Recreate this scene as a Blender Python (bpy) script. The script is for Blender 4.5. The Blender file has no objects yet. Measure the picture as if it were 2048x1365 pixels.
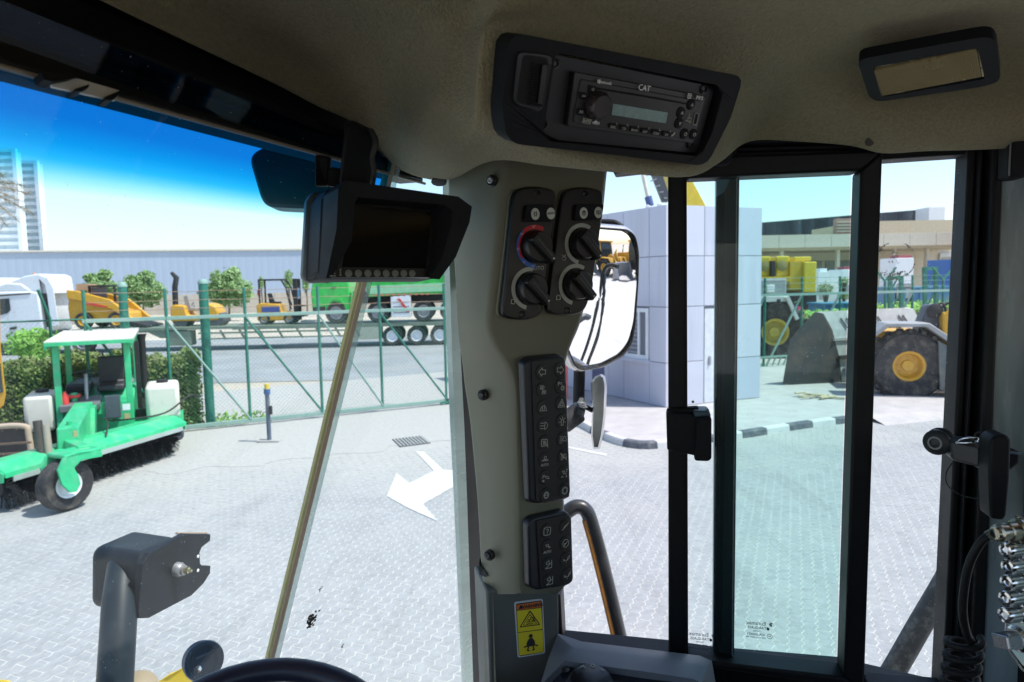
import bpy, bmesh, math, random
from mathutils import Vector as V, Matrix, noise
rnd = random.Random(7)
sc = bpy.context.scene
COL = sc.collection
# ------------------------------------------------------------ camera
FPX, CX, CY = 2048*24/36, 1024.0, 682.5
CAM = V((0, 0, 3.0))
PITCH, ROLL = math.radians(4.98), math.radians(1.03)
_f = V((0, math.cos(PITCH), -math.sin(PITCH)))
_u0 = V((0, math.sin(PITCH), math.cos(PITCH)))
_r0 = V((1, 0, 0))
_r = _r0*math.cos(ROLL) - _u0*math.sin(ROLL)
_u = _u0*math.cos(ROLL) + _r0*math.sin(ROLL)
cd = bpy.data.cameras.new('camera')
cam = bpy.data.objects.new('camera', cd)
COL.objects.link(cam)
cam.matrix_world = Matrix(((_r.x, _u.x, -_f.x, CAM.x), (_r.y, _u.y, -_f.y, CAM.y), (_r.z, _u.z, -_f.z, CAM.z), (0, 0, 0, 1)))
cd.lens, cd.sensor_width, cd.clip_start, cd.clip_end = 24, 36, 0.02, 3000
cd.dof.use_dof = True
cd.dof.focus_distance = 1.12
cd.dof.aperture_fstop = 9.0
sc.camera = cam
# ------------------------------------------------------------ light
SUN_EL, SUN_AZ = math.radians(61), math.radians(100)      # azimuth clockwise from +Y
w = bpy.data.worlds.new('World'); sc.world = w; w.use_nodes = True
nt = w.node_tree; nt.nodes.clear()
sky = nt.nodes.new('ShaderNodeTexSky'); sky.sky_type = 'NISHITA'; sky.sun_disc = False
sky.sun_elevation = SUN_EL; sky.sun_rotation = SUN_AZ
sky.air_density, sky.dust_density, sky.ozone_density = 1.0, 1.2, 1.6
bg = nt.nodes.new('ShaderNodeBackground'); bg.inputs['Strength'].default_value = 0.15
wo = nt.nodes.new('ShaderNodeOutputWorld')
nt.links.new(sky.outputs[0], bg.inputs['Color']); nt.links.new(bg.outputs[0], wo.inputs['Surface'])
sd = bpy.data.lights.new('sun', 'SUN'); sd.energy = 3.3; sd.angle = math.radians(0.53); sd.color = (1, 0.96, 0.9)
so = bpy.data.objects.new('sun', sd); COL.objects.link(so)
sdir = V((math.sin(SUN_AZ)*math.cos(SUN_EL), math.cos(SUN_AZ)*math.cos(SUN_EL), math.sin(SUN_EL)))
so.rotation_euler = (-sdir).to_track_quat('-Z', 'Y').to_euler()
sc.view_settings.view_transform = 'Standard'; sc.view_settings.look = 'None'
sc.view_settings.exposure = 0.8; sc.view_settings.gamma = 1; sc.view_settings.use_curve_mapping = False
sc.render.engine = 'CYCLES'
sc.cycles.max_bounces = 12; sc.cycles.transparent_max_bounces = 24; sc.cycles.diffuse_bounces = 4
sc.cycles.sample_clamp_indirect = 6; sc.cycles.caustics_reflective = False; sc.cycles.caustics_refractive = False
sc.cycles.use_denoising = True

# ------------------------------------------------------------ pixel rays (full photo pixels) to points in the place
def ray(px, py): return _f + _r*((px-CX)/FPX) - _u*((py-CY)/FPX)
def P(px, py, d): return CAM + ray(px, py)*d
def Z(px, py, z):
    r = ray(px, py); return CAM + r*((z-CAM.z)/r.z)
def G(px, py): return Z(px, py, 0.0)
def D(px, Y, z=0.0):
    """point at height z whose picture column is px at forward distance Y (column taken near the horizon)"""
    X = (px-CX)/FPX*Y
    for _ in range(4):
        v = V((X, Y, z))-CAM; d = v.dot(_f); q = CX+FPX*v.dot(_r)/d
        X += (px-q)*d/FPX
    return V((X, Y, z))
class Plane:
    def __init__(s, a, b, c):
        s.o = a.copy(); s.X = (b-a).normalized(); s.N = s.X.cross((c-a)).normalized()
        if s.N.dot(CAM-a) < 0: s.N = -s.N
        s.Y = s.N.cross(s.X).normalized()
    def px(s, px, py, off=0.0):
        r = ray(px, py); t = (s.o-CAM).dot(s.N)/r.dot(s.N)
        return CAM + r*t + s.N*off
    def at(s, c, x, y, z=0.0): return c + s.X*x + s.Y*y + s.N*z

# ------------------------------------------------------------ materials
MATS = {}
def nd(nt, t, **k):
    n = nt.nodes.new(t)
    for a, b in k.items():
        if a in n.inputs: n.inputs[a].default_value = b
        else: setattr(n, a, b)
    return n
def mat(name, col, rough=0.5, metal=0.0, var=0.12, scale=6.0, bump=0.0, bscale=80.0, dirt=0.0, dcol=(0.35, 0.30, 0.22), dscale=3.0, spec=0.5, stretch=None, coat=0.0, rvar=0.1, bdist=0.002, trans=0.0, sheen=0.0):
    if name in MATS: return MATS[name]
    m = bpy.data.materials.new(name); MATS[name] = m; m.use_nodes = True
    nt = m.node_tree; b = nt.nodes['Principled BSDF']; L = nt.links.new
    tc = nd(nt, 'ShaderNodeTexCoord'); src = tc.outputs['Object']
    if stretch:
        mp = nd(nt, 'ShaderNodeMapping'); mp.inputs['Scale'].default_value = stretch; L(src, mp.inputs[0]); src = mp.outputs[0]
    n1 = nd(nt, 'ShaderNodeTexNoise', Scale=scale, Detail=6.0, Roughness=0.6); L(src, n1.inputs['Vector'])
    mr = nd(nt, 'ShaderNodeMapRange'); mr.inputs[1].default_value = .3; mr.inputs[2].default_value = .7
    mr.inputs[3].default_value = 1-var; mr.inputs[4].default_value = 1+var; L(n1.outputs['Fac'], mr.inputs[0])
    mx = nd(nt, 'ShaderNodeVectorMath', operation='SCALE'); mx.inputs[0].default_value = col[:3]; L(mr.outputs[0], mx.inputs['Scale'])
    cur = mx.outputs[0]
    if dirt > 0:
        n2 = nd(nt, 'ShaderNodeTexNoise', Scale=dscale, Detail=8.0, Roughness=0.7); L(tc.outputs['Object'], n2.inputs['Vector'])
        r2 = nd(nt, 'ShaderNodeMapRange'); r2.inputs[1].default_value = .48; r2.inputs[2].default_value = .72
        r2.inputs[3].default_value = 0; r2.inputs[4].default_value = dirt; L(n2.outputs['Fac'], r2.inputs[0])
        mc = nd(nt, 'ShaderNodeMix', data_type='RGBA'); L(r2.outputs[0], mc.inputs[0]); L(cur, mc.inputs[6]); mc.inputs[7].default_value = (*dcol, 1)
        cur = mc.outputs[2]
    L(cur, b.inputs['Base Color'])
    rr = nd(nt, 'ShaderNodeMapRange'); rr.inputs[1].default_value = .3; rr.inputs[2].default_value = .7
    rr.inputs[3].default_value = max(.02, rough-rvar); rr.inputs[4].default_value = min(1, rough+rvar); L(n1.outputs['Fac'], rr.inputs[0]); L(rr.outputs[0], b.inputs['Roughness'])
    b.inputs['Metallic'].default_value = metal; b.inputs['Specular IOR Level'].default_value = spec
    b.inputs['Coat Weight'].default_value = coat; b.inputs['Transmission Weight'].default_value = trans
    b.inputs['Sheen Weight'].default_value = sheen
    if bump > 0:
        n3 = nd(nt, 'ShaderNodeTexNoise', Scale=bscale, Detail=4.0, Roughness=0.65); L(src, n3.inputs['Vector'])
        bp = nd(nt, 'ShaderNodeBump', Strength=bump, Distance=bdist); L(n3.outputs['Fac'], bp.inputs['Height']); L(bp.outputs[0], b.inputs['Normal'])
    return m
def glass(name, tint, refl=0.06, dust=0.03, dustcol=(0.8, 0.82, 0.8), specks=0.0, sscale=160.0, band=None):
    """thin window glass: tinted see-through, a little mirror, a dusty film and dirt specks; band=(z0, z1, colour) is the blue sun strip"""
    m = bpy.data.materials.new(name); MATS[name] = m; m.use_nodes = True
    nt = m.node_tree; nt.nodes.clear(); L = nt.links.new
    out = nd(nt, 'ShaderNodeOutputMaterial'); tr = nd(nt, 'ShaderNodeBsdfTransparent'); tr.inputs[0].default_value = (*tint, 1)
    gl = nd(nt, 'ShaderNodeBsdfGlossy', Roughness=0.02); fr = nd(nt, 'ShaderNodeLayerWeight', Blend=0.5); pw = nd(nt, 'ShaderNodeMath', operation='POWER'); pw.inputs[1].default_value = 4.5; L(fr.outputs['Facing'], pw.inputs[0])
    geo = nd(nt, 'ShaderNodeNewGeometry')
    if band:
        sp = nd(nt, 'ShaderNodeSeparateXYZ'); L(geo.outputs['Position'], sp.inputs[0])
        mr = nd(nt, 'ShaderNodeMapRange'); mr.inputs[1].default_value = band[0]; mr.inputs[2].default_value = band[1]; L(sp.outputs[2], mr.inputs[0])
        cr = nd(nt, 'ShaderNodeValToRGB'); e = cr.color_ramp.elements
        e[0].position = 0; e[0].color = (*tint, 1); e[1].position = 1; e[1].color = (*band[2][-1], 1)
        k = len(band[2])
        for i, c in enumerate(band[2][:-1]):
            q = cr.color_ramp.elements.new((i+1)/(k+0.0)*0.9); q.color = (*c, 1)
        L(mr.outputs[0], cr.inputs[0]); L(cr.outputs[0], tr.inputs[0])
    m1 = nd(nt, 'ShaderNodeMixShader'); mu = nd(nt, 'ShaderNodeMath', operation='MULTIPLY_ADD'); mu.inputs[1].default_value = refl*6; mu.inputs[2].default_value = refl*.25
    mu.use_clamp = True
    L(pw.outputs[0], mu.inputs[0]); L(mu.outputs[0], m1.inputs[0]); L(tr.outputs[0], m1.inputs[1]); L(gl.outputs[0], m1.inputs[2])
    df = nd(nt, 'ShaderNodeBsdfDiffuse'); df.inputs[0].default_value = (*dustcol, 1)
    tl = nd(nt, 'ShaderNodeBsdfTranslucent'); tl.inputs[0].default_value = (*dustcol, 1)
    dd = nd(nt, 'ShaderNodeMixShader'); dd.inputs[0].default_value = .5; L(df.outputs[0], dd.inputs[1]); L(tl.outputs[0], dd.inputs[2])
    n = nd(nt, 'ShaderNodeTexNoise', Scale=3.0, Detail=6.0); L(geo.outputs['Position'], n.inputs['Vector'])
    a = nd(nt, 'ShaderNodeMath', operation='MULTIPLY'); a.inputs[1].default_value = dust*2; L(n.outputs['Fac'], a.inputs[0])
    fac = a.outputs[0]
    if specks > 0:
        vo = nd(nt, 'ShaderNodeTexVoronoi', Scale=sscale); L(geo.outputs['Position'], vo.inputs['Vector'])
        n4 = nd(nt, 'ShaderNodeTexNoise', Scale=sscale*2, Detail=2.0); L(geo.outputs['Position'], n4.inputs['Vector'])
        ad = nd(nt, 'ShaderNodeMath', operation='MULTIPLY_ADD'); ad.inputs[1].default_value = .25; L(n4.outputs['Fac'], ad.inputs[0]); L(vo.outputs['Distance'], ad.inputs[2])
        sepc = nd(nt, 'ShaderNodeSeparateColor'); L(vo.outputs['Color'], sepc.inputs[0])
        sz = nd(nt, 'ShaderNodeMapRange'); sz.inputs[1].default_value = 1-specks; sz.inputs[2].default_value = 1.0; sz.inputs[3].default_value = 0.05; sz.inputs[4].default_value = .34; L(sepc.outputs[0], sz.inputs[0])
        lt = nd(nt, 'ShaderNodeMath', operation='LESS_THAN'); L(ad.outputs[0], lt.inputs[0]); L(sz.outputs[0], lt.inputs[1])
        sm = nd(nt, 'ShaderNodeMath', operation='MULTIPLY_ADD'); sm.inputs[1].default_value = .5; L(lt.outputs[0], sm.inputs[0]); L(fac, sm.inputs[2]); sm.use_clamp = True
        fac = sm.outputs[0]
    m2 = nd(nt, 'ShaderNodeMixShader'); L(fac, m2.inputs[0]); L(m1.outputs[0], m2.inputs[1]); L(dd.outputs[0], m2.inputs[2])
    L(m2.outputs[0], out.inputs['Surface'])
    return m

# ------------------------------------------------------------ mesh builder
ORG = {}
class MB:
    def __init__(s): s.v = []; s.f = []
    def add(s, vs, fs):
        k = len(s.v); s.v += [V(p) for p in vs]; s.f += [tuple(i+k for i in f) for f in fs]; return s
    def hexa(s, a, b):
        """a, b: two matching quads (front, back)"""
        n = len(a)
        return s.add(list(a)+list(b), [tuple(range(n)), tuple(range(2*n-1, n-1, -1))]+[(i, i+n, (i+1) % n+n, (i+1) % n) for i in range(n)])
    def prism(s, poly, vec): return s.hexa(poly, [p+vec for p in poly])
    def box(s, c, sz, rz=0.0, M=None):
        c = V(c); x, y, z = sz[0]/2, sz[1]/2, sz[2]/2
        R = M or Matrix.Rotation(rz, 3, 'Z')
        q = [V((-x, -y, -z)), V((x, -y, -z)), V((x, y, -z)), V((-x, y, -z)), V((-x, -y, z)), V((x, -y, z)), V((x, y, z)), V((-x, y, z))]
        return s.add([c+R@p for p in q], [(0, 3, 2, 1), (4, 5, 6, 7), (0, 1, 5, 4), (1, 2, 6, 5), (2, 3, 7, 6), (3, 0, 4, 7)])
    def bar(s, a, b, w, h, up=V((0, 0, 1))):
        a, b = V(a), V(b); d = (b-a).normalized(); sd_ = d.cross(up)
        if sd_.length < 1e-4: sd_ = d.cross(V((1, 0, 0)))
        sd_.normalize(); uu = sd_.cross(d)
        o = [sd_*(w/2)+uu*(h/2), -sd_*(w/2)+uu*(h/2), -sd_*(w/2)-uu*(h/2), sd_*(w/2)-uu*(h/2)]
        return s.hexa([a+q for q in o], [b+q for q in o])
    def tube(s, pts, r, n=8, caps=True, closed=False):
        pts = [V(p) for p in pts]; m = len(pts); rr = r if isinstance(r, (list, tuple)) else [r]*m
        k = len(s.v); t0 = (pts[1]-pts[0]).normalized()
        a = t0.cross(V((0, 0, 1)));
        if a.length < .05: a = t0.cross(V((1, 0, 0)))
        a.normalize()
        for i, p in enumerate(pts):
            if closed: t = (pts[(i+1) % m]-pts[i-1]).normalized()
            else: t = (pts[min(i+1, m-1)]-pts[max(i-1, 0)]).normalized()
            a = (a-t*a.dot(t)).normalized(); b = t.cross(a)
            for j in range(n):
                th = 2*math.pi*j/n; s.v.append(p+(a*math.cos(th)+b*math.sin(th))*rr[i])
        for i in range(m if closed else m-1):
            i2 = (i+1) % m
            for j in range(n): s.f.append((k+i*n+j, k+i*n+(j+1) % n, k+i2*n+(j+1) % n, k+i2*n+j))
        if caps and not closed: s.f.append(tuple(k+j for j in range(n))[::-1]); s.f.append(tuple(k+(m-1)*n+j for j in range(n)))
        return s
    def lathe(s, prof, o, ax, n=24, cap=True):
        """prof: (radius, height) pairs along ax from o"""
        o, ax = V(o), V(ax).normalized(); a = ax.cross(V((0, 0, 1)))
        if a.length < .05: a = ax.cross(V((1, 0, 0)))
        a.normalize(); b = ax.cross(a); k = len(s.v)
        for r, h in prof:
            for j in range(n):
                th = 2*math.pi*j/n; s.v.append(o+ax*h+(a*math.cos(th)+b*math.sin(th))*r)
        for i in range(len(prof)-1):
            for j in range(n): s.f.append((k+i*n+j, k+i*n+(j+1) % n, k+(i+1)*n+(j+1) % n, k+(i+1)*n+j))
        if cap and prof[0][0] > 1e-5: s.f.append(tuple(k+j for j in range(n))[::-1])
        if cap and prof[-1][0] > 1e-5: s.f.append(tuple(k+(len(prof)-1)*n+j for j in range(n)))
        return s
    def grid(s, rows, cyc=False):
        k = len(s.v); n = len(rows[0])
        for r in rows: s.v += [V(p) for p in r]
        for i in range(len(rows)-1):
            for j in range(n if cyc else n-1): s.f.append((k+i*n+j, k+i*n+(j+1) % n, k+(i+1)*n+(j+1) % n, k+(i+1)*n+j))
        return s
    def build(s, name, m, parent=None, smooth=0, bevel=0.0, kind=None, seg=2, label=None, subd=0, org=None):
        o0 = ORG.get(parent.name, V((0, 0, 0))) if parent else (org or V((0, 0, 0)))
        me = bpy.data.meshes.new(name)
        me.from_pydata([tuple(p-o0) for p in s.v], [], s.f); me.update()
        up1 = len(s.f) == 1 and abs(me.polygons[0].normal.z) > .5
        bm = bmesh.new(); bm.from_mesh(me); bmesh.ops.recalc_face_normals(bm, faces=bm.faces)
        bm.normal_update(); bm.faces.ensure_lookup_table()
        if up1 and bm.faces[0].normal.z < 0: bmesh.ops.reverse_faces(bm, faces=bm.faces)
        bm.to_mesh(me); bm.free()
        if smooth:
            me.polygons.foreach_set('use_smooth', [True]*len(me.polygons)); me.set_sharp_from_angle(angle=math.radians(smooth))
        me.materials.append(m)
        ob = bpy.data.objects.new(name, me); COL.objects.link(ob)
        if parent: ob.parent = parent; ORG[ob.name] = o0
        else: ob.location = o0; ORG[ob.name] = o0
        if bevel:
            bv = ob.modifiers.new('bevel', 'BEVEL'); bv.width = bevel; bv.segments = seg; bv.limit_method = 'ANGLE'; bv.angle_limit = math.radians(35)
        if subd: ss = ob.modifiers.new('sub', 'SUBSURF'); ss.levels = subd; ss.render_levels = subd
        if kind: ob['kind'] = kind
        if label: ob['label'] = label
        return ob
def thing(name, label, cat, loc=(0, 0, 0), group=None):
    o = bpy.data.objects.new(name, None); COL.objects.link(o); o.location = loc; o.empty_display_size = .1
    o['label'] = label; o['category'] = cat
    if group: o['group'] = group
    ORG[o.name] = V(loc); return o
def tag(o, label, cat, group=None):
    o['label'] = label; o['category'] = cat
    if group: o['group'] = group
    return o
def mb(): return MB()
def cmr(pts, n):
    """Catmull-Rom through points (tuples or vectors), n samples per span"""
    pts = [V(p) for p in pts]; q = [pts[0]*2-pts[1]]+pts+[pts[-1]*2-pts[-2]]; out = []
    for i in range(1, len(q)-2):
        for k in range(n):
            t = k/n; a, b, c, d = q[i-1], q[i], q[i+1], q[i+2]
            out.append(.5*((2*b)+(c-a)*t+(2*a-5*b+4*c-d)*t*t+(3*b-a-3*c+d)*t**3))
    out.append(q[-2]); return out
def rrect(pl, c, w, h, r, n=4, off=0.0):
    pts = []
    for (sx, sy, a0) in ((1, 1, 0), (-1, 1, 90), (-1, -1, 180), (1, -1, 270)):
        for k in range(n+1):
            a = math.radians(a0+90*k/n); pts.append(pl.at(c, sx*(w/2-r)+r*math.cos(a), sy*(h/2-r)+r*math.sin(a), off))
    return pts
def rpoly(pts, r, n=4):
    """round the corners of a polygon by radius r"""
    out = []; m = len(pts)
    for i in range(m):
        p, a, b = pts[i], pts[i-1], pts[(i+1) % m]
        r1 = min(r, (a-p).length*.45); r2 = min(r, (b-p).length*.45)
        A = p+(a-p).normalized()*r1; B = p+(b-p).normalized()*r2
        for k in range(n+1):
            t = k/n; out.append(A*(1-t)**2+p*2*t*(1-t)+B*t*t)
    return out
def slab(pl, pxs, f=0.0, b=-0.01, r=0, n=4):
    """a plate traced on plane pl from photo pixels, front offset f, back offset b (metres)"""
    a = [pl.px(x, y, 0)+pl.N*f for x, y in pxs]
    if r: a = rpoly(a, r, n)
    return mb().prism(a, pl.N*(b-f))
def strokes(m_, pl, c, lines, w, s=1.0, off=0.0005, h=0.0006):
    """thin raised print: polylines in units of s about point c on plane pl"""
    for ln in lines:
        for (x0, y0), (x1, y1) in zip(ln[:-1], ln[1:]):
            dx, dy = x1-x0, y1-y0; l = math.hypot(dx, dy) or 1; nx, ny = -dy/l*w/2, dx/l*w/2; ex, ey = dx/l*w/3, dy/l*w/3
            q = [pl.at(c, x0*s-ex+nx, y0*s-ey+ny, off+h), pl.at(c, x0*s-ex-nx, y0*s-ey-ny, off+h), pl.at(c, x1*s+ex-nx, y1*s+ey-ny, off+h), pl.at(c, x1*s+ex+nx, y1*s+ey+ny, off+h)]
            m_.prism(q, -pl.N*h)
    return m_
def arcpts(cx, cy, r, a0, a1, n=14): return [(cx+r*math.cos(math.radians(a0+(a1-a0)*k/n)), cy+r*math.sin(math.radians(a0+(a1-a0)*k/n))) for k in range(n+1)]
def text(s_, c, X, Y, size, m, parent, name='lettering', depth=0.0, bold=0.0):
    cu = bpy.data.curves.new('tmp', 'FONT'); cu.body = s_; cu.size = size; cu.align_x = 'CENTER'; cu.align_y = 'CENTER'; cu.offset = bold; cu.extrude = 0.0002; cu.resolution_u = 2
    o = bpy.data.objects.new('tmp', cu); COL.objects.link(o)
    me = bpy.data.meshes.new_from_object(o.evaluated_get(bpy.context.evaluated_depsgraph_get())); bpy.data.objects.remove(o); bpy.data.curves.remove(cu)
    X, Y = V(X).normalized(), V(Y).normalized(); N = X.cross(Y); p0 = ORG.get(parent.name, V((0, 0, 0)))
    for v in me.vertices: v.co = c+X*v.co.x+Y*v.co.y+N*(v.co.z+depth)-p0
    me.materials.clear(); me.materials.append(m); me.name = name
    ob = bpy.data.objects.new(name, me); COL.objects.link(ob); ob.parent = parent; ORG[ob.name] = p0
    return ob
def copy_tree(o, parent=None):
    c = o.copy(); COL.objects.link(c)
    if parent: c.parent = parent
    ORG[c.name] = ORG.get(o.name, V((0, 0, 0)))
    for ch in o.children: copy_tree(ch, c)
    return c

# palette
green = mat('machine_green', (0.03, 0.46, 0.20), .42, var=.15, dirt=.5, dcol=(.26, .44, .30), dscale=5, coat=.2)  # paler patches: wear plus desaturated highlights put into the colour
fence_green = mat('fence_green', (0.02, 0.17, 0.12), .5, dirt=.4, dcol=(.18, .3, .26), dscale=5)
rail_pale = mat('weathered_green_rail', (0.25, 0.38, 0.33), .6, dirt=.5, dcol=(.05, .2, .15), dscale=6)
blackp = mat('black_plastic', (0.006, 0.0065, 0.007), .55, spec=.25, bump=.25, bscale=900, bdist=.0004)
blackm = mat('black_metal_paint', (0.005, 0.0055, 0.006), .55, spec=.28, dirt=.15, dcol=(.03, .026, .02), dscale=9, bump=.15, bscale=260, bdist=.0006)
rubber = mat('tyre_rubber', (0.028, 0.028, 0.03), .85, dirt=.8, dcol=(.16, .14, .11), dscale=4)
yellow = mat('machine_yellow', (0.62, 0.33, 0.02), .42, dirt=.35, dcol=(.45, .33, .16), dscale=3)
lemon = mat('crane_yellow', (0.72, 0.52, 0.03), .4, dirt=.3, dcol=(.5, .4, .2), dscale=2)
steel = mat('worn_steel', (0.36, 0.36, 0.37), .45, .6, dirt=.4, dcol=(.25, .2, .15), dscale=5)
chrome = mat('chrome', (0.75, 0.76, 0.78), .15, 1.0, var=.03)
whitep = mat('white_paint', (0.78, 0.80, 0.82), .35, var=.04, dirt=.2, dcol=(.5, .48, .42), dscale=2)
dark = mat('near_black', (0.02, 0.02, 0.022), .7)  # plain near-black shared by dark parts and lettering
glassdark = mat('dark_window_glass', (0.03, 0.05, 0.06), .08, var=.2, scale=2)
red = mat('red_paint', (0.6, 0.05, 0.04), .4)
printw = mat('white_print', (0.55, 0.56, 0.5), .6, var=.03)
# ============================================================ GROUND
def flat(name, pts, z, m, kind='structure'):
    from mathutils.geometry import delaunay_2d_cdt
    n_ = len(pts); vs, _e, fs, _a, _b, _c = delaunay_2d_cdt([V((p[0], p[1])) for p in pts], [], [list(range(n_))], 1, 1e-5)
    me = bpy.data.meshes.new(name); me.from_pydata([(v.x, v.y, z) for v in vs], [], [tuple(f) for f in fs]); me.update()
    if me.polygons[0].normal.z < 0: me.flip_normals()
    me.materials.append(m); ob = bpy.data.objects.new(name, me); COL.objects.link(ob); ob['kind'] = kind; ORG[ob.name] = V((0, 0, 0)); return ob
sand = mat('sandy_ground', (0.47, 0.42, 0.34), .95, var=.25, scale=.25, bump=.5, bscale=3, dirt=.5, dcol=(.34, .31, .26), dscale=.15, bdist=.05)
asph = mat('worn_asphalt', (0.26, 0.28, 0.29), .9, var=.15, scale=.5, bump=.4, bscale=40, dirt=.4, dcol=(.36, .34, .3), dscale=.4, bdist=.01)
conc = mat('dusty_concrete', (0.355, 0.36, 0.345), .92, var=.14, scale=.9, bump=.35, bscale=25, dirt=.45, dcol=(.33, .32, .29), dscale=.7, bdist=.01)
joint = mat('joint_sand', (0.46, 0.45, 0.41), .95, var=.2, scale=5)
def ground_mat(name, base, dust, cell):
    m = bpy.data.materials.new(name); MATS[name] = m; m.use_nodes = True; nt = m.node_tree; b = nt.nodes['Principled BSDF']; L = nt.links.new
    geo = nd(nt, 'ShaderNodeNewGeometry'); pos = geo.outputs['Position']
    def noi(s_, det=6.0, vec=pos): n = nd(nt, 'ShaderNodeTexNoise', Scale=s_, Detail=det, Roughness=.62); L(vec, n.inputs['Vector']); return n.outputs['Fac']
    def rng(f, a, c, lo, hi): r = nd(nt, 'ShaderNodeMapRange'); r.inputs[1].default_value = a; r.inputs[2].default_value = c; r.inputs[3].default_value = lo; r.inputs[4].default_value = hi; L(f, r.inputs[0]); return r.outputs[0]
    def mth(op, a, c):
        n = nd(nt, 'ShaderNodeMath', operation=op)
        for i, v in enumerate((a, c)):
            if hasattr(v, 'links'): L(v, n.inputs[i])
            else: n.inputs[i].default_value = v
        return n.outputs[0]
    def mixc(f, a, c):
        n = nd(nt, 'ShaderNodeMix', data_type='RGBA'); L(f, n.inputs[0])
        for i, v in ((6, a), (7, c)):
            if hasattr(v, 'links'): L(v, n.inputs[i])
            else: n.inputs[i].default_value = (*v, 1)
        return n.outputs[2]
    rot = nd(nt, 'ShaderNodeMapping'); rot.inputs['Rotation'].default_value = (0, 0, -1.1); rot.inputs['Scale'].default_value = (1, .12, 1); L(pos, rot.inputs[0])
    col = nd(nt, 'ShaderNodeRGB'); col.outputs[0].default_value = (*base, 1); cur = col.outputs[0]
    if cell:
        vo = nd(nt, 'ShaderNodeTexVoronoi', Scale=6.5); L(pos, vo.inputs['Vector']); sc3 = nd(nt, 'ShaderNodeSeparateColor'); L(vo.outputs['Color'], sc3.inputs[0])
        vm = nd(nt, 'ShaderNodeVectorMath', operation='SCALE'); L(cur, vm.inputs[0]); L(rng(sc3.outputs[0], 0, 1, .95, 1.05), vm.inputs['Scale']); cur = vm.outputs[0]
    cur = mixc(rng(noi(1.0), .45, .65, 0, .3), cur, dust)
    cur = mixc(rng(noi(2.2, 5.0, rot.outputs[0]), .52, .66, 0, .40), cur, tuple(c*.72 for c in base))       # tyre tracks
    cur = mixc(rng(noi(5.0, 3.0), .66, .74, 0, .45), cur, tuple(c*.5 for c in base))                        # oil spots
    sp = nd(nt, 'ShaderNodeSeparateXYZ'); L(pos, sp.inputs[0])
    g = mth('ADD', mth('MULTIPLY', sp.outputs[0], -.30), sp.outputs[1]); g = mth('ADD', g, rng(noi(.5), .3, .7, -1.8, 1.8))
    cur = mixc(rng(g, 9.2, 12.2, 0, .97), cur, dust)
    vm = nd(nt, 'ShaderNodeVectorMath', operation='SCALE'); L(cur, vm.inputs[0]); L(rng(noi(14.0, 8.0), .3, .7, .88, 1.12), vm.inputs['Scale']); L(vm.outputs[0], b.inputs['Base Color'])
    b.inputs['Roughness'].default_value = .92; b.inputs['Specular IOR Level'].default_value = .25
    bp = nd(nt, 'ShaderNodeBump', Strength=.4, Distance=.004); L(noi(45.0, 4.0), bp.inputs['Height']); L(bp.outputs[0], b.inputs['Normal']); return m
DUSTC = (.385, .385, .365)
pavm = ground_mat('paver_grey', (0.305, 0.315, 0.318), DUSTC, True); conc = ground_mat('dusty_slab', (.37, .37, .355), DUSTC, False); joint = ground_mat('joint_dust', (.53, .515, .48), DUSTC, False)
flat('ground', [(-900, -400), (900, -400), (900, 1500), (-900, 1500)], -0.03, sand)
gdir = V((.89, .456, 0)).normalized(); gper = V((-gdir.y, gdir.x, 0)); g0 = V((-6.88, 14.0, 0))
def GL(s, off=0.0, z=0.0): return g0+gdir*s+gper*off+V((0, 0, z))
def gs(px):
    lo, hi = -12.0, 40.0
    for _ in range(40):
        m_ = (lo+hi)/2; v = GL(m_, 0, 2)-CAM
        if CX+FPX*v.dot(_r)/v.dot(_f) < px: lo = m_
        else: hi = m_
    return lo
# street beyond the gate (runs across the view), its far kerb, then the open lot
flat('street', [(-160, 17.2-.0), (160, 26.0), (160, 47), (-160, 33.5)], -0.016, asph)
flat('street_verge', [tuple(GL(-30, .3))[:2], tuple(GL(40, .3))[:2], tuple(GL(40, 6.5))[:2], tuple(GL(-30, 5.2))[:2]], -0.012, conc)
flat('yard_paving_base', [(-60, -30), (60, -30), (60, 34), tuple(GL(9, .3))[:2], tuple(GL(-60, .3))[:2]], -0.0018, joint)
# interlocking pavers
WD = V((.383, .924, 0)); VD = V((WD.y, -WD.x, 0)); PL_, PW_ = .225, .1125
us = [k/8 for k in range(9)]
def tri(u): q = (u/ (PL_/2)) % 1.0; return (abs(q*2-1)*2-1)*.017
def paver_pts(i, j, g=.0048):
    u0 = i*PL_+(j % 2)*PL_/2+.05; v0 = j*PW_
    top = []; bot = []
    for k in range(9):
        u = u0+g+(PL_-2*g)*k/8; a = max(-.013, min(.013, tri(u)))
        bot.append((u, v0+a+g)); top.append((u, v0+PW_+a-g))
    return bot+top[::-1]
cand = []
for i in range(-30, 80):
    for j in range(-140, 130):
        c = WD*(i*PL_)+VD*(j*PW_)
        v = c-CAM; d = v.dot(_f)
        if d < 3.2: continue
        px = CX+FPX*v.dot(_r)/d; py = CY-FPX*v.dot(_u)/d
        if px < -420 or px > 2000 or py > 1480: continue
        n_ = noise.noise(c*.8)
        if c.y > max(11.0, 12.6+c.x*.3)+n_*.8+max(0, (c.x+1.5))*1.2 : continue
        if c.y > 14.6: continue
        cand.append((d, i, j))
cand.sort()
pav_root = thing('paving', 'grey interlocking paving blocks with pale sandy joints covering the yard', 'paving')
del pav_root['category']; pav_root['kind'] = 'structure'
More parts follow.
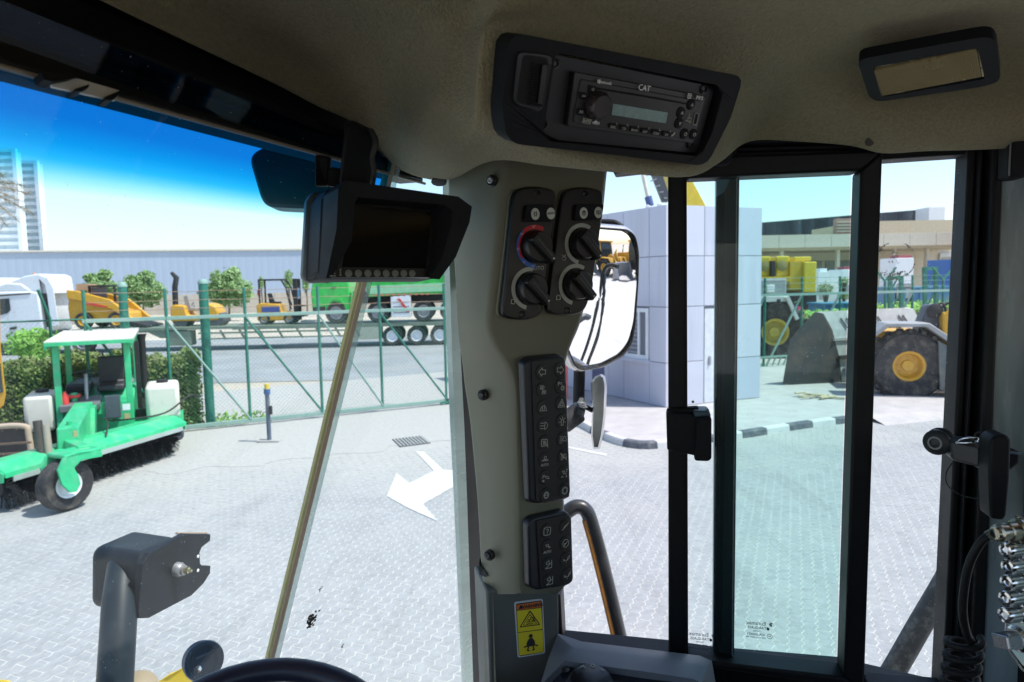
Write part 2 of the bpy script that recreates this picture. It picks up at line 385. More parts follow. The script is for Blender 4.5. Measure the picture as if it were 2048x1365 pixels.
def paver_geo(B, i, j, loc0=V((0, 0, 0))):
    pts = paver_pts(i, j); h = rnd.uniform(-.0008, .0008); k = len(B.v); n = len(pts)
    top = [WD*u+VD*v+V((0, 0, h)) for u, v in pts]
    B.v += top+[p-V((0, 0, .006)) for p in top]
    B.f.append(tuple(range(k, k+n))); B.f += [(k+a, k+a+n, k+(a+1) % n+n, k+(a+1) % n) for a in range(n)]
    return B
near = [c for c in cand if True][:300]
protos = {}
for d, i, j in near:
    key = j % 2
    base = WD*(i*PL_)+VD*(j*PW_)
    if key not in protos:
        B = paver_geo(mb(), i, j); me = bpy.data.meshes.new('paver'); me.from_pydata([tuple(p-base) for p in B.v], [], B.f); me.materials.append(pavm); protos[key] = me
    o = bpy.data.objects.new('paver', protos[key]); COL.objects.link(o); o.parent = pav_root; o.location = base+V((0, 0, rnd.uniform(-.0008, .0008))); ORG[o.name] = base
B = mb()
for d, i, j in cand[300:]: paver_geo(B, i, j)
o = B.build('paver_field', pavm, pav_root, kind='stuff')
# dusty smooth slab on the left where the sweeper stands and by the gate
yard = [GL(-40, .25), GL(9.5, .25), V((2.2, 17.8, 0)), V((1.2, 14.0, 0)), V((-1.0, 12.9, 0)), V((-3.0, 11.9, 0)), V((-4.6, 11.2, 0)), V((-6.4, 10.9, 0)), V((-9, 10.6, 0)), V((-40, 9.5, 0))]
def wob(pts, amp=.35, n=14):
    out = []
    for a, b in zip(pts, pts[1:]+pts[:1]):
        for k in range(n):
            p = a.lerp(b, k/n); out.append(p+V((noise.noise(p*1.7), noise.noise(p*1.7+V((9, 9, 9))), 0))*amp)
    return out
flat('dusty_yard_slab', wob(yard), 0.003, conc)
# white lane arrow, drain, faint lines
paintm = mat('worn_white_paint', (0.56, 0.57, 0.56), .8, var=.1, scale=8, dirt=.9, dcol=(.42, .43, .42), dscale=7)
ar = [(774, 992.6), (793, 946), (818.6, 966.8), (867.7, 942), (831, 903), (848, 904), (887, 940), (955, 946), (950, 951), (913, 970.5), (845.6, 1008.5), (876, 1043), (814, 1015)]
flat('lane_arrow', [tuple(Z(x, y, .007))[:2] for x, y in ar], .007, paintm)
for nm, q in (('painted_line', [(1135, 893), (1213, 908), (1212, 912), (1135, 896)]),):
    mb().add([Z(x, y, .006) for x, y in q], [(0, 1, 2, 3)]).build(nm, paintm, kind='structure')
dr = thing('drain_grate', 'dark slotted drain grate set in the paving between the gate and the white arrow', 'drain', Z(822, 884, 0))
q = [Z(784, 879, .012), Z(843, 872, .012), Z(861, 886, .012), Z(800, 894, .012)]
mb().prism(q, V((0, 0, -.01))).build('frame', mat('drain_iron', (.09, .1, .1), .8), dr)
for k in range(9):
    t0, t1 = k/9+.02, k/9+.07
    a = [q[0].lerp(q[1], t0), q[0].lerp(q[1], t1), q[3].lerp(q[2], t1), q[3].lerp(q[2], t0)]
    mb().prism([p+V((0, 0, .012)) for p in a], V((0, 0, -.01))).build('bar', mat('drain_bar', (.3, .31, .3), .8), dr)

# ============================================================ VEGETATION
leafA = mat('leaf_green', (0.15, 0.23, 0.05), .6, var=.6, scale=3.0, dirt=.85, dcol=(.24, .19, .10), dscale=2.2)
leafB = mat('leaf_bright', (0.20, 0.42, 0.06), .6, var=.5, scale=2.5)
leafC = mat('leaf_tree', (0.20, 0.33, 0.12), .65, var=.5, scale=1.2)
twig = mat('dry_twigs', (0.22, 0.17, 0.10), .9, var=.4, scale=6)
bark = mat('bark', (0.16, 0.12, 0.08), .9)
def leaves(B, c, rad, n, sz, shell=.45, boxy=False):
    c = V(c)
    for _ in range(n):
        if boxy:
            d = V((rnd.uniform(-1, 1), rnd.uniform(-1, 1), rnd.uniform(-1, 1)))
            ax = rnd.choice((0, 1, 2, 2)); d[ax] = (1 if rnd.random() < .75 or ax == 2 else -1)*rnd.uniform(.75, 1.05)
        else:
            d = V((rnd.gauss(0, 1), rnd.gauss(0, 1), rnd.gauss(0, 1))).normalized()*(rnd.uniform(shell, 1.0))
        k_ = 1+.5*noise.noise(d*2.1+c)
        p = c+V((d.x*rad[0], d.y*rad[1], d.z*rad[2]))*k_
        a = V((rnd.gauss(0, 1), rnd.gauss(0, 1), rnd.gauss(0, 1))).normalized(); b = a.orthogonal().normalized()
        s_ = sz*rnd.uniform(.6, 1.4); i = len(B.v)
        B.v += [p-a*s_, p+b*s_*.5, p+a*s_, p-b*s_*.5]; B.f.append((i, i+1, i+2, i+3))
    return B
def hedge_row(label, a, b, h, w_, n, sz, name='hedge', m=leafA):
    a, b = V(a), V(b); L_ = (b-a).length; u = (b-a).normalized(); p_ = V((-u.y, u.x, 0)); B = mb()
    for _ in range(n):
        t = rnd.random()*L_; f = rnd.random()
        hh = h*(1+.16*noise.noise(V((t*1.3, 3, 0)))+.10*noise.noise(V((t*5, 1, 0)))); 
        if f < .5: q = u*t-p_*(w_/2)*rnd.uniform(.8, 1.1)+V((0, 0, rnd.uniform(.05, hh)))
        else: q = u*t+p_*w_*rnd.uniform(-.55, .55)+V((0, 0, hh*rnd.uniform(.85, 1.05)))
        p = a+q; x = V((rnd.gauss(0, 1), rnd.gauss(0, 1), rnd.gauss(0, 1))).normalized(); y = x.orthogonal().normalized(); s_ = sz*rnd.uniform(.6, 1.4); i = len(B.v)
        B.v += [p-x*s_, p+y*s_*.55, p+x*s_, p-y*s_*.55]; B.f.append((i, i+1, i+2, i+3))
    t = thing(name, label, name, (a+b)/2*V((1, 1, 0)) if False else ((a.x+b.x)/2, (a.y+b.y)/2, 0))
    B.build('foliage', m, t)
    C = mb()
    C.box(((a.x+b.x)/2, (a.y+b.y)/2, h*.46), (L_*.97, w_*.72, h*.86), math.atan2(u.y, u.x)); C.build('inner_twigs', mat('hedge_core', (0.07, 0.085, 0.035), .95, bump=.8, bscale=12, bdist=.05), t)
    return t
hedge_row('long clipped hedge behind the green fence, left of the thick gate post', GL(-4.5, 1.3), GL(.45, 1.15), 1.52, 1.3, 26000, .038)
def bush(name, label, cat, c, rad, n, sz, m, stem_h=0.0, blobs=None):
    c = V(c); t = thing(name, label, cat, (c.x, c.y, 0)); B = mb()
    for (dx, dy, dz, k) in (blobs or [(0, 0, 0, 1)]):
        leaves(B, c+V((dx, dy, dz)), (rad[0]*k, rad[1]*k, rad[2]*k), int(n*k*k), sz)
    B.build('crown', m, t)
    T = mb(); T.tube([(c.x, c.y, 0), (c.x+.05, c.y, c.z*.5), (c.x, c.y, c.z)], [.09+stem_h, .07, .04])
    for k in range(4): a = k*1.6; T.tube([(c.x, c.y, c.z*.55), (c.x+math.cos(a)*rad[0]*.5, c.y+math.sin(a)*rad[1]*.5, c.z+rad[2]*.2)], [.04, .015], 5)
    T.build('trunk', bark, t); return t
p = P(68, 690, 17.5); bush('round_bush', 'small round clipped bright green bush by the white truck front, left edge', 'bush', p, (.55, .55, .42), 2600, .05, leafB)
bl = [(0, 0, -.1, .8), (-1.4, .3, -.6, .6), (1.3, -.2, -.5, .65), (.4, .2, .8, .5), (-.8, 0, .5, .45), (-.6, 0, -1.2, .6), (.7, 0, -1.2, .6)]
for px, py, d, s_, lab in ((200, 562, 62, 1.05, 'green tree behind the yellow skid steer, left of two close trees'), (283, 566, 62, 1.25, 'dense green tree between the skid steer and the yellow roller, right of two close trees'),
                         (455, 562, 60, 1.35, 'broad bright green tree against the blue-grey warehouse, behind the yellow roller')):
    bush('tree', lab, 'tree', P(px, py+6, d), (1.2*s_, 1.2*s_, 1.0*s_), 2600, .13, leafC, .03, bl)
for px, py, d, s_, lab in ((577, 560, 70, .55, 'faint thin sapling above the yellow forklift, near the dark monitor'), (612, 566, 70, .45, 'smallest pale sapling by the wall just left of the green truck cab'), (522, 566, 70, .3, 'tiny sapling by the far wall left of the forklift')):
    bush('sapling', lab, 'tree', P(px, py, d), (.9*s_, .9*s_, 1.9*s_), 500, .12, leafC)
# dry palm fronds at the left edge
pm = thing('palm_tree', 'dry brown feathery palm fronds reaching in from the left edge before the tower', 'tree', tuple(P(-60, 420, 30)*V((1, 1, 0)) if False else (P(-60, 420, 30).x, P(-60, 420, 30).y, 0)))
c0 = P(-70, 405, 30); T = mb(); T.tube([(c0.x, c0.y, 0), (c0.x+.1, c0.y, c0.z*.5), tuple(c0)], [.22, .19, .16], 10); T.build('trunk', bark, pm)
for k in range(11):
    a = -1.2+k*.28; tip = c0+V((math.cos(a)*2.7, rnd.uniform(-.6, .6), math.sin(a)*1.4+.1)); F_ = mb(); mid = c0.lerp(tip, .5)+V((0, 0, .45))
    pts = cmr([c0, mid, tip], 10); F_.tube(pts, .02, 4)
    for q in pts[3:]:
        for s_ in range(7):
            e = q+V((rnd.uniform(-.28, .36), rnd.uniform(-.3, .3), rnd.uniform(-.4, .2))); F_.add([q, q+V((.02, 0, .02)), e, e+V((0, 0, .02))], [(0, 1, 2), (0, 2, 3)])
    F_.build('frond', mat('dry_frond', (0.36, 0.30, 0.2), .9, var=.3), pm)
# weeds at the foot of the gate
B = mb()
for _ in range(900):
    s_ = rnd.uniform(-5.5, 1.8); p = GL(s_, rnd.uniform(.15, 1.0), rnd.uniform(0, .25*max(.1, 1-abs(s_)/4))); a = V((rnd.gauss(0, 1), rnd.gauss(0, 1), 1.2)).normalized()*.05; b = a.orthogonal().normalized()*.02
    i = len(B.v); B.v += [p-a, p+b, p+a, p-b]; B.f.append((i, i+1, i+2, i+3))
tag(B.build('weeds', leafB, kind='stuff'), 'low green weeds growing along the foot of the hedge and gate', 'weeds')

# ============================================================ GATE AND FENCES
def chainlink(line, s0, s1, z0, z1, pitch=.062, r=.0017, off=0.0):
    B = mb(); dz = z1-z0; L_ = s1-s0; st = pitch*1.414
    def seg(a, b):
        d = (b-a).normalized(); x = d.cross(gper).normalized()*r; y = gper*r; k = len(B.v)
        B.v += [a+x, a-x*.5+y, a-x*.5-y, b+x, b-x*.5+y, b-x*.5-y]; B.f += [(k, k+1, k+4, k+3), (k+1, k+2, k+5, k+4), (k+2, k, k+3, k+5)]
    n = int((L_+dz)/st)
    for k in range(n):
        t = k*st
        a0 = max(0, t-dz); a1 = min(L_, t)          # rising right
        seg(line(s0+a0, off, z0+(t-a0)), line(s0+a1, off, z0+(t-a1)))
        seg(line(s0+a0, off, z1-(t-a0)), line(s0+a1, off, z1-(t-a1)))
    return B
pxs = [173, 335, 492, 638, 760, 889]; S = [gs(x) for x in pxs]
gate = thing('sliding_gate', 'long green sliding gate with diagonal braces and chain-link mesh across the yard entrance', 'gate', GL(S[2]))
zt = 2.38
mb().bar(GL(S[0]-.05, 0, zt), GL(S[-1]+.35, 0, zt), .06, .075).build('top_rail', rail_pale, gate, bevel=.008)
mb().bar(GL(S[0]-.05, 0, .1), GL(S[-1]+.1, 0, .1), .06, .085).build('bottom_rail', rail_pale, gate, bevel=.008)
for k, s_ in enumerate(S):
    mb().tube([GL(s_, 0, .1), GL(s_, 0, 2.98)], .032, 10).build('post', fence_green, gate, smooth=40)
    if k < len(S)-1: mb().tube([GL(s_, -.02, zt-.04), GL(S[k+1], -.02, .14)], .024, 8).build('brace', rail_pale if k % 2 else fence_green, gate, smooth=40)
for z in (2.56, 2.74, 2.92): mb().tube([GL(S[0]+q*(S[-1]-S[0])/20, 0, z+rnd.uniform(-.012, .012)) for q in range(21)], .006, 4).build('barbed_wire', mat('rusty_wire', (.3, .2, .14), .7), gate)
chainlink(GL, S[0], S[-1], .12, zt).build('chain_link_mesh', fence_green, gate, kind='stuff')
T = mb(); T.box(tuple(GL(S[-1], 0, .06)), (.34, .08, .06), math.atan2(gdir.y, gdir.x)); T.build('wheel_bracket', fence_green, gate)
mb().lathe([(.02, -.03), (.075, -.03), (.075, .03), (.02, .03)], GL(S[-1]+.02, 0, .075), gper, 16).build('track_wheel', dark, gate, smooth=40)
for px, rr_, lab, ht in ((250, .085, 'thick dark green round post behind the sweeper canopy', 3.03), (413, .095, 'thick dark green round post at the hedge end with a pale cap', 3.07)):
    s_ = gs(px); q = thing('gate_post', lab, 'post', GL(s_, .28)); mb().tube([GL(s_, .28, 0), GL(s_, .28, ht)], rr_, 20).build('post_tube', fence_green, q, smooth=40)
    mb().lathe([(rr_+.008, 0), (rr_+.008, .04), (rr_*.7, .09), (0, .1)], GL(s_, .28, ht), (0, 0, 1), 20).build('cap', rail_pale, q, smooth=40)
s85 = gs(96); fx = thing('chain_link_fence', 'green chain-link fence with an angled top post at the left edge, before the white truck', 'fence', GL(s85, .45))
mb().tube([GL(s85, .45, 0), GL(s85, .45, 2.45), GL(s85-.12, .2, 3.0)], .03, 10).build('post', fence_green, fx, smooth=40)
mb().tube([GL(s85-4, .45, 0), GL(s85-4, .45, 2.45), GL(s85-4.12, .2, 3.0)], .03, 10).build('post', fence_green, fx, smooth=40)
for z in (.1, 2.4): mb().tube([GL(s85-4, .45, z), GL(gs(165), .45, z)], .02, 6).build('wire', fence_green, fx)
chainlink(GL, s85-4, gs(170), .1, 2.4, off=.45).build('chain_link_mesh', fence_green, fx, kind='stuff')
# bollard
bo = G(539, 884); bl_ = thing('marker_post', 'slim dark steel post with a yellow and blue top standing in front of the gate', 'post', bo)
mb().box(bo+V((0, 0, .02)), (.42, .2, .04)).build('foot_plate', conc, bl_, bevel=.005)
mb().tube([bo, bo+V((0, 0, .93))], .042, 12).build('post_tube', mat('blue_grey_steel', (.09, .12, .17), .5, dirt=.3), bl_, smooth=40)
mb().box(bo+V((.06, -.02, .62)), (.05, .06, .16)).build('latch', dark, bl_)
mb().tube([bo+V((0, 0, .93)), bo+V((0, 0, 1.03))], .06, 12).build('blue_collar', mat('blue_paint', (.03, .1, .25), .5), bl_, smooth=40)
mb().tube([bo+V((0, 0, 1.03)), bo+V((0, 0, 1.13))], .045, 12).build('yellow_cap', lemon, bl_, smooth=40)

# ============================================================ FAR BACKGROUND
whm = mat('blue_grey_cladding', (0.40, 0.48, 0.60), .6, var=.04)
wh = thing('warehouse', 'long low blue-grey ribbed warehouse across the far side of the lot, left', 'warehouse', (-60, 92, 0))
zl, zr = P(100, 493, 92).z, P(900, 489, 104).z
a, b = P(-420, 560, 86), P(905, 560, 104)
def ribbed(a, b, z0, z1, pitch=.9, depth=.07, thick=2.0):
    a, b = V((a.x, a.y, 0)), V((b.x, b.y, 0)); u = (b-a).normalized(); n = V((u.y, -u.x, 0)); L_ = (b-a).length; k = int(L_/pitch); B = mb(); lo = []; hi = []
    for i in range(k+1):
        for t, o_ in ((0, 0), (.3, 0), (.4, depth), (.9, depth)):
            s_ = min(L_, (i+t)*pitch); q = a+u*s_+n*o_; lo.append(q+V((0, 0, z0))); hi.append(q+V((0, 0, z1)))
    B.grid([lo, hi]); return B
ribbed(a, b, 0, 8.15, 1.0, .010).build('wall', whm, wh)
n_ = V((-(b-a).y, (b-a).x, 0)).normalized()
mb().prism([V((a.x, a.y, 8.0)), V((b.x, b.y, 8.0)), V((b.x, b.y, 8.0))+n_*40, V((a.x, a.y, 8.0))+n_*40], V((0, 0, .18))).build('roof', whitep, wh)
mb().bar(V((a.x, a.y, 8.2)), V((b.x, b.y, 8.2)), .4, .22).build('coping', mat('cream_trim', (.7, .64, .55), .7), wh)
bw = thing('boundary_wall', 'low cream concrete wall along the far edge of the sandy lot, below the warehouse', 'wall', (-40, 78, 0))
crm = mat('cream_wall', (0.56, 0.50, 0.42), .85, dirt=.4, dcol=(.4, .34, .27), dscale=.6)
a2, b2 = P(-400, 560, 72), P(1010, 560, 82)
for k in range(14):
    p0, p1 = a2.lerp(b2, k/14), a2.lerp(b2, (k+1)/14); p0.z = p1.z = 0
    mb().bar(p0.lerp(p1, .004)+V((0, 0, 1.1)), p1.lerp(p0, .004)+V((0, 0, 1.1)), .25, 2.2+.05*(k % 2)).build('panel', crm, bw)
# louvred tower, far left
tw = thing('louvred_tower', 'tall white tower of horizontal louvres at the far left edge', 'tower', (P(20, 560, 130).x, 130, 0))
wl = mat('louvre_white', (0.72, 0.76, 0.78), .6, var=.03); gl_ = mat('louvre_gap_glass', (.58, .68, .72), .5)
for (x0, x1, yt, d) in ((-120, 52, 305, 126), (57, 93, 328, 132)):
    A, Bq = P(x0, 560, d), P(x1, 560, d); top = P(x1, yt, d).z; A.z = Bq.z = 0
    c = (A+Bq)/2; wd = (Bq-A).length
    mb().box((c.x, c.y+.8, top/2), (wd*.98, 1.2, top*.985)).build('core', gl_, tw)
    k = int(top/1.25)
    for i in range(k+1): mb().box((c.x, c.y-.1, i*top/k), (wd, .5, .62)).build('louvre', wl, tw)
    for X_ in (A.x, Bq.x): mb().box((X_, c.y-.35, top/2), (.75, .6, top+.4)).build('mullion', wl, tw)

# ============================================================ WHEELS
def wheel(parent, c, ax, R_, w_, rim=None, tread=0, rimk=.58, name='wheel', n=28, tyre=None):
    c = V(c); ax = V(ax).normalized(); h = w_/2; B = mb(); ri = R_*rimk
    B.lathe([(ri, -h*.8), (R_*.9, -h), (R_*.97, -h*.8), (R_, -h*.45), (R_, h*.45), (R_*.97, h*.8), (R_*.9, h), (ri, h*.8), (ri, -h*.8)], c, ax, n, cap=False)
    if tread:
        a = ax.orthogonal().normalized(); b = ax.cross(a)
        for k in range(tread):
            for sgn in (-1, 1):
                th = 2*math.pi*(k+(.5 if sgn > 0 else 0))/tread; e = a*math.cos(th)+b*math.sin(th); t_ = ax.cross(e)
                M_ = Matrix((t_, ax*1.0, e)).transposed()
                B.box(c+e*R_*1.0+ax*sgn*h*.5, (R_*.11, h*.95, R_*.09), M=M_)
    t = B.build(name, tyre or rubber, parent, smooth=35)
    Q = mb(); Q.lathe([(0, h*.45), (ri*.35, h*.5), (ri*.4, h*.3), (ri*.75, h*.25), (ri*.86, h*.72), (ri*1.02, h*.84), (ri*1.02, -h*.84), (ri*.7, -h*.4), (0, -h*.4)], c, ax, n)
    a = ax.orthogonal().normalized(); b = ax.cross(a)
    for k in range(8): th = k*math.pi/4; Q.lathe([(ri*.05, h*.2), (ri*.05, h*.36), (0, h*.38)], c+(a*math.cos(th)+b*math.sin(th))*ri*.58, ax, 6)
    Q.build('rim', rim or steel, t, smooth=35); return t
# ============================================================ TRUCK TRANSPORT ON THE STREET
# local street frame: all stand on the low loader at about 34 m
tdir = (P(900, 640, 35.0)-P(60, 640, 33.5)); tdir.z = 0; tdir.normalize(); tper = V((-tdir.y, tdir.x, 0)); TA = math.atan2(tdir.y, tdir.x)
def SX(px):
    lo, hi = -60.0, 60.0; o0 = V((0, 34.6, 0))
    for _ in range(40):
        m_ = (lo+hi)/2; v = o0+tdir*m_+V((0, 0, 1.5))-CAM
        if CX+FPX*v.dot(_r)/v.dot(_f) < px: lo = m_
        else: hi = m_
    return lo
def SP(px, z, off=0.0): return V((0, 34.6, z))+tdir*SX(px)+tper*off
MT = Matrix.Rotation(TA, 3, 'Z')
def sbox(B, px0, px1, z0, z1, o0, o1):
    a, b = SP(px0, 0), SP(px1, 0); c = (a+b)/2+tper*((o0+o1)/2); c.z = (z0+z1)/2
    return B.box(c, ((b-a).length, abs(o1-o0), z1-z0), TA)
def sprism(pxz, o0, o1):
    """side profile in (px, z) between offsets"""
    return mb().prism([SP(x, z, o0) for x, z in pxz], tper*(o1-o0))
olive = mat('olive_trailer', (0.16, 0.20, 0.15), .6, dirt=.5, dcol=(.3, .29, .22), dscale=2)
# low loader
tr = thing('low_loader_trailer', 'long olive low-loader trailer with a gooseneck parked along the street, carrying machines', 'trailer', SP(560, 0))
sbox(mb(), 480, 990, .95, 1.12, -1.3, 1.3).build('deck', olive, tr, bevel=.01)
sbox(mb(), 300, 480, 1.0, 1.12, -1.3, 1.3).build('deck_front', olive, tr)
sprism([(170, 1.12), (305, 1.12), (350, 1.02), (356, .62), (340, .62), (318, .9), (170, .92)], -1.2, 1.2).build('gooseneck', olive, tr)
sbox(mb(), 352, 400, .25, .95, -1.25, -.6).build('toolbox', olive, tr, bevel=.02)
sbox(mb(), 715, 768, .35, .95, -1.3, -.6).build('toolbox', mat('pale_olive', (.38, .42, .33), .6, dirt=.3), tr, bevel=.02)
sbox(mb(), 415, 715, .78, .86, -1.32, -1.2).build('side_rail', olive, tr)
sbox(mb(), 415, 715, .52, .58, -1.32, -1.2).build('side_rail', olive, tr)
for k in range(9):
    x = 418+k*37; sprism([(x, .95), (x+4, .95), (x+14, .5), (x+10, .5)], -1.3, -1.22).build('strut', olive, tr)
for x in (788, 835, 880, 927): wheel(tr, SP(x, .47, -1.1), -tper, .47, .3, whitep)
for x in (788, 835, 880, 927): wheel(tr, SP(x, .47, 1.1), tper, .47, .3, whitep)
# white tractor
tk = thing('white_truck', 'white tractor truck with tall sleeper cab and orange beacon, left edge behind the fence', 'truck', SP(70, 0))
wt = mat('truck_white', (0.72, 0.76, 0.80), .3, var=.03, coat=.3)
cab = [(6, .55), (4, 1.5), (10, 2.4), (18, 2.8), (24, 2.95), (96, 2.95), (112, 2.9), (116, 1.1), (112, .95), (60, .95), (58, .55)]
sprism(cab, -1.22, 1.22).build('cab', wt, tk, bevel=.08, seg=3, smooth=40)
sprism([(22, 2.94), (28, 3.2), (50, 3.38), (78, 3.33), (98, 2.94)], -1.15, .2).build('roof_cap', wt, tk, bevel=.08, smooth=40)
sprism([(52, 3.35), (85, 3.66), (112, 3.76), (124, 3.62), (128, 2.8), (100, 2.8), (96, 2.95), (78, 3.3)], -1.1, 1.1).build('roof_deflector', wt, tk, bevel=.05, smooth=40)
sprism([(113, 3.6), (131, 3.58), (141, 3.1), (146, 1.35), (133, 1.3), (128, 3.2)], -1.24, -1.18).build('side_fairing', wt, tk)
sprism([(112, 3.55), (122, 3.5), (133, 1.3), (120, 1.25)], -1.1, -1.0).build('air_intake', dark, tk)
sprism([(23, 2.6), (56, 2.64), (57, 2.1), (50, 1.95), (30, 1.83), (22, 1.85)], -1.245, -1.235).build('window', glassdark, tk)
sprism([(22, 2.78), (97, 2.88), (97, 2.82), (22, 2.72)], -1.25, -1.22).build('trim_strip', dark, tk)
sprism([(5, 1.9), (13, 2.85), (16, 2.85), (9, 1.9)], -1.3, -1.22).build('windscreen_edge', glassdark, tk)
sprism([(53, 1.28), (66, 1.34), (66, 1.22), (53, 1.18)], -1.28, -1.235).build('door_handle', dark, tk)
sprism([(14, 1.9), (20, 1.95), (20, 2.4), (15, 2.35)], -1.5, -1.3).build('mirror', dark, tk, bevel=.03)
sbox(mb(), 2, 26, .1, 1.0, -1.25, 1.25).build('bumper', wt, tk, bevel=.06)
sbox(mb(), 60, 200, .45, .95, -1.1, 1.1).build('chassis', dark, tk)
sbox(mb(), 98, 170, .35, .88, -1.27, -1.2).build('side_skirt', wt, tk, bevel=.02)
sbox(mb(), 134, 163, .78, .84, -1.285, -1.27).build('reflector_strip', mat('lime_strip', (.5, .7, .05), .4), tk)
sbox(mb(), 168, 200, .82, .86, -1.285, -1.27).build('reflector_strip', red, tk)
wheel(tk, SP(48, .5, -1.05), -tper, .5, .32, steel); wheel(tk, SP(190, .5, -1.05), -tper, .5, .5, steel)
mb().lathe([(.09, 0), (.09, .12), (.05, .2), (0, .22)], SP(84, 3.6, -.3), (0, 0, 1), 12).build('beacon', mat('orange_beacon', (.8, .2, .04), .3), tk, smooth=50)
# another white vehicle edge at far left
wv = thing('white_van', 'edge of a tall white vehicle cut by the left picture edge, beyond the truck', 'van', (P(-30, 600, 42).x, P(-30, 600, 42).y, 0))
A = P(-30, 600, 42); mb().box((A.x-.4, A.y, 2.0), (2.6, 5, 3.6)).build('body', wt, wv, bevel=.15, smooth=40)
mb().box((A.x+.62, A.y-2.4, 2.7), (.5, .3, .8)).build('window', glassdark, wv)
wheel(wv, (A.x-.3, A.y-2.4, .45), (0, -1, 0), .45, .3)
# blue and brown stacked goods behind truck
st = thing('stacked_pallets', 'row of dark stacked crates on the lot between the white truck and the skid steer', 'pallets', (P(146, 600, 60).x, P(146, 600, 60).y, 0))
for k in range(4):
    for j in range(3):
        A = P(138+k*7, 600, 60); mb().box((A.x, A.y, .5+j*.75), (.27, .8, .6)).build('crate', mat('crate_%s' % ('blue' if j == 1 else 'brown'), (.08, .16, .3) if j == 1 else (.25, .15, .09), .8), st)
# skid steer
zd = 1.13
ss = thing('skid_steer', 'yellow skid-steer loader with black cab cage riding on the trailer gooseneck', 'loader', SP(215, 0))
zd = 1.13
sprism([(157, zd+.35), (155, zd+1.0), (158, zd+1.45), (172, zd+1.55), (196, zd+1.5), (238, zd+.95), (270, zd+.72), (272, zd+.3)], -.75, .75).build('body', yellow, ss, bevel=.05, smooth=40)
sprism([(160, zd+1.85), (178, zd+1.8), (243, zd+1.35), (262, zd+.95), (284, zd+.45), (276, zd+.25), (262, zd+.6), (240, zd+1.0), (200, zd+1.25), (160, zd+1.45)], -.98, -.78).build('lift_arm', yellow, ss, bevel=.03)
sprism([(160, zd+1.85), (178, zd+1.8), (243, zd+1.35), (262, zd+.95), (284, zd+.45), (276, zd+.25), (262, zd+.6), (240, zd+1.0), (200, zd+1.25), (160, zd+1.45)], .78, .98).build('lift_arm', yellow, ss, bevel=.03)
sprism([(198, zd+1.25), (235, zd+1.05), (235, zd+.98), (198, zd+1.15)], -1.02, -.98).build('red_stripe', red, ss)
sprism([(194, zd+2.05), (246, zd+2.05), (246, zd+1.96), (194, zd+1.96)], -.6, .6).build('cab_roof', dark, ss)
for x in (195, 244):
    for o_ in (-.56, .5): sprism([(x-2, zd+2.0), (x+2, zd+2.0), (x+2, zd+1.0), (x-2, zd+1.0)], o_, o_+.08).build('cab_post', dark, ss)
sprism([(198, zd+1.95), (228, zd+1.95), (228, zd+1.3), (198, zd+1.3)], -.5, -.48).build('cab_mesh', mat('cage_dark', (.1, .1, .11), .6), ss)
sprism([(166, zd+2.12), (190, zd+2.12), (190, zd+1.8), (166, zd+1.8)], -.4, .4).build('exhaust_box', mat('cardboard_tan', (.5, .33, .2), .8), ss)
for x in (188, 252):
    for o_, s_ in ((-.85, -1), (.85, 1)): wheel(ss, SP(x, zd+.38, o_), tper*s_, .4, .28, yellow)
sprism([(276, zd+.05), (310, zd+.02), (310, zd+.1), (276, zd+.3)], -.9, .9).build('bucket', dark, ss)
zd = 1.13
# small yellow paver / roller
rl = thing('yellow_roller', 'small yellow ride-on roller with black exhaust stack and seat riding mid-trailer', 'roller', SP(400, 0))
zd = 1.13
sprism([(351, zd+.25), (352, zd+.95), (358, zd+1.05), (380, zd+1.0), (384, zd+.55), (410, zd+.5), (412, zd+.25)], -.6, .6).build('rear_body', yellow, rl, bevel=.06, smooth=40)
sprism([(408, zd+.25), (410, zd+.95), (424, zd+1.1), (440, zd+.95), (446, zd+.6), (444, zd+.25)], -.55, .55).build('front_body', yellow, rl, bevel=.08, smooth=40)
mb().tube([SP(356, zd+1.0, -.2), SP(357, zd+1.9, -.2), SP(361, zd+2.35, -.2), SP(352, zd+2.6, -.2)], [.13, .13, .13, .08], 10).build('exhaust_stack', dark, rl, smooth=50)
sprism([(374, zd+1.45), (382, zd+1.5), (388, zd+.9), (398, zd+.85), (398, zd+.72), (378, zd+.72)], -.3, .3).build('seat', mat('grey_seat', (.3, .28, .26), .8), rl, bevel=.03)
mb().tube([SP(408, zd+1.0, 0), SP(402, zd+1.65, 0)], .03, 6).build('steering_column', dark, rl)
mb().tube([SP(402+3*math.cos(a*.785), zd+1.65+.1*math.sin(a*.785), .28*math.sin(a*.785)) for a in range(8)], .025, 6, closed=True).build('steering_wheel', dark, rl)
for x in (368, 438): mb().lathe([(0, -.5), (.36, -.5), (.36, .5), (0, .5)], SP(x, zd+.3, 0), tper, 22).build('drum', mat('drum_steel', (.12, .12, .13), .5, .5), rl, smooth=40)
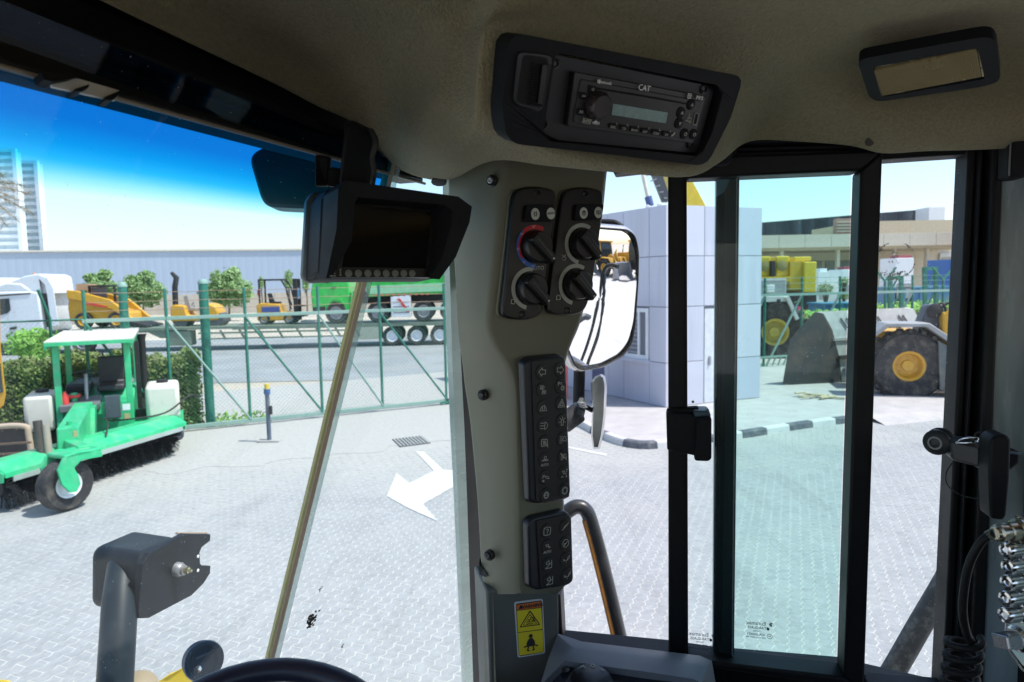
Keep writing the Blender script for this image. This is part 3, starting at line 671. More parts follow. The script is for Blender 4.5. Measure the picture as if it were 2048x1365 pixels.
# forklift
fk = thing('yellow_forklift', 'yellow forklift with black mast and overhead guard, on the trailer left of the green truck', 'forklift', SP(560, 0))
sprism([(521, zd+.18), (520, zd+.95), (526, zd+1.05), (567, zd+.98), (570, zd+.6), (588, zd+.6), (588, zd+.18)], -.55, .55).build('body', yellow, fk, bevel=.05, smooth=40)
sprism([(531, zd+.85), (566, zd+.85), (566, zd+.6), (531, zd+.6)], -.57, -.54).build('side_panel', mat('blue_panel', (.05, .09, .3), .4), fk)
for pth in ([(527, 1.0), (527, 2.15)], [(588, .7), (580, 1.75), (571, 2.15)]):
    for o_ in (-.5, .5): mb().tube([SP(x, zd+z, o_) for x, z in pth], .045, 6).build('guard_post', dark, fk)
sprism([(525, zd+2.2), (572, zd+2.2), (572, zd+2.12), (525, zd+2.12)], -.5, .5).build('overhead_guard', dark, fk)
sprism([(540, zd+1.5), (543, zd+1.5), (548, zd+1.1), (562, zd+1.08), (562, zd+1.0), (543, zd+1.0)], -.25, .25).build('seat', dark, fk)
mb().tube([SP(576, zd+1.5, 0), SP(584, zd+.9, 0)], .05, 6).build('steering_column', dark, fk)
for o_ in (-.35, .35): sprism([(592, zd+2.2), (600, zd+2.2), (600, zd+.15), (592, zd+.15)], o_-.06, o_+.06).build('mast_rail', dark, fk)
sprism([(596, zd+1.75), (599, zd+1.75), (599, zd+1.2), (596, zd+1.2)], -.4, .4).build('mast_plate', mat('mast_blue', (.04, .16, .4), .5), fk)
for z in (.4, .9): sprism([(600, zd+z), (612, zd+z), (612, zd+z-.06), (600, zd+z-.06)], -.5, .5).build('fork_carriage', dark, fk)
sprism([(604, zd+.15), (632, zd+.12), (632, zd+.08), (604, zd+.05)], -.35, -.2).build('fork', steel, fk)
sprism([(604, zd+.15), (632, zd+.12), (632, zd+.08), (604, zd+.05)], .2, .35).build('fork', steel, fk)
sprism([(523, zd+1.7), (526, zd+1.7), (526, zd+1.4), (523, zd+1.4)], -.5, -.4).build('tail_lamp', red, fk)
for x in (535, 584):
    for o_, s_ in ((-.5, -1), (.5, 1)): wheel(fk, SP(x, zd+.27, o_), tper*s_, .27, .22)
# green dump truck
gt = thing('green_dump_truck', 'bright green four-axle dump truck with a long tipper body, on the trailer', 'truck', SP(790, 0))
gr = mat('truck_green', (0.02, 0.50, 0.07), .35, coat=.3, dirt=.15, dcol=(.3, .4, .25)); grp = mat('tipper_pale_green', (0.30, 0.62, 0.36), .5, dirt=.3, dcol=(.4, .45, .35))
sprism([(636, zd+.5), (634, zd+1.5), (640, zd+2.3), (646, zd+3.0), (706, zd+3.05), (710, zd+.55), (700, zd+.5), (696, zd+.95), (675, zd+1.05), (664, zd+.5)], -1.2, 1.2).build('cab', gr, gt, bevel=.06, smooth=40)
sprism([(651, zd+2.0), (651, zd+2.6), (684, zd+2.6), (684, zd+2.1), (668, zd+1.95)], -1.23, -1.19).build('window', glassdark, gt)
sprism([(674, zd+1.75), (683, zd+1.78), (683, zd+1.7), (674, zd+1.68)], -1.26, -1.19).build('door_handle', dark, gt)
sprism([(637, zd+.8), (661, zd+.85), (661, zd+.6), (637, zd+.6)], -1.24, -1.18).build('step', dark, gt)
sprism([(664, zd+.9), (672, zd+1.25), (690, zd+1.28), (698, zd+.95), (694, zd+.95), (686, zd+1.15), (674, zd+1.12), (668, zd+.9)], -1.3, -1.15).build('wheel_arch', gr, gt)
sprism([(745, zd+1.25), (736, zd+2.3), (740, zd+2.9), (1010, zd+3.0), (1010, zd+1.45), (870, zd+1.35)], -1.25, 1.25).build('tipper_body', gr, gt, bevel=.03)
sprism([(748, zd+1.38), (748, zd+1.78), (1010, zd+1.95), (1010, zd+1.55)], -1.32, -1.25).build('tipper_sill', grp, gt)
for k in range(9): x = 770+k*30; sprism([(x, zd+1.9), (x, zd+2.9), (x+3, zd+2.9), (x+3, zd+1.9)], -1.32, -1.25).build('rib', gr, gt)
sprism([(740, zd+2.5), (1010, zd+2.75), (1010, zd+2.65), (740, zd+2.4)], -1.33, -1.26).build('rail', mat('deep_green', (.01, .25, .05), .5), gt)
sprism([(700, zd+.9), (1000, zd+.9), (1000, zd+1.5), (712, zd+1.5)], -.6, .6).build('chassis', dark, gt)
sprism([(714, zd+.55), (718, zd+1.35), (712, zd+1.5), (708, zd+.6)], -1.25, -1.0).build('mud_flap', gr, gt)
for k in range(10): sprism([(758+k*11, zd+1.38), (762+k*11, zd+1.38), (762+k*11, zd+1.30), (758+k*11, zd+1.30)], -1.36, -1.2).build('marker_lamp', mat('marker_red', (.7, .1, .05), .4), gt)
bx = sprism([(788, zd+.25), (788, zd+1.25), (826, zd+1.3), (826, zd+.25)], -1.35, -.8).build('guard_board', whitep, gt, bevel=.02)
for k in range(3): sprism([(800+k*6, zd+1.15-k*.22), (806+k*6, zd+1.15-k*.22), (812+k*6, zd+.95-k*.22), (806+k*6, zd+.95-k*.22)], -1.37, -1.35).build('red_chevron', red, gt)
for z in (1.0, .78, .5): sprism([(792, zd+z), (823, zd+z), (823, zd+z-.03), (792, zd+z-.03)], -1.362, -1.352).build('board_slot', dark, gt)
sprism([(725, zd+1.1), (732, zd+1.1), (732, zd+.9), (725, zd+.9)], -1.1, -.8).build('yellow_tank_cap', lemon, gt)
for x in (681, 762, 850, 902): 
    for o_, s_ in ((-1.05, -1), (1.05, 1)): wheel(gt, SP(x, zd+.52, o_), tper*s_, .52, .32, steel)

# ============================================================ GREEN ROAD SWEEPER
SWO = V((-7.72, 12.6, 0)); SWA = math.atan2(-.9, .44)
MS = Matrix.Rotation(SWA, 3, 'Z')
def W(x, y, z): return SWO+MS@V((x, y, z))
sw = thing('road_sweeper', 'green ride-on road sweeper with canopy, white water tanks and long black brush', 'sweeper', SWO)
def wbox(x0, x1, y0, y1, z0, z1): return mb().box(W((x0+x1)/2, (y0+y1)/2, (z0+z1)/2), (x1-x0, y1-y0, z1-z0), SWA)
def wpoly(pts, y0, y1): return mb().prism([W(x, y0, z) for x, z in pts], MS@V((0, y1-y0, 0)))
canm = mat('canopy_cream', (0.66, 0.64, 0.58), .7, dirt=.4, dcol=(.4, .38, .33), dscale=5)
wpoly([(-1.15, 2.16), (1.15, 2.10), (1.15, 2.14), (-1.15, 2.20)], -.62, .68).build('canopy', canm, sw)
for y in (-.6, .64): wpoly([(-1.15, 2.10), (1.15, 2.0), (1.17, 2.1), (-1.15, 2.16)], y-.02, y+.02).build('canopy_edge', green, sw)
wpoly([(1.13, 2.06), (1.17, 2.06), (1.17, 2.12), (1.13, 2.12)], -.62, .68).build('canopy_edge', green, sw)
for x, y in ((.9, -.5), (.9, .56), (-.9, .6), (-.9, -.55)): wbox(x-.04, x+.04, y-.05, y+.05, .55, 2.05).build('canopy_post', green, sw, bevel=.01)
wbox(-.16, -.06, .62, .7, .7, 2.0).build('exhaust_pipe', dark, sw)
mb().tube([W(-.9, .72, .8), W(-.9, .72, 2.0), W(-.9, .72, 2.08)], [.07, .07, .1], 12).build('exhaust_stack', dark, sw, smooth=40)
wpoly([(-2.2, .45), (-2.2, 1.05), (-.2, 1.15), (.3, 1.0), (.85, .98), (.95, .45)], -.55, .6).build('body', green, sw, bevel=.03)
wbox(-2.15, -.5, -.5, .55, 1.08, 1.22).build('engine_cover', mat('grey_cover', (.2, .22, .23), .6), sw, bevel=.04)
wpoly([(.5, .98), (1.0, .9), (1.0, 1.02), (.5, 1.1)], -.5, .1).build('dash_panel', mat('grey_panel', (.13, .14, .15), .6), sw, bevel=.015)
tankm = mat('water_tank_plastic', (0.68, 0.66, 0.58), .5, dirt=.4, dcol=(.45, .4, .3), dscale=6)
for y0, y1, zb in ((.8, 1.35, .62), (-1.02, -.58, .6)):
    T = wbox(.1, .92, y0, y1, zb, zb+.62).build('water_tank', tankm, sw, bevel=.07, seg=3, smooth=40)
    mb().lathe([(.1, 0), (.1, .05), (.0, .06)], W(.45, (y0+y1)/2, zb+.62), (0, 0, 1), 14).build('tank_cap', dark, T, smooth=40)
wbox(-.1, 1.0, .55, 1.4, .5, .6).build('tank_shelf', green, sw)
# seat
wpoly([(-.35, 1.12), (-.28, 1.72), (-.15, 1.74), (-.14, 1.25), (.25, 1.25), (.28, 1.12)], .0, .45).build('seat', mat('black_vinyl', (.02, .02, .023), .45), sw, bevel=.04, seg=3, smooth=40)
wpoly([(-.33, 1.15), (-.28, 1.66), (-.15, 1.62), (-.1, 1.28)], .46, .52).build('armrest', mat('worn_vinyl', (.35, .32, .27), .8), sw, bevel=.02)
wpoly([(-.25, 1.12), (.3, 1.12), (.32, 1.3), (-.2, 1.3)], -.48, -.08).build('seat', mat('black_vinyl', (.02, .02, .023), .45), sw, bevel=.05)
# steering wheel
cW = W(.55, -.12, 1.5); tilt = (MS@V((-.35, 0, .94))).normalized(); a = tilt.orthogonal().normalized(); b_ = tilt.cross(a)
stw = mb().tube([cW+(a*math.cos(k*.3927)+b_*math.sin(k*.3927))*.2 for k in range(16)], .016, 8, closed=True).build('steering_wheel', dark, sw, smooth=60)
for k in range(3): mb().tube([cW, cW+(a*math.cos(k*2.094)+b_*math.sin(k*2.094))*.2], .012, 6).build('spoke', dark, stw)
mb().tube([cW, W(.68, -.12, 1.05)], .03, 8).build('steering_column', steel, sw)
mb().tube([W(.75, -.3, .98), W(.75, -.3, 1.2)], .055, 12).build('filler_neck', green, sw, smooth=40)
mb().lathe([(.06, 0), (.06, .2), (.03, .26), (.03, .3)], W(.88, -.42, .95), (0, 0, 1), 12).build('fire_bottle', red, sw, smooth=40)
wbox(.6, .85, -.42, -.2, 1.12, 1.17).build('red_cushion', red, sw, bevel=.02)
wbox(1.02, 1.08, .18, .42, .75, 1.15).build('hydraulic_box', mat('grey_box', (.07, .08, .1), .5), sw, bevel=.01)
wbox(.95, 1.0, .12, .52, .55, 1.02).build('side_panel', green, sw)
wbox(1.0, 1.006, .44, .56, .86, .97).build('sticker', whitep, sw); wbox(1.0, 1.006, .46, .55, .7, .8).build('sticker', mat('tan_sticker', (.5, .4, .2), .6), sw)
# front arm beam: box girder down to the caster fork
wpoly([(1.0, .72), (1.0, 1.06), (2.95, .98), (3.0, .62), (2.6, .55)], -.28, .0).build('front_beam', green, sw, bevel=.02)
wpoly([(1.0, 1.0), (1.35, 1.0), (1.7, .45), (1.5, .4)], -.02, .06).build('beam_brace', green, sw)
mb().lathe([(.04, 0), (.04, .06), (0, .07)], W(2.75, -.14, .98), (0, 0, 1), 10).build('pivot_cap', green, sw, smooth=40)
wbox(2.96, 2.97, -.07, -.02, .68, .92).build('sticker', mat('tan_sticker', (.5, .4, .2), .6), sw)
mb().tube([W(3.1, -.45, .45), W(2.95, -.5, 1.12)], .06, 12).build('lift_cylinder', mat('rusty_black', (.05, .045, .04), .7, dirt=.6, dcol=(.25, .12, .05)), sw, smooth=40)
mb().tube([W(3.12, -.36, .5), W(2.98, -.4, 1.05)], .05, 10).build('lift_cylinder', mat('rusty_grey', (.3, .27, .22), .7, dirt=.7, dcol=(.28, .14, .06)), sw, smooth=40)
# fork: curved bracket and caster
fk_ = [(2.7, .56), (3.3, .62), (3.62, .6), (3.75, .5), (3.9, .2), (3.98, .18), (4.02, .28), (3.92, .56), (3.78, .72), (3.6, .76), (2.7, .7)]
wc = W(3.85, -.1, .36); wa = V((.91, -.41, 0)).normalized(); wt_ = V((-.41, -.91, 0)).normalized()
fkp = [(-.42, .74), (-.05, .82), (.12, .76), (.2, .62), (.16, .42), (.06, .28), (-.03, .27), (-.09, .36), (-.06, .5), (-.02, .6), (-.12, .68), (-.42, .66)]
for o_ in (-.2, .16): mb().prism([V((wc.x, wc.y, 0))+wt_*x+wa*o_+V((0, 0, z)) for x, z in fkp], wa*.04).build('caster_fork', green, sw, bevel=.008)
mb().prism([V((wc.x, wc.y, 0))+wt_*x+wa*o_+V((0, 0, .74)) for x, o_ in ((-.42, -.2), (.1, -.2), (.1, .2), (-.42, .2))], V((0, 0, .06))).build('fork_top', green, sw, bevel=.02)
mb().bar(W(2.9, -.14, .74), V((wc.x, wc.y, .77))-wt_*.3, .16, .12).build('fork_arm', green, sw, bevel=.02)
wheel(sw, wc, wa, .35, .22, whitep, rimk=.5)
for o_ in (-.85, .75): wheel(sw, W(-1.5, o_, .42), MS@V((0, 1 if o_ > 0 else -1, 0)), .42, .28, whitep)
for o_ in (-.7, .7): wheel(sw, W(.1, o_, .36), MS@V((0, 1 if o_ > 0 else -1, 0)), .36, .24, whitep)
# brush and its hood
b0, b1 = V((-7.02, 9.05, .335)), V((-6.22, 12.12, .335)); bd = (b1-b0).normalized(); bp_ = V((bd.y, -bd.x, 0))
hood = [(-.40, .30), (-.16, .36), (.06, .36), (.30, .25), (.31, .18), (.29, .18), (.28, .23), (.06, .33), (-.16, .33), (-.38, .28)]
H_ = mb().prism([b0-bd*.1+bp_*x+V((0, 0, z-.0-.0)) for x, z in hood], bd*((b1-b0).length+.2)); ho = H_.build('brush_hood', green, sw, bevel=.006)
for e, s_ in ((b0-bd*.1, -1), (b1+bd*.1, 1)):
    mb().prism([e+bp_*x+V((0, 0, z)) for x, z in ((-.39, .29), (-.16, .35), (.06, .35), (.29, .24), (.27, .12), (-.32, .1))], bd*s_*.03).build('hood_end', green, sw)
mb().bar(b0+bp_*.31+V((0, 0, .15)), b1+bp_*.31+V((0, 0, .15)), .02, .07).build('rubber_skirt_rail', mat('rail_silver', (.35, .42, .4), .5, dirt=.5), sw)
L_ = (b1-b0).length; R_ = .33
core = mb().lathe([(0, 0), (.12, 0), (.12, L_), (0, L_)], b0, bd, 14).build('brush_core', dark, sw)
bm_ = mb(); a = bd.cross(V((0, 0, 1))).normalized(); b_ = bd.cross(a)
for k in range(26):
    for j in range(130):
        th = rnd.uniform(0, 6.283); s_ = (k+.5)/26*L_+.035*math.sin(th*5+k*2.4)+rnd.uniform(-.018, .018); e = a*math.cos(th)+b_*math.sin(th); t_ = bd.cross(e)*.006; r1 = R_*rnd.uniform(.88, 1.02)
        p0 = b0+bd*s_+e*.12; p1 = b0+bd*(s_+rnd.uniform(-.015, .015))+e*r1+t_*rnd.uniform(-3, 3); i = len(bm_.v)
        bm_.v += [p0-t_, p0+t_, p1+t_*.7, p1-t_*.7, p0+bd*.008, p1+bd*.008]; bm_.f += [(i, i+1, i+2, i+3), (i, i+4, i+5, i+3)]
bm_.build('bristles', mat('bristle_black', (.018, .02, .022), .6), sw, kind='stuff')
mb().tube([b1-bd*.02, b1+bd*.24], .13, 14).build('brush_motor', mat('motor_grey', (.06, .065, .08), .5), sw, smooth=40)
hs = cmr([W(1.05, .3, .72), W(1.35, .5, .7)+V((0, 0, .05)), W(1.2, 1.1, .78), W(.9, 1.5, 1.0), W(.75, 1.7, .95)], 6)
mb().tube(hs, .016, 6).build('hose', dark, sw, smooth=60)
mb().tube(cmr([W(1.1, .3, .7), W(1.6, .2, .84), W(2.1, .3, .84), W(2.4, .25, .55)], 6), .014, 6).build('hose', dark, sw, smooth=60)
# rusty machine at left edge + yellow machine edge
rm = thing('rusty_bucket', 'rusty dark metal bucket with a pale rim at the left edge, behind the sweeper wheel', 'bucket', (P(20, 980, 10.6).x, P(20, 980, 10.6).y, 0))
A = P(-40, 860, 10.6); rust = mat('rusty_iron', (.16, .11, .08), .8, dirt=.8, dcol=(.3, .16, .08), dscale=8)
pts = [P(-80, 860, 10.8), P(45, 850, 10.8), P(62, 872, 10.8), P(70, 955, 10.8), P(30, 1005, 10.8), P(-80, 1010, 10.8)]
mb().prism(pts, V((0, .06, 0))).build('side_plate', dark, rm)
rim_ = [P(-80, 862, 10.7), P(40, 852, 10.7), P(58, 874, 10.7), P(66, 955, 10.7)]
mb().tube(cmr(rim_, 5), .045, 8).build('rim', mat('pale_rust', (.45, .36, .27), .8, dirt=.6, dcol=(.3, .15, .08)), rm, smooth=50)
for y_ in (885, 905, 930): mb().bar(P(-60, y_+8, 10.6), P(62, y_, 10.6), .03, .03).build('tine', rust, rm)
mb().prism([P(-80, 852, 10.9), P(45, 842, 10.9), P(45, 842, 11.7), P(-80, 852, 11.7)], V((0, 0, -.05))).build('back_plate', rust, rm)
ye = thing('yellow_machine', 'edge of a yellow machine cab with a dark window at the left picture edge', 'machine', (P(-60, 800, 11.5).x, P(-60, 800, 11.5).y, 0))
mb().prism([P(-160, 560, 11.6), P(-2, 540, 11.6), P(2, 700, 11.6), P(12, 790, 11.6), P(8, 812, 11.6), P(-20, 835, 11.6), P(-160, 840, 11.6)], V((-.66, .75, 0))).build('body', yellow, ye, bevel=.02)
mb().prism([P(-60, 730, 11.58), P(-1, 728, 11.58), P(5, 785, 11.58), P(-60, 800, 11.58)], V((0, .02, 0))).build('window', glassdark, ye)
mb().lathe([(.2, -.15), (.45, -.15), (.45, .15), (.2, .15)], (P(-120, 800, 11.8).x, P(-120, 800, 11.8).y+.4, .45), (0, 1, 0), 20).build('tyre', rubber, ye)

# ============================================================ PANELLED GATEHOUSE, RIGHT
C0 = G(1331, 826); C0.z = 0; LD = V((-.5, .866, 0)).normalized(); RD = V((.92, .39, 0)).normalized()
ZT = 4.62; zj = [0.12, 1.12, 2.37, 3.5, ZT]
gh = thing('gatehouse', 'small single-storey building clad in large pale lilac-grey metal panels, right of the mirror', 'building', C0)
clad = mat('pale_cladding', (0.54, 0.55, 0.64), .38, .15, var=.10, scale=1.5, stretch=(3, 3, .25)); jm = mat('cladding_joint', (0.16, 0.17, 0.2), .8)
cladv = [clad, mat('pale_cladding_b', (0.53, 0.545, 0.64), .4, .15, var=.025, scale=.6), mat('pale_cladding_c', (0.585, 0.59, 0.675), .36, .15, var=.025, scale=.6)]
LN = V((-LD.y, LD.x, 0)); LN = LN if LN.dot(CAM-C0) > 0 else -LN
RN = V((RD.y, -RD.x, 0)); RN = RN if RN.dot(CAM-C0) > 0 else -RN
LS = [0, .54, 1.45, 2.05, 3.2, 4.4, 5.6, 6.8]; RS = [0, 1.05, 1.9, 2.72]
far = C0+LD*6.8; rgt = C0+RD*2.72
ins = (LN+RN)*-.02
mb().prism([C0+ins+V((0, 0, 0)), far-LN*.02, far+RD*2.72, rgt-RN*.02], V((0, 0, ZT-.03))).build('wall', jm, gh)
def panel(a, u, n, s0, s1, z0, z1, k, g=.007):
    q = [a+u*(s0+g)+V((0, 0, z0+g)), a+u*(s1-g)+V((0, 0, z0+g)), a+u*(s1-g)+V((0, 0, z1-g)), a+u*(s0+g)+V((0, 0, z1-g))]
    mb().prism([p-n*.03 for p in q], n*(.032+.002*(k % 2))).build('panel', cladv[k % 3], gh, bevel=.004)
k = 0
for i in range(len(LS)-1):
    for j in range(4):
        k += 1+(i % 2)
        if i == 1 and j == 1: continue
        panel(C0, LD, LN, LS[i], LS[i+1], zj[j], zj[j+1], k)
for i in range(len(RS)-1):
    for j in range(4):
        k += 1
        if i == 1 and j in (0, 1): continue
        panel(C0, RD, RN, RS[i], RS[i+1], zj[j], zj[j+1], k)
# window in the shaded side, door in the lit side
def lq(s0, s1, z0, z1, off): return [C0+LD*s0+LN*off+V((0, 0, z0)), C0+LD*s1+LN*off+V((0, 0, z0)), C0+LD*s1+LN*off+V((0, 0, z1)), C0+LD*s0+LN*off+V((0, 0, z1))]
wn = mb()
for (s0, s1, z0, z1) in ((.57, .66, 1.14, 2.33), (1.33, 1.42, 1.14, 2.33), (.66, 1.33, 2.24, 2.33), (.66, 1.33, 1.14, 1.24), (.88, .94, 1.24, 2.24)): wn.prism(lq(s0, s1, z0, z1, .01), -LN*.07)
wo_ = wn.build('window', whitep, gh)
mb().prism(lq(.66, 1.33, 1.24, 2.24, -.03), -LN*.02).build('pane', glassdark, wo_)
mb().prism(lq(.5, 1.5, 1.06, 1.14, .09), -LN*.12).build('window_sill', clad, gh)
for z in range(9): mb().prism(lq(.95, 1.3, 1.27+z*.1, 1.3+z*.1, -.02), -LN*.006).build('blind_slat', mat('blind_grey', (.35, .36, .38), .6), wo_)
def rq(s0, s1, z0, z1, off): return [C0+RD*s0+RN*off+V((0, 0, z0)), C0+RD*s1+RN*off+V((0, 0, z0)), C0+RD*s1+RN*off+V((0, 0, z1)), C0+RD*s0+RN*off+V((0, 0, z1))]
mb().prism(rq(1.09, 1.86, .13, 2.3, -.02), -RN*.02).build('door', mat('door_white', (.62, .64, .7), .4), gh)
mb().prism(rq(1.2, 1.25, 1.0, 1.2, .01), -RN*.02).build('door_handle', steel, gh)
# raised pavement round the gatehouse, with painted kerb
zk = .12
kp = [(1090, 812), (1125, 829), (1160, 842), (1200, 862), (1235, 876), (1275, 884), (1310, 884), (1345, 880), (1400, 874), (1450, 868), (1490, 863), (1535, 856), (1580, 849), (1630, 842), (1680, 836), (1735, 830)]
edge = [Z(x, y, zk) for x, y in kp]
pvp = mat('pink_paving', (0.42, 0.40, 0.39), .9, var=.12, scale=3, bump=.4, bscale=50, bdist=.004)
back = [V((14.5, 16.5, zk)), V((22, 22.5, zk)), V((22, 26, zk)), V((-2.5, 26, zk)), V((.0, 20.5, zk))]
flat('raised_pavement', [tuple(p)[:2] for p in edge+back], zk-.004, pvp)
eA, eB = edge[-1]+V((0, 0, -.004)), V((14.5, 16.5, zk-.004)); mb().add([eA, eB, V((eB.x+.1, eB.y-.9, 0)), V((eA.x+.1, eA.y-.5, 0))], [(0, 1, 2, 3)]).build('pavement_ramp', pvp, kind='structure')
kb = thing('painted_kerb', 'curved kerb of alternating black and white painted stones round the gatehouse pavement', 'kerb', edge[5])
kw, kk = mat('kerb_white', (.55, .55, .54), .8, dirt=.3, dcol=(.4, .38, .35), dscale=6), mat('kerb_black', (.09, .10, .12), .75, dirt=.6, dcol=(.28, .27, .25), dscale=6)
fine = cmr(edge, 6); acc = [0]
for p, q in zip(fine[:-1], fine[1:]): acc.append(acc[-1]+(q-p).length)
def along(s_):
    for i in range(len(acc)-1):
        if acc[i+1] >= s_: return fine[i].lerp(fine[i+1], (s_-acc[i])/(acc[i+1]-acc[i]))
    return fine[-1]
s_ = 0; k = 0; KL = .62
while s_+KL < acc[-1]:
    B = mb(); lo = []; 
    pts = [along(s_+.006+(KL-.012)*i/4) for i in range(5)]
    rows = []
    for i, p in enumerate(pts):
        d = (pts[min(i+1, 4)]-pts[max(i-1, 0)]).normalized(); n = V((d.y, -d.x, 0)); n = n if n.dot(CAM-p) > 0 else -n
        p = V((p.x, p.y, 0)); rows.append([p-n*.1+V((0, 0, -.02)), p-n*.1+V((0, 0, zk+.008)), p+n*.012+V((0, 0, zk+.008)), p+n*.03+V((0, 0, zk-.02)), p+n*.045+V((0, 0, -.02))])
    B.grid(rows); B.f.append((len(B.v)-1, len(B.v)-2, len(B.v)-3, len(B.v)-4, len(B.v)-5)); B.f.append((0, 1, 2, 3, 4))
    B.build('kerb_stone', kk if (k % 2 == 0) else kw, kb); s_ += KL; k += 1
# navy post and red barrier cabinet left of the gatehouse
q = G(1197, 815); nv = thing('navy_column', 'dark navy square column standing beside the gatehouse wall, below the mirror', 'column', q)
mb().box((q.x, q.y, 1.3), (.26, .26, 2.6)).build('shaft', mat('navy', (.03, .04, .10), .5), nv, bevel=.01); mb().box((q.x, q.y, .06), (.36, .36, .12)).build('foot', mat('navy', (.03, .04, .10), .5), nv)
q = G(1110, 805); rc = thing('barrier_cabinet', 'red barrier cabinet with a small black lock, seen between the pillar and the mirror arm', 'cabinet', q)
mb().box((q.x, q.y, .62), (.62, .4, 1.2)).build('body', mat('coral_red', (.62, .12, .11), .5), rc, bevel=.02)
mb().box((q.x+.22, q.y-.21, .72), (.07, .03, .07)).build('lock', dark, rc)
# ============================================================ RIGHT-HAND YARD
def yawM(a): return Matrix.Rotation(a, 3, 'Z')
# generic articulated wheel loader, built at the origin (front = +X), then placed
greyloader = mat('loader_grey', (0.30, 0.31, 0.32), .5, dirt=.4, dcol=(.35, .31, .25), dscale=3)
def wheel_loader(label, m=None, group=None, name='wheel_loader'):
    m = m or yellow; t = thing(name, label, 'wheel loader', (0, 0, 0), group)
    def pr(pts, y0, y1, nm, mm, bv=.03): return mb().prism([V((x, y0, z)) for x, z in pts], V((0, y1-y0, 0))).build(nm, mm, t, bevel=bv, smooth=40)
    pr([(-3.4, .9), (-3.5, 1.5), (-3.3, 2.15), (-1.2, 2.3), (-1.0, 1.0), (-1.4, .75)], -.8, .8, 'engine_hood', m, .08)
    pr([(-3.6, .8), (-3.75, 1.3), (-3.4, 1.5), (-3.2, .8)], -1.2, 1.2, 'counterweight', m, .05)
    pr([(-1.3, .7), (-1.3, 1.4), (.2, 1.4), (.3, .7)], -.7, .7, 'rear_frame', dark)
    pr([(.2, .7), (.2, 1.6), (1.2, 1.9), (2.2, 1.2), (2.1, .7)], -.5, .5, 'front_frame', m)
    pr([(-1.2, 1.4), (-1.25, 3.2), (-.1, 3.25), (.25, 2.0), (.2, 1.4)], -.72, .72, 'cab', glassdark, .04)
    pr([(-1.4, 3.2), (-1.4, 3.34), (.15, 3.36), (.15, 3.22)], -.85, .85, 'cab_roof', m, .04)
    for x0, x1 in ((-1.25, -1.2), (.24, -.05)):
        for y in (-.75, .68): mb().bar((x0, y+.035, 1.4), (x1, y+.035, 3.25), .08, .08).build('cab_post', m, t)
    for s_ in (-1, 1):
        pr([(.9, 1.9), (1.2, 2.1), (2.2, 1.75), (3.3, .75), (3.3, .5), (3.0, .5), (2.0, 1.4), (1.0, 1.75)], s_*.5-.06, s_*.5+.06, 'lift_arm', m)
        for x in (-2.1, 1.35):
            wheel(t, (x, s_*1.15, .82), (0, s_, 0), .82, .62, m, tread=18, rimk=.48)
            pr([(x-.95, 1.45), (x-.6, 1.78), (x+.6, 1.78), (x+.95, 1.4), (x+.9, 1.32), (x+.55, 1.68), (x-.55, 1.68), (x-.88, 1.38)], s_*1.15-.33, s_*1.15+.33, 'fender', m, .02)
    pr([(3.15, .15), (3.1, 1.1), (3.3, 1.5), (3.4, 1.4), (3.35, .3), (4.5, .12), (4.5, .05), (3.3, .05)], -1.45, 1.45, 'bucket', steel, .02)
    for s_ in (-1, 1): pr([(3.15, .15), (3.15, 1.2), (3.35, 1.45), (4.4, .12)], s_*1.45-.03, s_*1.45+.03, 'bucket_side', steel, 0)
    pr([(1.0, 1.9), (1.6, 2.6), (1.8, 2.5), (2.6, 1.5), (2.4, 1.4)], -.1, .1, 'tilt_lever', m)
    mb().tube([(-2.6, .35, 2.2), (-2.6, .35, 2.95)], .07, 10).build('exhaust_pipe', dark, t, smooth=40)
    for s_ in (-1, 1): mb().box((-3.62, s_*.8, 1.75), (.05, .2, .14)).build('tail_lamp', red, t)
    return t
def put(o, x, y, ang, s=1.0): o.location = (x, y, 0); o.rotation_euler = (0, 0, ang); o.scale = (s, s, s); return o
# row of yellow machines seen in the mirror, behind the cab to the right
L1 = wheel_loader('yellow wheel loader parked nearest in the row reflected in the cab mirror', group='yellow wheel loaders reflected in the mirror')
put(L1, 20.5, -6.2, math.radians(116))
labs = ['yellow wheel loader second in the row reflected in the cab mirror', 'yellow wheel loader third in the row reflected in the cab mirror', 'yellow wheel loader farthest in the row reflected in the cab mirror']
for k, (x, y) in enumerate(((21.5, -1.6), (19.0, -11.2), (22.5, 3.2))):
    c = copy_tree(L1); c['label'] = labs[k]; put(c, x, y, math.radians(112))
# the loader whose yellow-rimmed front wheel and arm show in the right window
WL = P(1812, 738, 16.5); gy = thing('yellow_loader', 'yellow wheel loader with a dusty black tyre and bright yellow rim, behind the right window', 'wheel loader', (WL.x, WL.y, 0))
ax = V((-.25, -.97, 0)).normalized(); fw = V((.97, -.25, 0)).normalized()
def Y_(x, y, z): return V((WL.x, WL.y, 0))+fw*x-ax*y+V((0, 0, z))
wheel(gy, (WL.x, WL.y, .82), ax, .84, .6, yellow, tread=20, rimk=.42, n=36)
wheel(gy, Y_(0, 2.3, .82), -ax, .84, .6, yellow, tread=20, rimk=.47, n=36)
def yp(pts, y0, y1, nm, m, bv=.02): return mb().prism([Y_(x, y0, z) for x, z in pts], -ax*(y1-y0)).build(nm, m, gy, bevel=bv, smooth=40)
yp([(-.9, 1.55), (-.55, 1.86), (.35, 1.86), (.85, 1.5), (1.3, .8), (1.3, .25), (1.22, .25), (1.2, .78), (.78, 1.4), (.3, 1.77), (-.5, 1.77), (-.83, 1.5)], -.42, .36, 'fender', greyloader)
yp([(.55, 1.45), (.62, .3), (1.25, .25), (1.2, 1.0)], -.40, -.36, 'fender_skirt', mat('skirt_dark', (.10, .12, .12), .6, dirt=.4), 0)
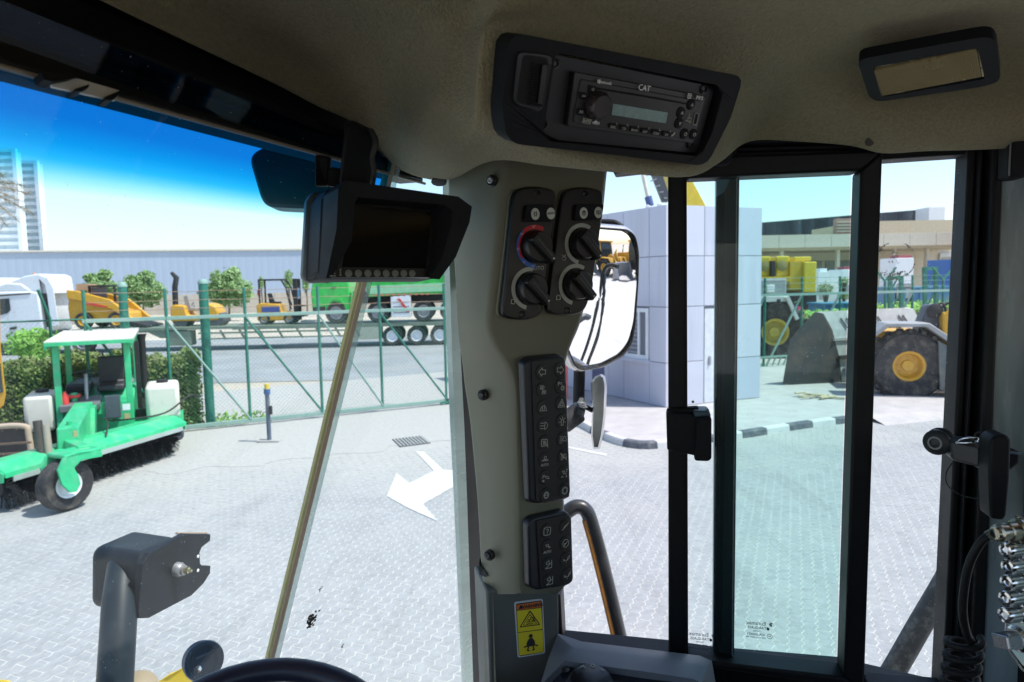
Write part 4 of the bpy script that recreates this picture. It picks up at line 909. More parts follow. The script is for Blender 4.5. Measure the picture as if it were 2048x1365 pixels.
yp([(.75, .1), (.75, .85), (1.28, .85), (1.28, .1)], -.46, -.41, 'step_box', greyloader)
yp([(.75, 1.35), (.72, 2.0), (1.0, 2.25), (1.5, 2.3), (2.2, 2.1), (2.6, 1.6), (2.3, .8), (1.9, .5), (1.45, .55), (1.25, 1.0)], -.1, .2, 'lift_arm', yellow, .04)
yp([(.25, 1.45), (.38, 1.9), (.5, 2.25), (.82, 2.28), (.85, 1.8), (1.0, 1.4)], .2, .75, 'arm_mount', mat('mount_dark_blue', (.05, .06, .09), .5, dirt=.3), .05)
for x, z in ((.62, 2.12), (1.25, 2.0), (1.35, 1.2)): mb().lathe([(.17, 0), (.17, .1), (.08, .14), (0, .14)], Y_(x, -.1 if x > 1 else .2, z), ax, 16).build('pivot_pin', dark, gy, smooth=40)
for x in (.98, 1.12): mb().tube(cmr([Y_(x-.35, .15, 2.2), Y_(x-.2, .12, 2.3), Y_(x-.12, .12, 2.0), Y_(x-.15, .15, 1.5)], 5), .03, 6).build('hose', dark, gy, smooth=60)
yp([(.75, 2.1), (1.2, 1.85), (1.15, 1.72), (.72, 1.97)], -.02, .1, 'lever', yellow)
yp([(-.6, .7), (-.6, 1.6), (3.5, 1.6), (3.5, .7)], .7, 1.7, 'frame', yellow)
yp([(2.4, 1.5), (2.4, 3.3), (3.6, 3.4), (3.8, 1.5)], .5, 1.9, 'cab', glassdark)
wheel(gy, Y_(3.3, 0, .82), ax, .84, .6, yellow, tread=20, rimk=.47); wheel(gy, Y_(3.3, 2.3, .82), -ax, .84, .6, yellow, tread=20, rimk=.47)
# big bucket: scratched end plate facing us painted shade-dark, shell running right sun-pale
bu = thing('loader_bucket', 'large worn steel loader bucket with a dark scratched pointed end plate, on the pavement', 'bucket', (G(1630, 775).x, G(1630, 775).y, 0))
e0 = [(1565, 768), (1580, 680), (1596, 660), (1630, 624), (1644, 627), (1662, 660), (1676, 715), (1682, 768), (1640, 778)]
dB = 18.3; bdk = mat('shade_dark_scratched_steel', (.05, .05, .052), .6, dirt=.9, dcol=(.15, .10, .07), dscale=1.6, bump=.4, bscale=20)  # shade on the end plate is put into this dark steel
EP = Plane(P(1565, 768, 18.2), P(1682, 768, 18.5), P(1630, 624, 18.3)); bk = V((.92, .39, 0)).normalized()*3.5
pe = [EP.px(x, y) for x, y in e0]
mb().prism(pe, bk.normalized()*.06).build('end_plate', bdk, bu)
bst = mat('sun_pale_bucket_steel', (.50, .50, .49), .55, .2, dirt=.35, dcol=(.35, .3, .24), dscale=1.2)  # sunlight on the shell is put into this pale steel
ex = bk
sh = [EP.px(x, y) for x, y in ((1630, 624), (1644, 627), (1662, 660), (1676, 715), (1682, 768))]
mb().grid([[p+bk.normalized()*.05 for p in sh], [p+ex for p in sh]]).prism([sh[0], sh[1], sh[1]+ex, sh[0]+ex], V((0, 0, -.05))).build('shell', bst, bu)
shb = [EP.px(x, y) for x, y in ((1565, 768), (1580, 680), (1596, 660), (1630, 624))]
mb().grid([[p+bk.normalized()*.05 for p in shb], [p+ex for p in shb]]).build('back_wall', bdk, bu)
mb().prism([p+ex for p in pe], bk.normalized()*.06).build('end_plate', bst, bu)
for k in (.16, .22, .50, .56, .80, .85):
    a_ = sh[1].lerp(sh[2], .35)+bk*k; b_ = sh[1].lerp(sh[2], .95)+bk*k+bk*.015; n = V((-.1, -.9, .2)).normalized()*.03
    mb().bar(a_+n, b_+n, .035, .02).build('wear_slot', mat('slot_dark', (.12, .12, .12), .7), bu)
mb().bar(sh[2].lerp(sh[3], .35)+V((0, -.03, 0)), sh[2].lerp(sh[3], .35)+ex+V((0, -.03, 0)), .06, .08).build('seam_rib', bst, bu)
mb().bar(sh[3]+V((0, -.04, 0)), sh[3]+ex*.99+V((0, -.04, 0)), .1, .1).build('wear_bar', bdk, bu)
for k in (.1, .3, .5): mb().box(sh[3].lerp(sh[4], .5)+bk*k+V((0, -.08, .0)), (.3, .08, .35), .4).build('liner_plate', bst, bu)
# strips and stones by the bucket
dbm = mat('pale_wood', (.5, .42, .28), .85)
dbt = thing('timber_scraps', 'small heap of pale timber scraps on the pavement in front of the bucket', 'scraps', Z(1625, 795, .12))
for k in range(9):
    q = Z(1600+k*8, 792+rnd.uniform(-4, 4), .15); mb().box((q.x, q.y, .15+rnd.uniform(0, .06)), (rnd.uniform(.25, .6), .07, .03), rnd.uniform(-.6, .8)).build('plank', dbm, dbt)
for x, y in ((1915, 772), (1760, 770)):
    q = Z(x, y, .16); tag(mb().lathe([(0, -.05), (.14, -.03), (.17, .02), (.09, .1), (0, .12)], q, (0, 0, 1), 7).build('stone', mat('pale_stone', (.6, .58, .52), .9), org=q), ('pale lump of stone on the ground right of the yellow rim' if x > 1800 else 'pale flat stone left of the yellow rim, beside the window frame'), 'stone')
# fence behind with green posts and braces
def RF(px, z, off=0.0): p = D(px, 21.8+off, z); p.y += (p.x-8)*.0; return D(px, 21.8+(px-1513)*.006+off, z)
rf = thing('yard_fence', 'green pipe fence with diagonal braces and barbed wire behind the buckets, right window', 'fence', RF(1600, 0))
mb().bar(RF(1440, 2.42), RF(2100, 2.42), .05, .08).build('top_rail', rail_pale, rf); 
for z in (.1, .42): mb().bar(RF(1440, z), RF(1600, z), .06, .06).build('bottom_rail', rail_pale, rf)
for k in range(9): mb().bar(RF(1500+k*11, .1), RF(1508+k*11, .42), .04, .03).build('lattice_bar', rail_pale, rf)
fpx = [1460, 1530, 1604, 1680, 1752, 1825, 1905, 1985]
for a_, b_ in zip(fpx[:-1], fpx[1:]):
    mb().tube([RF(b_, 2.4), RF(a_+3, .15)], .035, 8).build('brace', rail_pale, rf, smooth=40)
for x in fpx: mb().tube([RF(x-3, .1), RF(x, 2.42), RF(x, 2.98)], .038, 10).build('post', fence_green, rf, smooth=40)
for z in (2.6, 2.78, 2.95): mb().tube([RF(1440, z), RF(2100, z)], .007, 4).build('barbed_wire', fence_green, rf)
for x0, lab in ((1862, 'left of two'), (1793, 'right of two')):
    g_ = thing('truss_post', 'green laddered gate post behind the bucket, ' + ('right' if x0 > 1800 else 'left') + ' of the pair in the right window', 'post', RF(x0, 0, 1))
    for x in (x0-11, x0+11): mb().bar(RF(x, 0, 1), RF(x-2, 3.25 if x0 > 1800 else 2.9, 1), .12, .12).build('upright', fence_green, g_)
    mb().bar(RF(x0-12, 3.2 if x0 > 1800 else 2.9, 1), RF(x0+12, 3.2 if x0 > 1800 else 2.9, 1), .12, .12).build('crossbar', fence_green, g_)
    for z in (1.8, 2.5): mb().tube([RF(x0-9, z, 1), RF(x0+9, z+.6, 1)], .03, 6).build('brace', fence_green, g_)
for x, lab in ((1770, 'green Y-shaped fence top arm left of the residue ring'), (1886, 'green Y-shaped fence top arm right of the laddered post')):
    y_ = thing('fence_arm', lab, 'fence arm', RF(x, 0, .6)); mb().tube([RF(x, 0, .6), RF(x, 2.8, .6)], .045, 8).build('post', fence_green, y_, smooth=40)
    for s_ in (-1, 1): mb().tube([RF(x, 2.78, .6), RF(x+s_*22, 3.25, .6)], .035, 8).build('arm', fence_green, y_, smooth=40)
# machine with yellow rim behind the fence, half hidden by the gatehouse
WQ = P(1545, 690, 24.5); lw = thing('grey_machine', 'grey machine with a huge yellow-rimmed tyre behind the fence, beside the gatehouse edge', 'machine', (WQ.x, WQ.y, 0))
wheel(lw, (WQ.x, WQ.y, 1.05), (-.1, -1, 0), 1.12, .8, mat('dull_lemon_rim', (.55, .42, .06), .5, dirt=.4), tread=22, rimk=.42, n=36)
wheel(lw, (WQ.x-3.6, WQ.y+.3, 1.05), (-.1, -1, 0), 1.12, .8, mat('dull_lemon_rim', (.55, .42, .06), .5, dirt=.4), tread=22, rimk=.42, n=36)
def bx(t, nm, m, x0, x1, z0, z1, Y0, dy, bv=.02):
    a_, b_ = D(x0, Y0, 0), D(x1, Y0, 0); return mb().box(((a_.x+b_.x)/2, Y0+dy/2, (z0+z1)/2), (abs(b_.x-a_.x), dy, z1-z0)).build(nm, m, t, bevel=bv)
bx(lw, 'fender', mat('pale_fender', (.62, .64, .6), .5, dirt=.3), 1440, 1575, 2.12, 2.32, 24.0, 1.3)
bx(lw, 'body', greyloader, 1440, 1572, 2.33, 2.95, 24.3, 2.4, .08)
bx(lw, 'lamp_box', mat('pale_box', (.7, .72, .7), .5), 1532, 1547, 2.45, 2.72, 24.2, .1)
mb().bar(D(1572, 24, 2.3), D(1592, 24, 1.5), .3, .12).build('fender_flap', mat('pale_fender', (.62, .64, .6), .5), lw)
# grass strip and flowers
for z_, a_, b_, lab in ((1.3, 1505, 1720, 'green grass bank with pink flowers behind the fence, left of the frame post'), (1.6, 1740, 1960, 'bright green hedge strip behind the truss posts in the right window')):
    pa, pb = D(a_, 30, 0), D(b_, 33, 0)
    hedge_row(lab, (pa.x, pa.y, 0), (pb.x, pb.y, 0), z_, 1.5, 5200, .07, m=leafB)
fl = mb()
for _ in range(70):
    q = D(rnd.uniform(1575, 1605), 29, rnd.uniform(.9, 1.7)); fl.box(q, (.09, .09, .09), rnd.random())
fb = thing('flower_bush', 'bush with magenta flowers just left of the bucket tip', 'bush', (D(1590, 29.2).x, 29.2, 0)); q = D(1590, 29.2, .9)
leaves(mb(), q, (.8, .5, .85), 900, .06).build('foliage', leafA, fb); fl.build('blossoms', mat('magenta', (.75, .05, .25), .6), fb)
# mobile crane, yellow
cr = thing('mobile_crane', 'yellow mobile crane body marked 50T behind the fence, beside the gatehouse', 'crane', (D(1560, 40).x, 40, 0))
bx(cr, 'winch_frame', lemon, 1500, 1540, 3.0, 4.15, 38.6, 2.5, .06); bx(cr, 'winch_frame', lemon, 1550, 1577, 3.0, 4.15, 38.6, 2.5, .06)
bx(cr, 'engine_box', mat('crane_ochre', (.62, .40, .02), .45, dirt=.3), 1578, 1606, 2.25, 3.85, 38.4, 3); bx(cr, 'counterweight', lemon, 1606, 1631, 2.1, 3.8, 38.2, 3.2, .05)
bx(cr, 'deck', mat('crane_ochre', (.62, .40, .02), .45), 1480, 1580, 2.7, 3.0, 38.2, 3); bx(cr, 'side_plate', lemon, 1500, 1561, 2.25, 2.68, 38.1, .4)
bx(cr, 'upper_box', lemon, 1586, 1620, 3.85, 4.1, 38.6, 2, .05)
for x in (1527, 1563): mb().lathe([(.05, 0), (.28, .02), (.3, .12), (.1, .16), (0, .16)], D(x, 38.5, 3.6), (0, -1, 0), 14).build('winch_drum', mat('drum_brown', (.3, .24, .08), .6), cr, smooth=40)
bx(cr, 'cable_stack', dark, 1541, 1549, 2.95, 3.9, 38.3, .4); bx(cr, 'chassis', dark, 1470, 1632, .9, 2.1, 38.4, 2.6)
text('50T', D(1541, 38.05, 2.46), (1, 0, 0), (0, 0, 1), .62, dark, cr, bold=.012)
for x in (1490, 1540, 1595): wheel(cr, D(x, 38.2, .6), (0, -1, 0), .6, .4, lemon)
# blue skips, containers
for x0, x1, z0, z1, Y0, lab in ((1643, 1718, .15, 1.55, 34, 'weathered blue skip behind the fence between the crane and the window frame'), (1772, 1905, .5, 2.05, 46, 'long low blue skip far behind the truss posts in the right window')):
    t = thing('skip', lab, 'skip', (D((x0+x1)/2, Y0).x, Y0, 0)); bx(t, 'body', mat('skip_blue', (.04, .17, .33), .5, dirt=.6, dcol=(.25, .3, .2), dscale=2), x0, x1, 0, z1, Y0, 1.6)
    bx(t, 'rim', mat('skip_rim', (.05, .2, .3), .5), x0-2, x1+2, z1, z1+.1, Y0-.05, 1.7)
    for k in range(4): bx(t, 'rib', mat('skip_rim', (.05, .2, .3), .5), x0+3+k*(x1-x0)/4.2, x0+7+k*(x1-x0)/4.2, .1, z1, Y0-.08, .1)
t = thing('blue_container', 'bright blue container at the right edge of the yard beside the door post', 'container', (D(1925, 48).x, 48, 0))
bx(t, 'body', mat('container_blue', (.03, .14, .42), .5), 1902, 1990, 1.6, 4.0, 48, 3)
for z in (2.3, 3.0): bx(t, 'rail', mat('container_rail', (.2, .35, .55), .5), 1902, 1990, z, z+.1, 47.9, .1)
for x0, x1, z1, lab in ((1634, 1656, 3.3, 'white cooling unit right of the crane under the canopy'), (1682, 1706, 3.4, 'white cooling unit with a red top next to the window frame'), (1788, 1824, 4.1, 'white box van body behind the residue ring')):
    t = thing('white_unit', lab, 'unit', (D(x0, 46).x, 46, 0)); bx(t, 'body', whitep, x0, x1, .6, z1, 46, 2, .03); bx(t, 'top_frame', mat('red_brown', (.35, .08, .1), .6) if x0 > 1660 else whitep, x0+4, x1-4, z1, z1+.2, 46.2, 1)
    bx(t, 'grille', greyloader, x0+4, x1-4, 1.4, 2.4, 45.95, .06, 0)
bush('round_shrub', 'small round topiary shrub right of the crane behind the fence', 'bush', D(1652, 36, 2.3), (.45, .45, .4), 400, .06, leafA)
bush('tiered_shrub', 'two-ball topiary shrub just left of the sliding window frame', 'bush', D(1688, 36, 2.7), (.32, .32, .24), 300, .05, leafA, blobs=[(0, 0, 0, 1), (0, 0, -.75, 1)])
# cream canopy building
cb = thing('cream_warehouse', 'long cream warehouse with a deep canopy fascia behind the yard, right window', 'warehouse', (D(1700, 70).x, 70, 0))
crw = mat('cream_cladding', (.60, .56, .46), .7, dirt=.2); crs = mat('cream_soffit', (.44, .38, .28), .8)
bx(cb, 'wall', mat('cream_wall_pale', (.62, .57, .48), .8), 1380, 1990, 0, 5.6, 74, 10, 0)  # wall under the canopy, paler cream than the boundary wall
for k in range(11):
    x0 = 1400+k*52; bx(cb, 'fascia_panel', crw, x0, x0+51.4, 5.75, 6.95, 66, .4, .01)
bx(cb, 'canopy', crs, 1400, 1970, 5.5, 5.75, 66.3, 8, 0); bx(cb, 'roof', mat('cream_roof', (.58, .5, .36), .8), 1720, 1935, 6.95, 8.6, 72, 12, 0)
bx(cb, 'roof', mat('cream_roof', (.58, .5, .36), .8), 1380, 1720, 6.95, 7.1, 68, 16, 0)
for x0, x1 in ((1515, 1545), (1570, 1642), (1650, 1700)): bx(cb, 'bay_door', mat('bay_grey', (.24, .27, .27), .6), x0, x1, .6, 4.6, 73.8, .2, 0)
bx(cb, 'roller_door', mat('roller_pale', (.58, .6, .6), .6), 1877, 1902, 1.2, 5.2, 73.7, .2, 0)
for x in (1448, 1560, 1672, 1784, 1850): bx(cb, 'column', crw, x, x+6, 0, 5.5, 67, .5)
bx(cb, 'vent_rack', mat('vent_brown', (.4, .25, .2), .7), 1668, 1712, 7.1, 8.6, 68, .6)
for k in range(4): bx(cb, 'louvre', crw, 1670, 1710, 7.3+k*.3, 7.4+k*.3, 67.9, .1, 0)
# dark teal ribbed warehouse, white sign tower
tl_ = thing('dark_warehouse', 'dark grey ribbed warehouse rising behind the cream canopy building', 'warehouse', (D(1680, 100).x, 100, 0))
A, Bq = D(1440, 112), D(1852, 92); zA, zB = P(1515, 448, 108).z, P(1850, 420, 92).z
dk = mat('dark_cladding', (.20, .23, .26), .6, var=.06, scale=.4); u = (Bq-A).normalized(); k_ = 16; L_ = (Bq-A).length; nn = V((u.y, -u.x, 0))
for k in range(k_):
    p0, p1 = A+u*(L_*k/k_+.06), A+u*(L_*(k+1)/k_-.06); z0_, z1_ = zA+(zB-zA)*k/k_, zA+(zB-zA)*(k+1)/k_
    mb().prism([V((p0.x, p0.y, 0)), V((p1.x, p1.y, 0)), V((p1.x, p1.y, z1_)), V((p0.x, p0.y, z0_))], -nn*.3).build('panel', dk, tl_)
mb().prism([V((A.x, A.y, 0)), V((Bq.x, Bq.y, 0)), V((Bq.x, Bq.y, zB)), V((A.x, A.y, zA))], -nn*9).build('wall', mat('panel_gap', (.08, .09, .1), .8), tl_)
sg = thing('sign_tower', 'plain white rooftop sign block with a small green emblem, right of the dark warehouse', 'sign', (D(1870, 90).x, 90, 0))
bx(sg, 'block', whitep, 1852, 1884, 0, P(1870, 416, 90).z, 90, 3); mb().prism([D(x, 89.9, z) for x, z in ((1861, 9.6), (1868, 9.9), (1876, 9.7), (1876, 9.3), (1871, 9.2), (1869, 9.5), (1863, 9.4))], V((0, -.05, 0))).build('emblem', mat('emblem_green', (.2, .3, .25), .6), sg)
bb = thing('blue_roofed_hall', 'blue-grey hall roof on the skyline at the far right by the door post', 'building', (D(1920, 130).x, 130, 0)); bx(bb, 'wall', mat('hall_blue', (.16, .24, .42), .6), 1886, 2000, 0, P(1920, 448, 130).z, 130, 10, 0)
for k in range(6): bx(bb, 'rib', mat('hall_rib', (.13, .2, .36), .6), 1890+k*8, 1892+k*8, 0, P(1920, 449, 129.8).z, 129.8, .2, 0)
rs = thing('red_stack', 'red and pink stacked crates beside the cream building, far right', 'crates', (D(1925, 64).x, 64, 0))
bx(rs, 'crate', mat('pink_crate', (.6, .2, .22), .6), 1914, 1925, 5.2, 8.0, 64, 1); bx(rs, 'crate', mat('dull_red_crate', (.4, .08, .1), .6), 1918, 1934, 4.6, 6.8, 63.8, 1); bx(rs, 'crate_base', crw, 1905, 1950, 0, 4.6, 63.9, 2)
# crane boom and pipe over the gatehouse
bm1 = thing('excavator_boom', 'raised yellow and dark boom rising behind the gatehouse roof', 'boom', (D(1370, 24).x, 24, 0))
mb().prism([P(1300, 220, 24), P(1345, 220, 24), P(1376, 345, 24), P(1412, 412, 24), P(1420, 480, 24), P(1372, 480, 24), P(1345, 400, 24)], V((0, .7, 0))).build('boom', lemon, bm1, bevel=.02)
mb().prism([P(1262, 240, 23.6), P(1286, 235, 23.6), P(1338, 388, 23.6), P(1336, 404, 23.6), P(1326, 404, 23.6)], V((0, .25, 0))).build('lattice_arm', mat('dark_arm', (.06, .07, .08), .5), bm1)
for k in range(5): mb().bar(P(1292+k*9, 352+k*11, 23.5), P(1306+k*7, 345+k*13, 23.5), .04, .04).build('lattice_bar', steel, bm1)
mb().box((P(1395, 480, 24.4).x, 24.8, 1.6), (2.0, 2.4, 3.2)).build('base', lemon, bm1, bevel=.05)
lp = thing('slanted_cylinder', 'pale pole with a navy collar and white floodlights above the gatehouse roof corner', 'lamp', P(1300, 410, 15.6)); lo_ = ORG[lp.name]  # stands for a slanted hydraulic cylinder, shaped as a pole fixed to the roof
mb().tube([P(1262, 250, 15.9), P(1285, 345, 15.9), P(1296, 396, 15.9)], .045, 10).build('pole', mat('pole_cream', (.6, .58, .48), .5), lp, smooth=40)
mb().tube([P(1296, 394, 15.9), P(1301, 412, 15.9)], .085, 12).build('collar', mat('collar_navy', (.06, .1, .25), .5), lp, smooth=40)
mb().tube([P(1301, 412, 15.9), P(1302, 440, 16.1)], .03, 8).build('stem', whitep, lp)
mb().box(P(1301, 419, 15.7), (.24, .12, .12), M=Matrix.Rotation(.5, 3, 'Y')).build('flood_lamp', whitep, lp, bevel=.02); mb().box(P(1320, 414, 15.8), (.12, .14, .16)).build('flood_lamp', whitep, lp, bevel=.03)
mb().box(P(1312, 419, 16.2)+V((0, 0, -.1)), (.4, .1, .04)).build('bracket', whitep, lp)
# ============================================================ THE CAB WE SIT IN
Fv, Rv = V((-.966, .2588, 0)), V((.2588, .966, 0)); Zv = V((0, 0, 1))
def cp(r_, f_, z): return Rv*r_+Fv*f_+V((0, 0, z))
CABA = math.atan2(Rv.y, Rv.x)
fabric = mat('roof_fabric', (0.235, 0.202, 0.108), .95, var=.22, scale=260, bump=1.0, bscale=300, bdist=.006, dirt=.4, dcol=(.17, .13, .06), dscale=5, sheen=.15, stretch=(1, .55, 1))
trimm = mat('beige_trim_plastic', (0.155, 0.153, 0.105), .5, var=.04, bump=.25, bscale=700, bdist=.0004, dirt=.2, dcol=(.15, .14, .085), dscale=4)
trimb = mat('grey_trim_plastic', (0.115, 0.125, 0.115), .5, var=.04, bump=.25, bscale=700, bdist=.0004, dirt=.25, dcol=(.1, .09, .07), dscale=5)
podm = mat('gloss_black_panel', (0.004, 0.0045, 0.005), .35, var=.1, rvar=.05)
softb = mat('soft_black', (0.0065, 0.0075, 0.009), .6, spec=.22, bump=.2, bscale=800, bdist=.0004)
knobm = mat('knob_rubber', (0.007, 0.0065, 0.0065), .42, var=.1)
cab = thing('loader_cab', 'dark cab interior with beige fabric roof lining, beige corner pillar and black window frames', 'cab', cp(.3, -.3, 1.75))
def rb(nm, r0, r1, f0, f1, z0, z1, m, bv=0.0): return mb().box(cp((r0+r1)/2, (f0+f1)/2, (z0+z1)/2), (abs(r1-r0), abs(f1-f0), z1-z0), CABA).build(nm, m, cab, bevel=bv)
rb('roof', -.72, 1.30, -1.42, .86, 3.37, 3.46, yellow, .02)
rb('floor', -.6, 1.15, -1.38, .62, 1.70, 1.75, blackp)
rb('rear_wall', -.6, 1.16, -1.38, -1.33, 1.75, 2.7, softb); rb('rear_header', -.6, 1.16, -1.38, -1.33, 3.12, 3.37, softb)
rb('left_wall', -.63, -.58, -1.38, .6, 1.75, 2.6, softb); rb('left_header', -.63, -.58, -1.38, .6, 3.14, 3.37, softb)
for r_, f_ in ((-.6, -1.3), (1.13, -1.3), (-.6, -.4), (-.6, .5)): rb('corner_post', r_-.04, r_+.04, f_-.04, f_+.04, 1.75, 3.37, blackm, .01)
rb('front_wall', -.6, 1.12, .60, .66, 1.75, 2.2, softb)
rb('rear_header', -.55, 1.12, -1.33, -.9, 3.315, 3.36, softb)
# roof lining
RP = Plane(P(1130, 143, .70), P(1390, 190, .80), P(1120, 245, .722))
cols = [
 [(60, -70, 3.25), (120, -100, 3.285), (200, -140, 3.3), (300, -200, 3.305), (400, -260, 3.305)],
 [(290, 42, 3.25), (340, 10, 3.28), (400, -30, 3.298), (480, -90, 3.303), (560, -150, 3.305)],
 [(547, 165, 3.245), (580, 125, 3.275), (630, 70, 3.292), (690, 0, 3.3), (740, -70, 3.303)],
 [(640, 213, 3.235), (670, 165, 3.262), (720, 100, 3.285), (780, 20, 3.297), (820, -60, 3.303)],
 [(705, 243, 3.225), (735, 195, 3.25), (780, 120, 3.275), (830, 30, 3.293), (870, -55, 3.30)],
 [(748, 292, 3.20), (785, 245, 3.217), (830, 160, 3.25), (870, 50, 3.285), (910, -50, 3.30)],
 [(792, 333, 3.178), (825, 295, 3.182), (870, 210, 3.205), (910, 90, 3.262), (945, -50, 3.30)],
 [(850, 357, 3.164), (868, 325, 3.162), (905, 240, 3.182), (935, 100, 3.25), (960, -50, 3.297)],
 [(905, 358, 3.156), (915, 325, 3.150), (940, 250, 3.165), (960, 100, 3.235), (980, -50, 3.293)],
 [(985, 322, .82), (985, 300, .775), (980, 240, 0), (985, 68, 0), (1010, -50, 3.288)],
 [(1100, 333, .79), (1100, 315, .76), (1100, 270, 0), (1100, 62, 0), (1105, -50, 3.285)],
 [(1250, 347, .83), (1250, 330, .805), (1250, 290, 0), (1250, 84, 0), (1250, -50, 3.285)],
 [(1378, 354, .885), (1382, 336, .86), (1388, 300, 0), (1390, 105, 0), (1390, -50, 3.285)],
 [(1440, 325, .94), (1444, 300, .90), (1452, 250, 0), (1470, 118, 0), (1480, -50, 3.287)],
 [(1500, 283, 1.03), (1502, 262, 1.01), (1512, 215, .96), (1535, 110, 3.268), (1545, -50, 3.292)],
 [(1600, 284, 1.02), (1600, 266, 1.005), (1605, 210, .96), (1615, 110, 3.28), (1625, -50, 3.295)],
 [(1700, 292, 1.0), (1700, 274, .985), (1702, 225, .95), (1705, 110, 3.284), (1710, -50, 3.297)],
 [(1765, 307, .985), (1765, 289, .965), (1765, 238, .935), (1768, 110, 3.286), (1770, -50, 3.298)],
 [(1850, 303, .97), (1850, 285, .95), (1850, 234, .925), (1850, 110, 3.286), (1850, -50, 3.298)],
 [(1960, 300, .96), (1960, 282, .94), (1960, 230, .915), (1960, 110, 3.286), (1960, -50, 3.298)],
 [(2150, 292, .94), (2150, 272, .92), (2150, 222, .9), (2150, 105, 3.286), (2150, -50, 3.298)],
 [(2420, 285, .92), (2420, 265, .9), (2420, 215, .88), (2420, 100, 3.286), (2420, -50, 3.298)]]
cc = []
for ci, c in enumerate(cols):
    q = []
    for (x, y, k) in c:
        q.append(RP.px(x, y, -.014) if k == 0 else (Z(x, y, k) if k > 2 else P(x, y, k)))
    e = q[0]; h = V((e.x, e.y, 0)).normalized()
    ret = [e+h*.13+V((0, 0, .16)), e+h*.045+V((0, 0, .05)), e+h*.012+V((0, 0, .012))]
    q5 = q[-1]; cc.append(ret+q+[V((q5.x*.9-.02, .15, 3.30)), V((q5.x*.9-.02, -.6, 3.305)), V((q5.x*.9+.3, -1.5, 3.305))])
fine_cols = [cmr(c, 5) for c in cc]
rows = [cmr([fc[k] for fc in fine_cols], 5) for k in range(len(fine_cols[0]))]
mb().grid(rows).build('roof_lining', fabric, cab, smooth=180)
# fabric hole plug + fuzzy seam
mb().lathe([(.006, 0), (.006, .003), (0, .004)], P(1738, 284, .972), (0, -1, -.3), 10).build('lining_clip', mat('clip_brown', (.05, .04, .03), .7), cab)
tag(mb().lathe([(.012, 0), (.012, .003), (0, .004)], P(878, 362, 1.05), (0, -.4, -1), 10).build('corner_clip', dark, org=P(878, 362, 1.05)), 'dark plastic clip under the fabric edge beside the beige pillar top', 'clip')
# windscreen header
rowsH = [(88, 338, 3.168), (14, 300, 3.205), (-20, 286, 3.222), (-172, 262, 3.262)]
def hdr(ya, yb, z, xa=-150, xb=748): return Z(xa, ya, z), Z(xb, yb, z)
l0, l1 = hdr(86, 337, 3.168); m0, m1 = hdr(6, 305, 3.20); u0, u1 = hdr(-10, 296, 3.208); t0, t1 = hdr(-160, 258, 3.262)
ext = (l1-l0).normalized()*.16
outw = V((-.93, .36, 0))
def hx(a0, a1, b0, b1, dep, nm, m, bv=.006): return mb().hexa([a0, a1+ext, b1+ext, b0], [a0+outw*dep, a1+ext+outw*dep, b1+ext+outw*dep, b0+outw*dep]).build(nm, m, cab, bevel=bv, seg=3, smooth=40)
hx(l0, l1, m0, m1, .05, 'header_beam', blackm)
hx(u0+V((.004, 0, 0)), u1+V((.004, 0, 0)), t0, t1, .06, 'header_trim', softb, .015)
hx(m0+outw*.02, m1+outw*.02, t0+outw*.02+V((0, 0, .11)), t1+outw*.02+V((0, 0, .11)), .05, 'header_back', blackm, 0)
mb().tube([l0+V((0, 0, -.002)), l1+ext+V((0, 0, -.002))], .0022, 6).build('glass_bead', mat('bead_tan', (.22, .19, .15), .4), cab)
# corner filler above the corner glass up to the side wall
e1 = l1+ext; wl_ = P(1215, 352, 1.12)
mb().hexa([e1+V((0, .0, .02)), wl_+V((0, .02, .02)), wl_+V((0, .02, .22)), e1+V((0, 0, .22))], [e1+V((-.03, .05, .02)), wl_+V((-.03, .07, .02)), wl_+V((-.03, .07, .22)), e1+V((-.03, .05, .22))]).build('corner_header', blackm, cab)
# glass ------------------------------------------------------
tealband = [(.62, .90, .97), (.18, .72, .89), (.08, .60, .83), (.08, .47, .76)]
g_ws = glass('windscreen_glass', (.955, .985, .985), .035, .007, specks=.08, sscale=300, band=(3.086, 3.145, tealband))
g_cor = glass('corner_glass', (.95, .98, .98), .05, .006, specks=.05, sscale=400)
g_clear = glass('clear_side_glass', (.98, .98, .99), .02, .005)
g_a = glass('pale_slider_glass', (.95, .985, .99), .05, .01, specks=.03, sscale=420)
g_b = glass('teal_slider_glass', (.79, .94, .915), .05, .006, specks=.14, sscale=320)
g_r = glass('dusty_side_glass', (.965, .98, .985), .04, .007, specks=.18, sscale=320)
WS = Plane(l0, l1, P(545, 1310, 1.30))
jt = WS.px(787, 322); jb = WS.px(540, 1330); ex_ = (jb-jt)*.12
far_t = l0+V((0, 0, .05)); xd = (l1-l0).normalized(); 
far_b = far_t+(jb-jt)*1.05-xd*.15
mb().prism([jt, jb+ex_, far_b, far_t], WS.N*-.005).build('windscreen', g_ws, cab)
CG = Plane(P(785, 330, .99), P(897, 360, 1.07), jb)
mb().prism([CG.px(787, 300), CG.px(900, 300), CG.px(925, 1420), CG.px(545, 1420)], CG.N*-.005).build('corner_window', g_cor, cab)
jn = (CG.N+WS.N).normalized()
jdir = (jb+ex_-jt)
jrt = (jt-CAM).cross(jdir).normalized(); jrt = jrt if jrt.x > 0 else -jrt
def jbar(o0, o1, off, m, nm, th=.006):
    a = [jt+jrt*o0+jn*off, jt+jrt*o1+jn*off, jt+jdir+jrt*o1*1.15+jn*off, jt+jdir+jrt*o0*1.15+jn*off]; mb().prism(a, -jn*th).build(nm, m, cab)
jbar(-.0075, -.0035, .001, mat('olive_sealant', (.42, .38, .14), .6, dirt=.6, dcol=(.6, .55, .35), dscale=40), 'seal_edge')
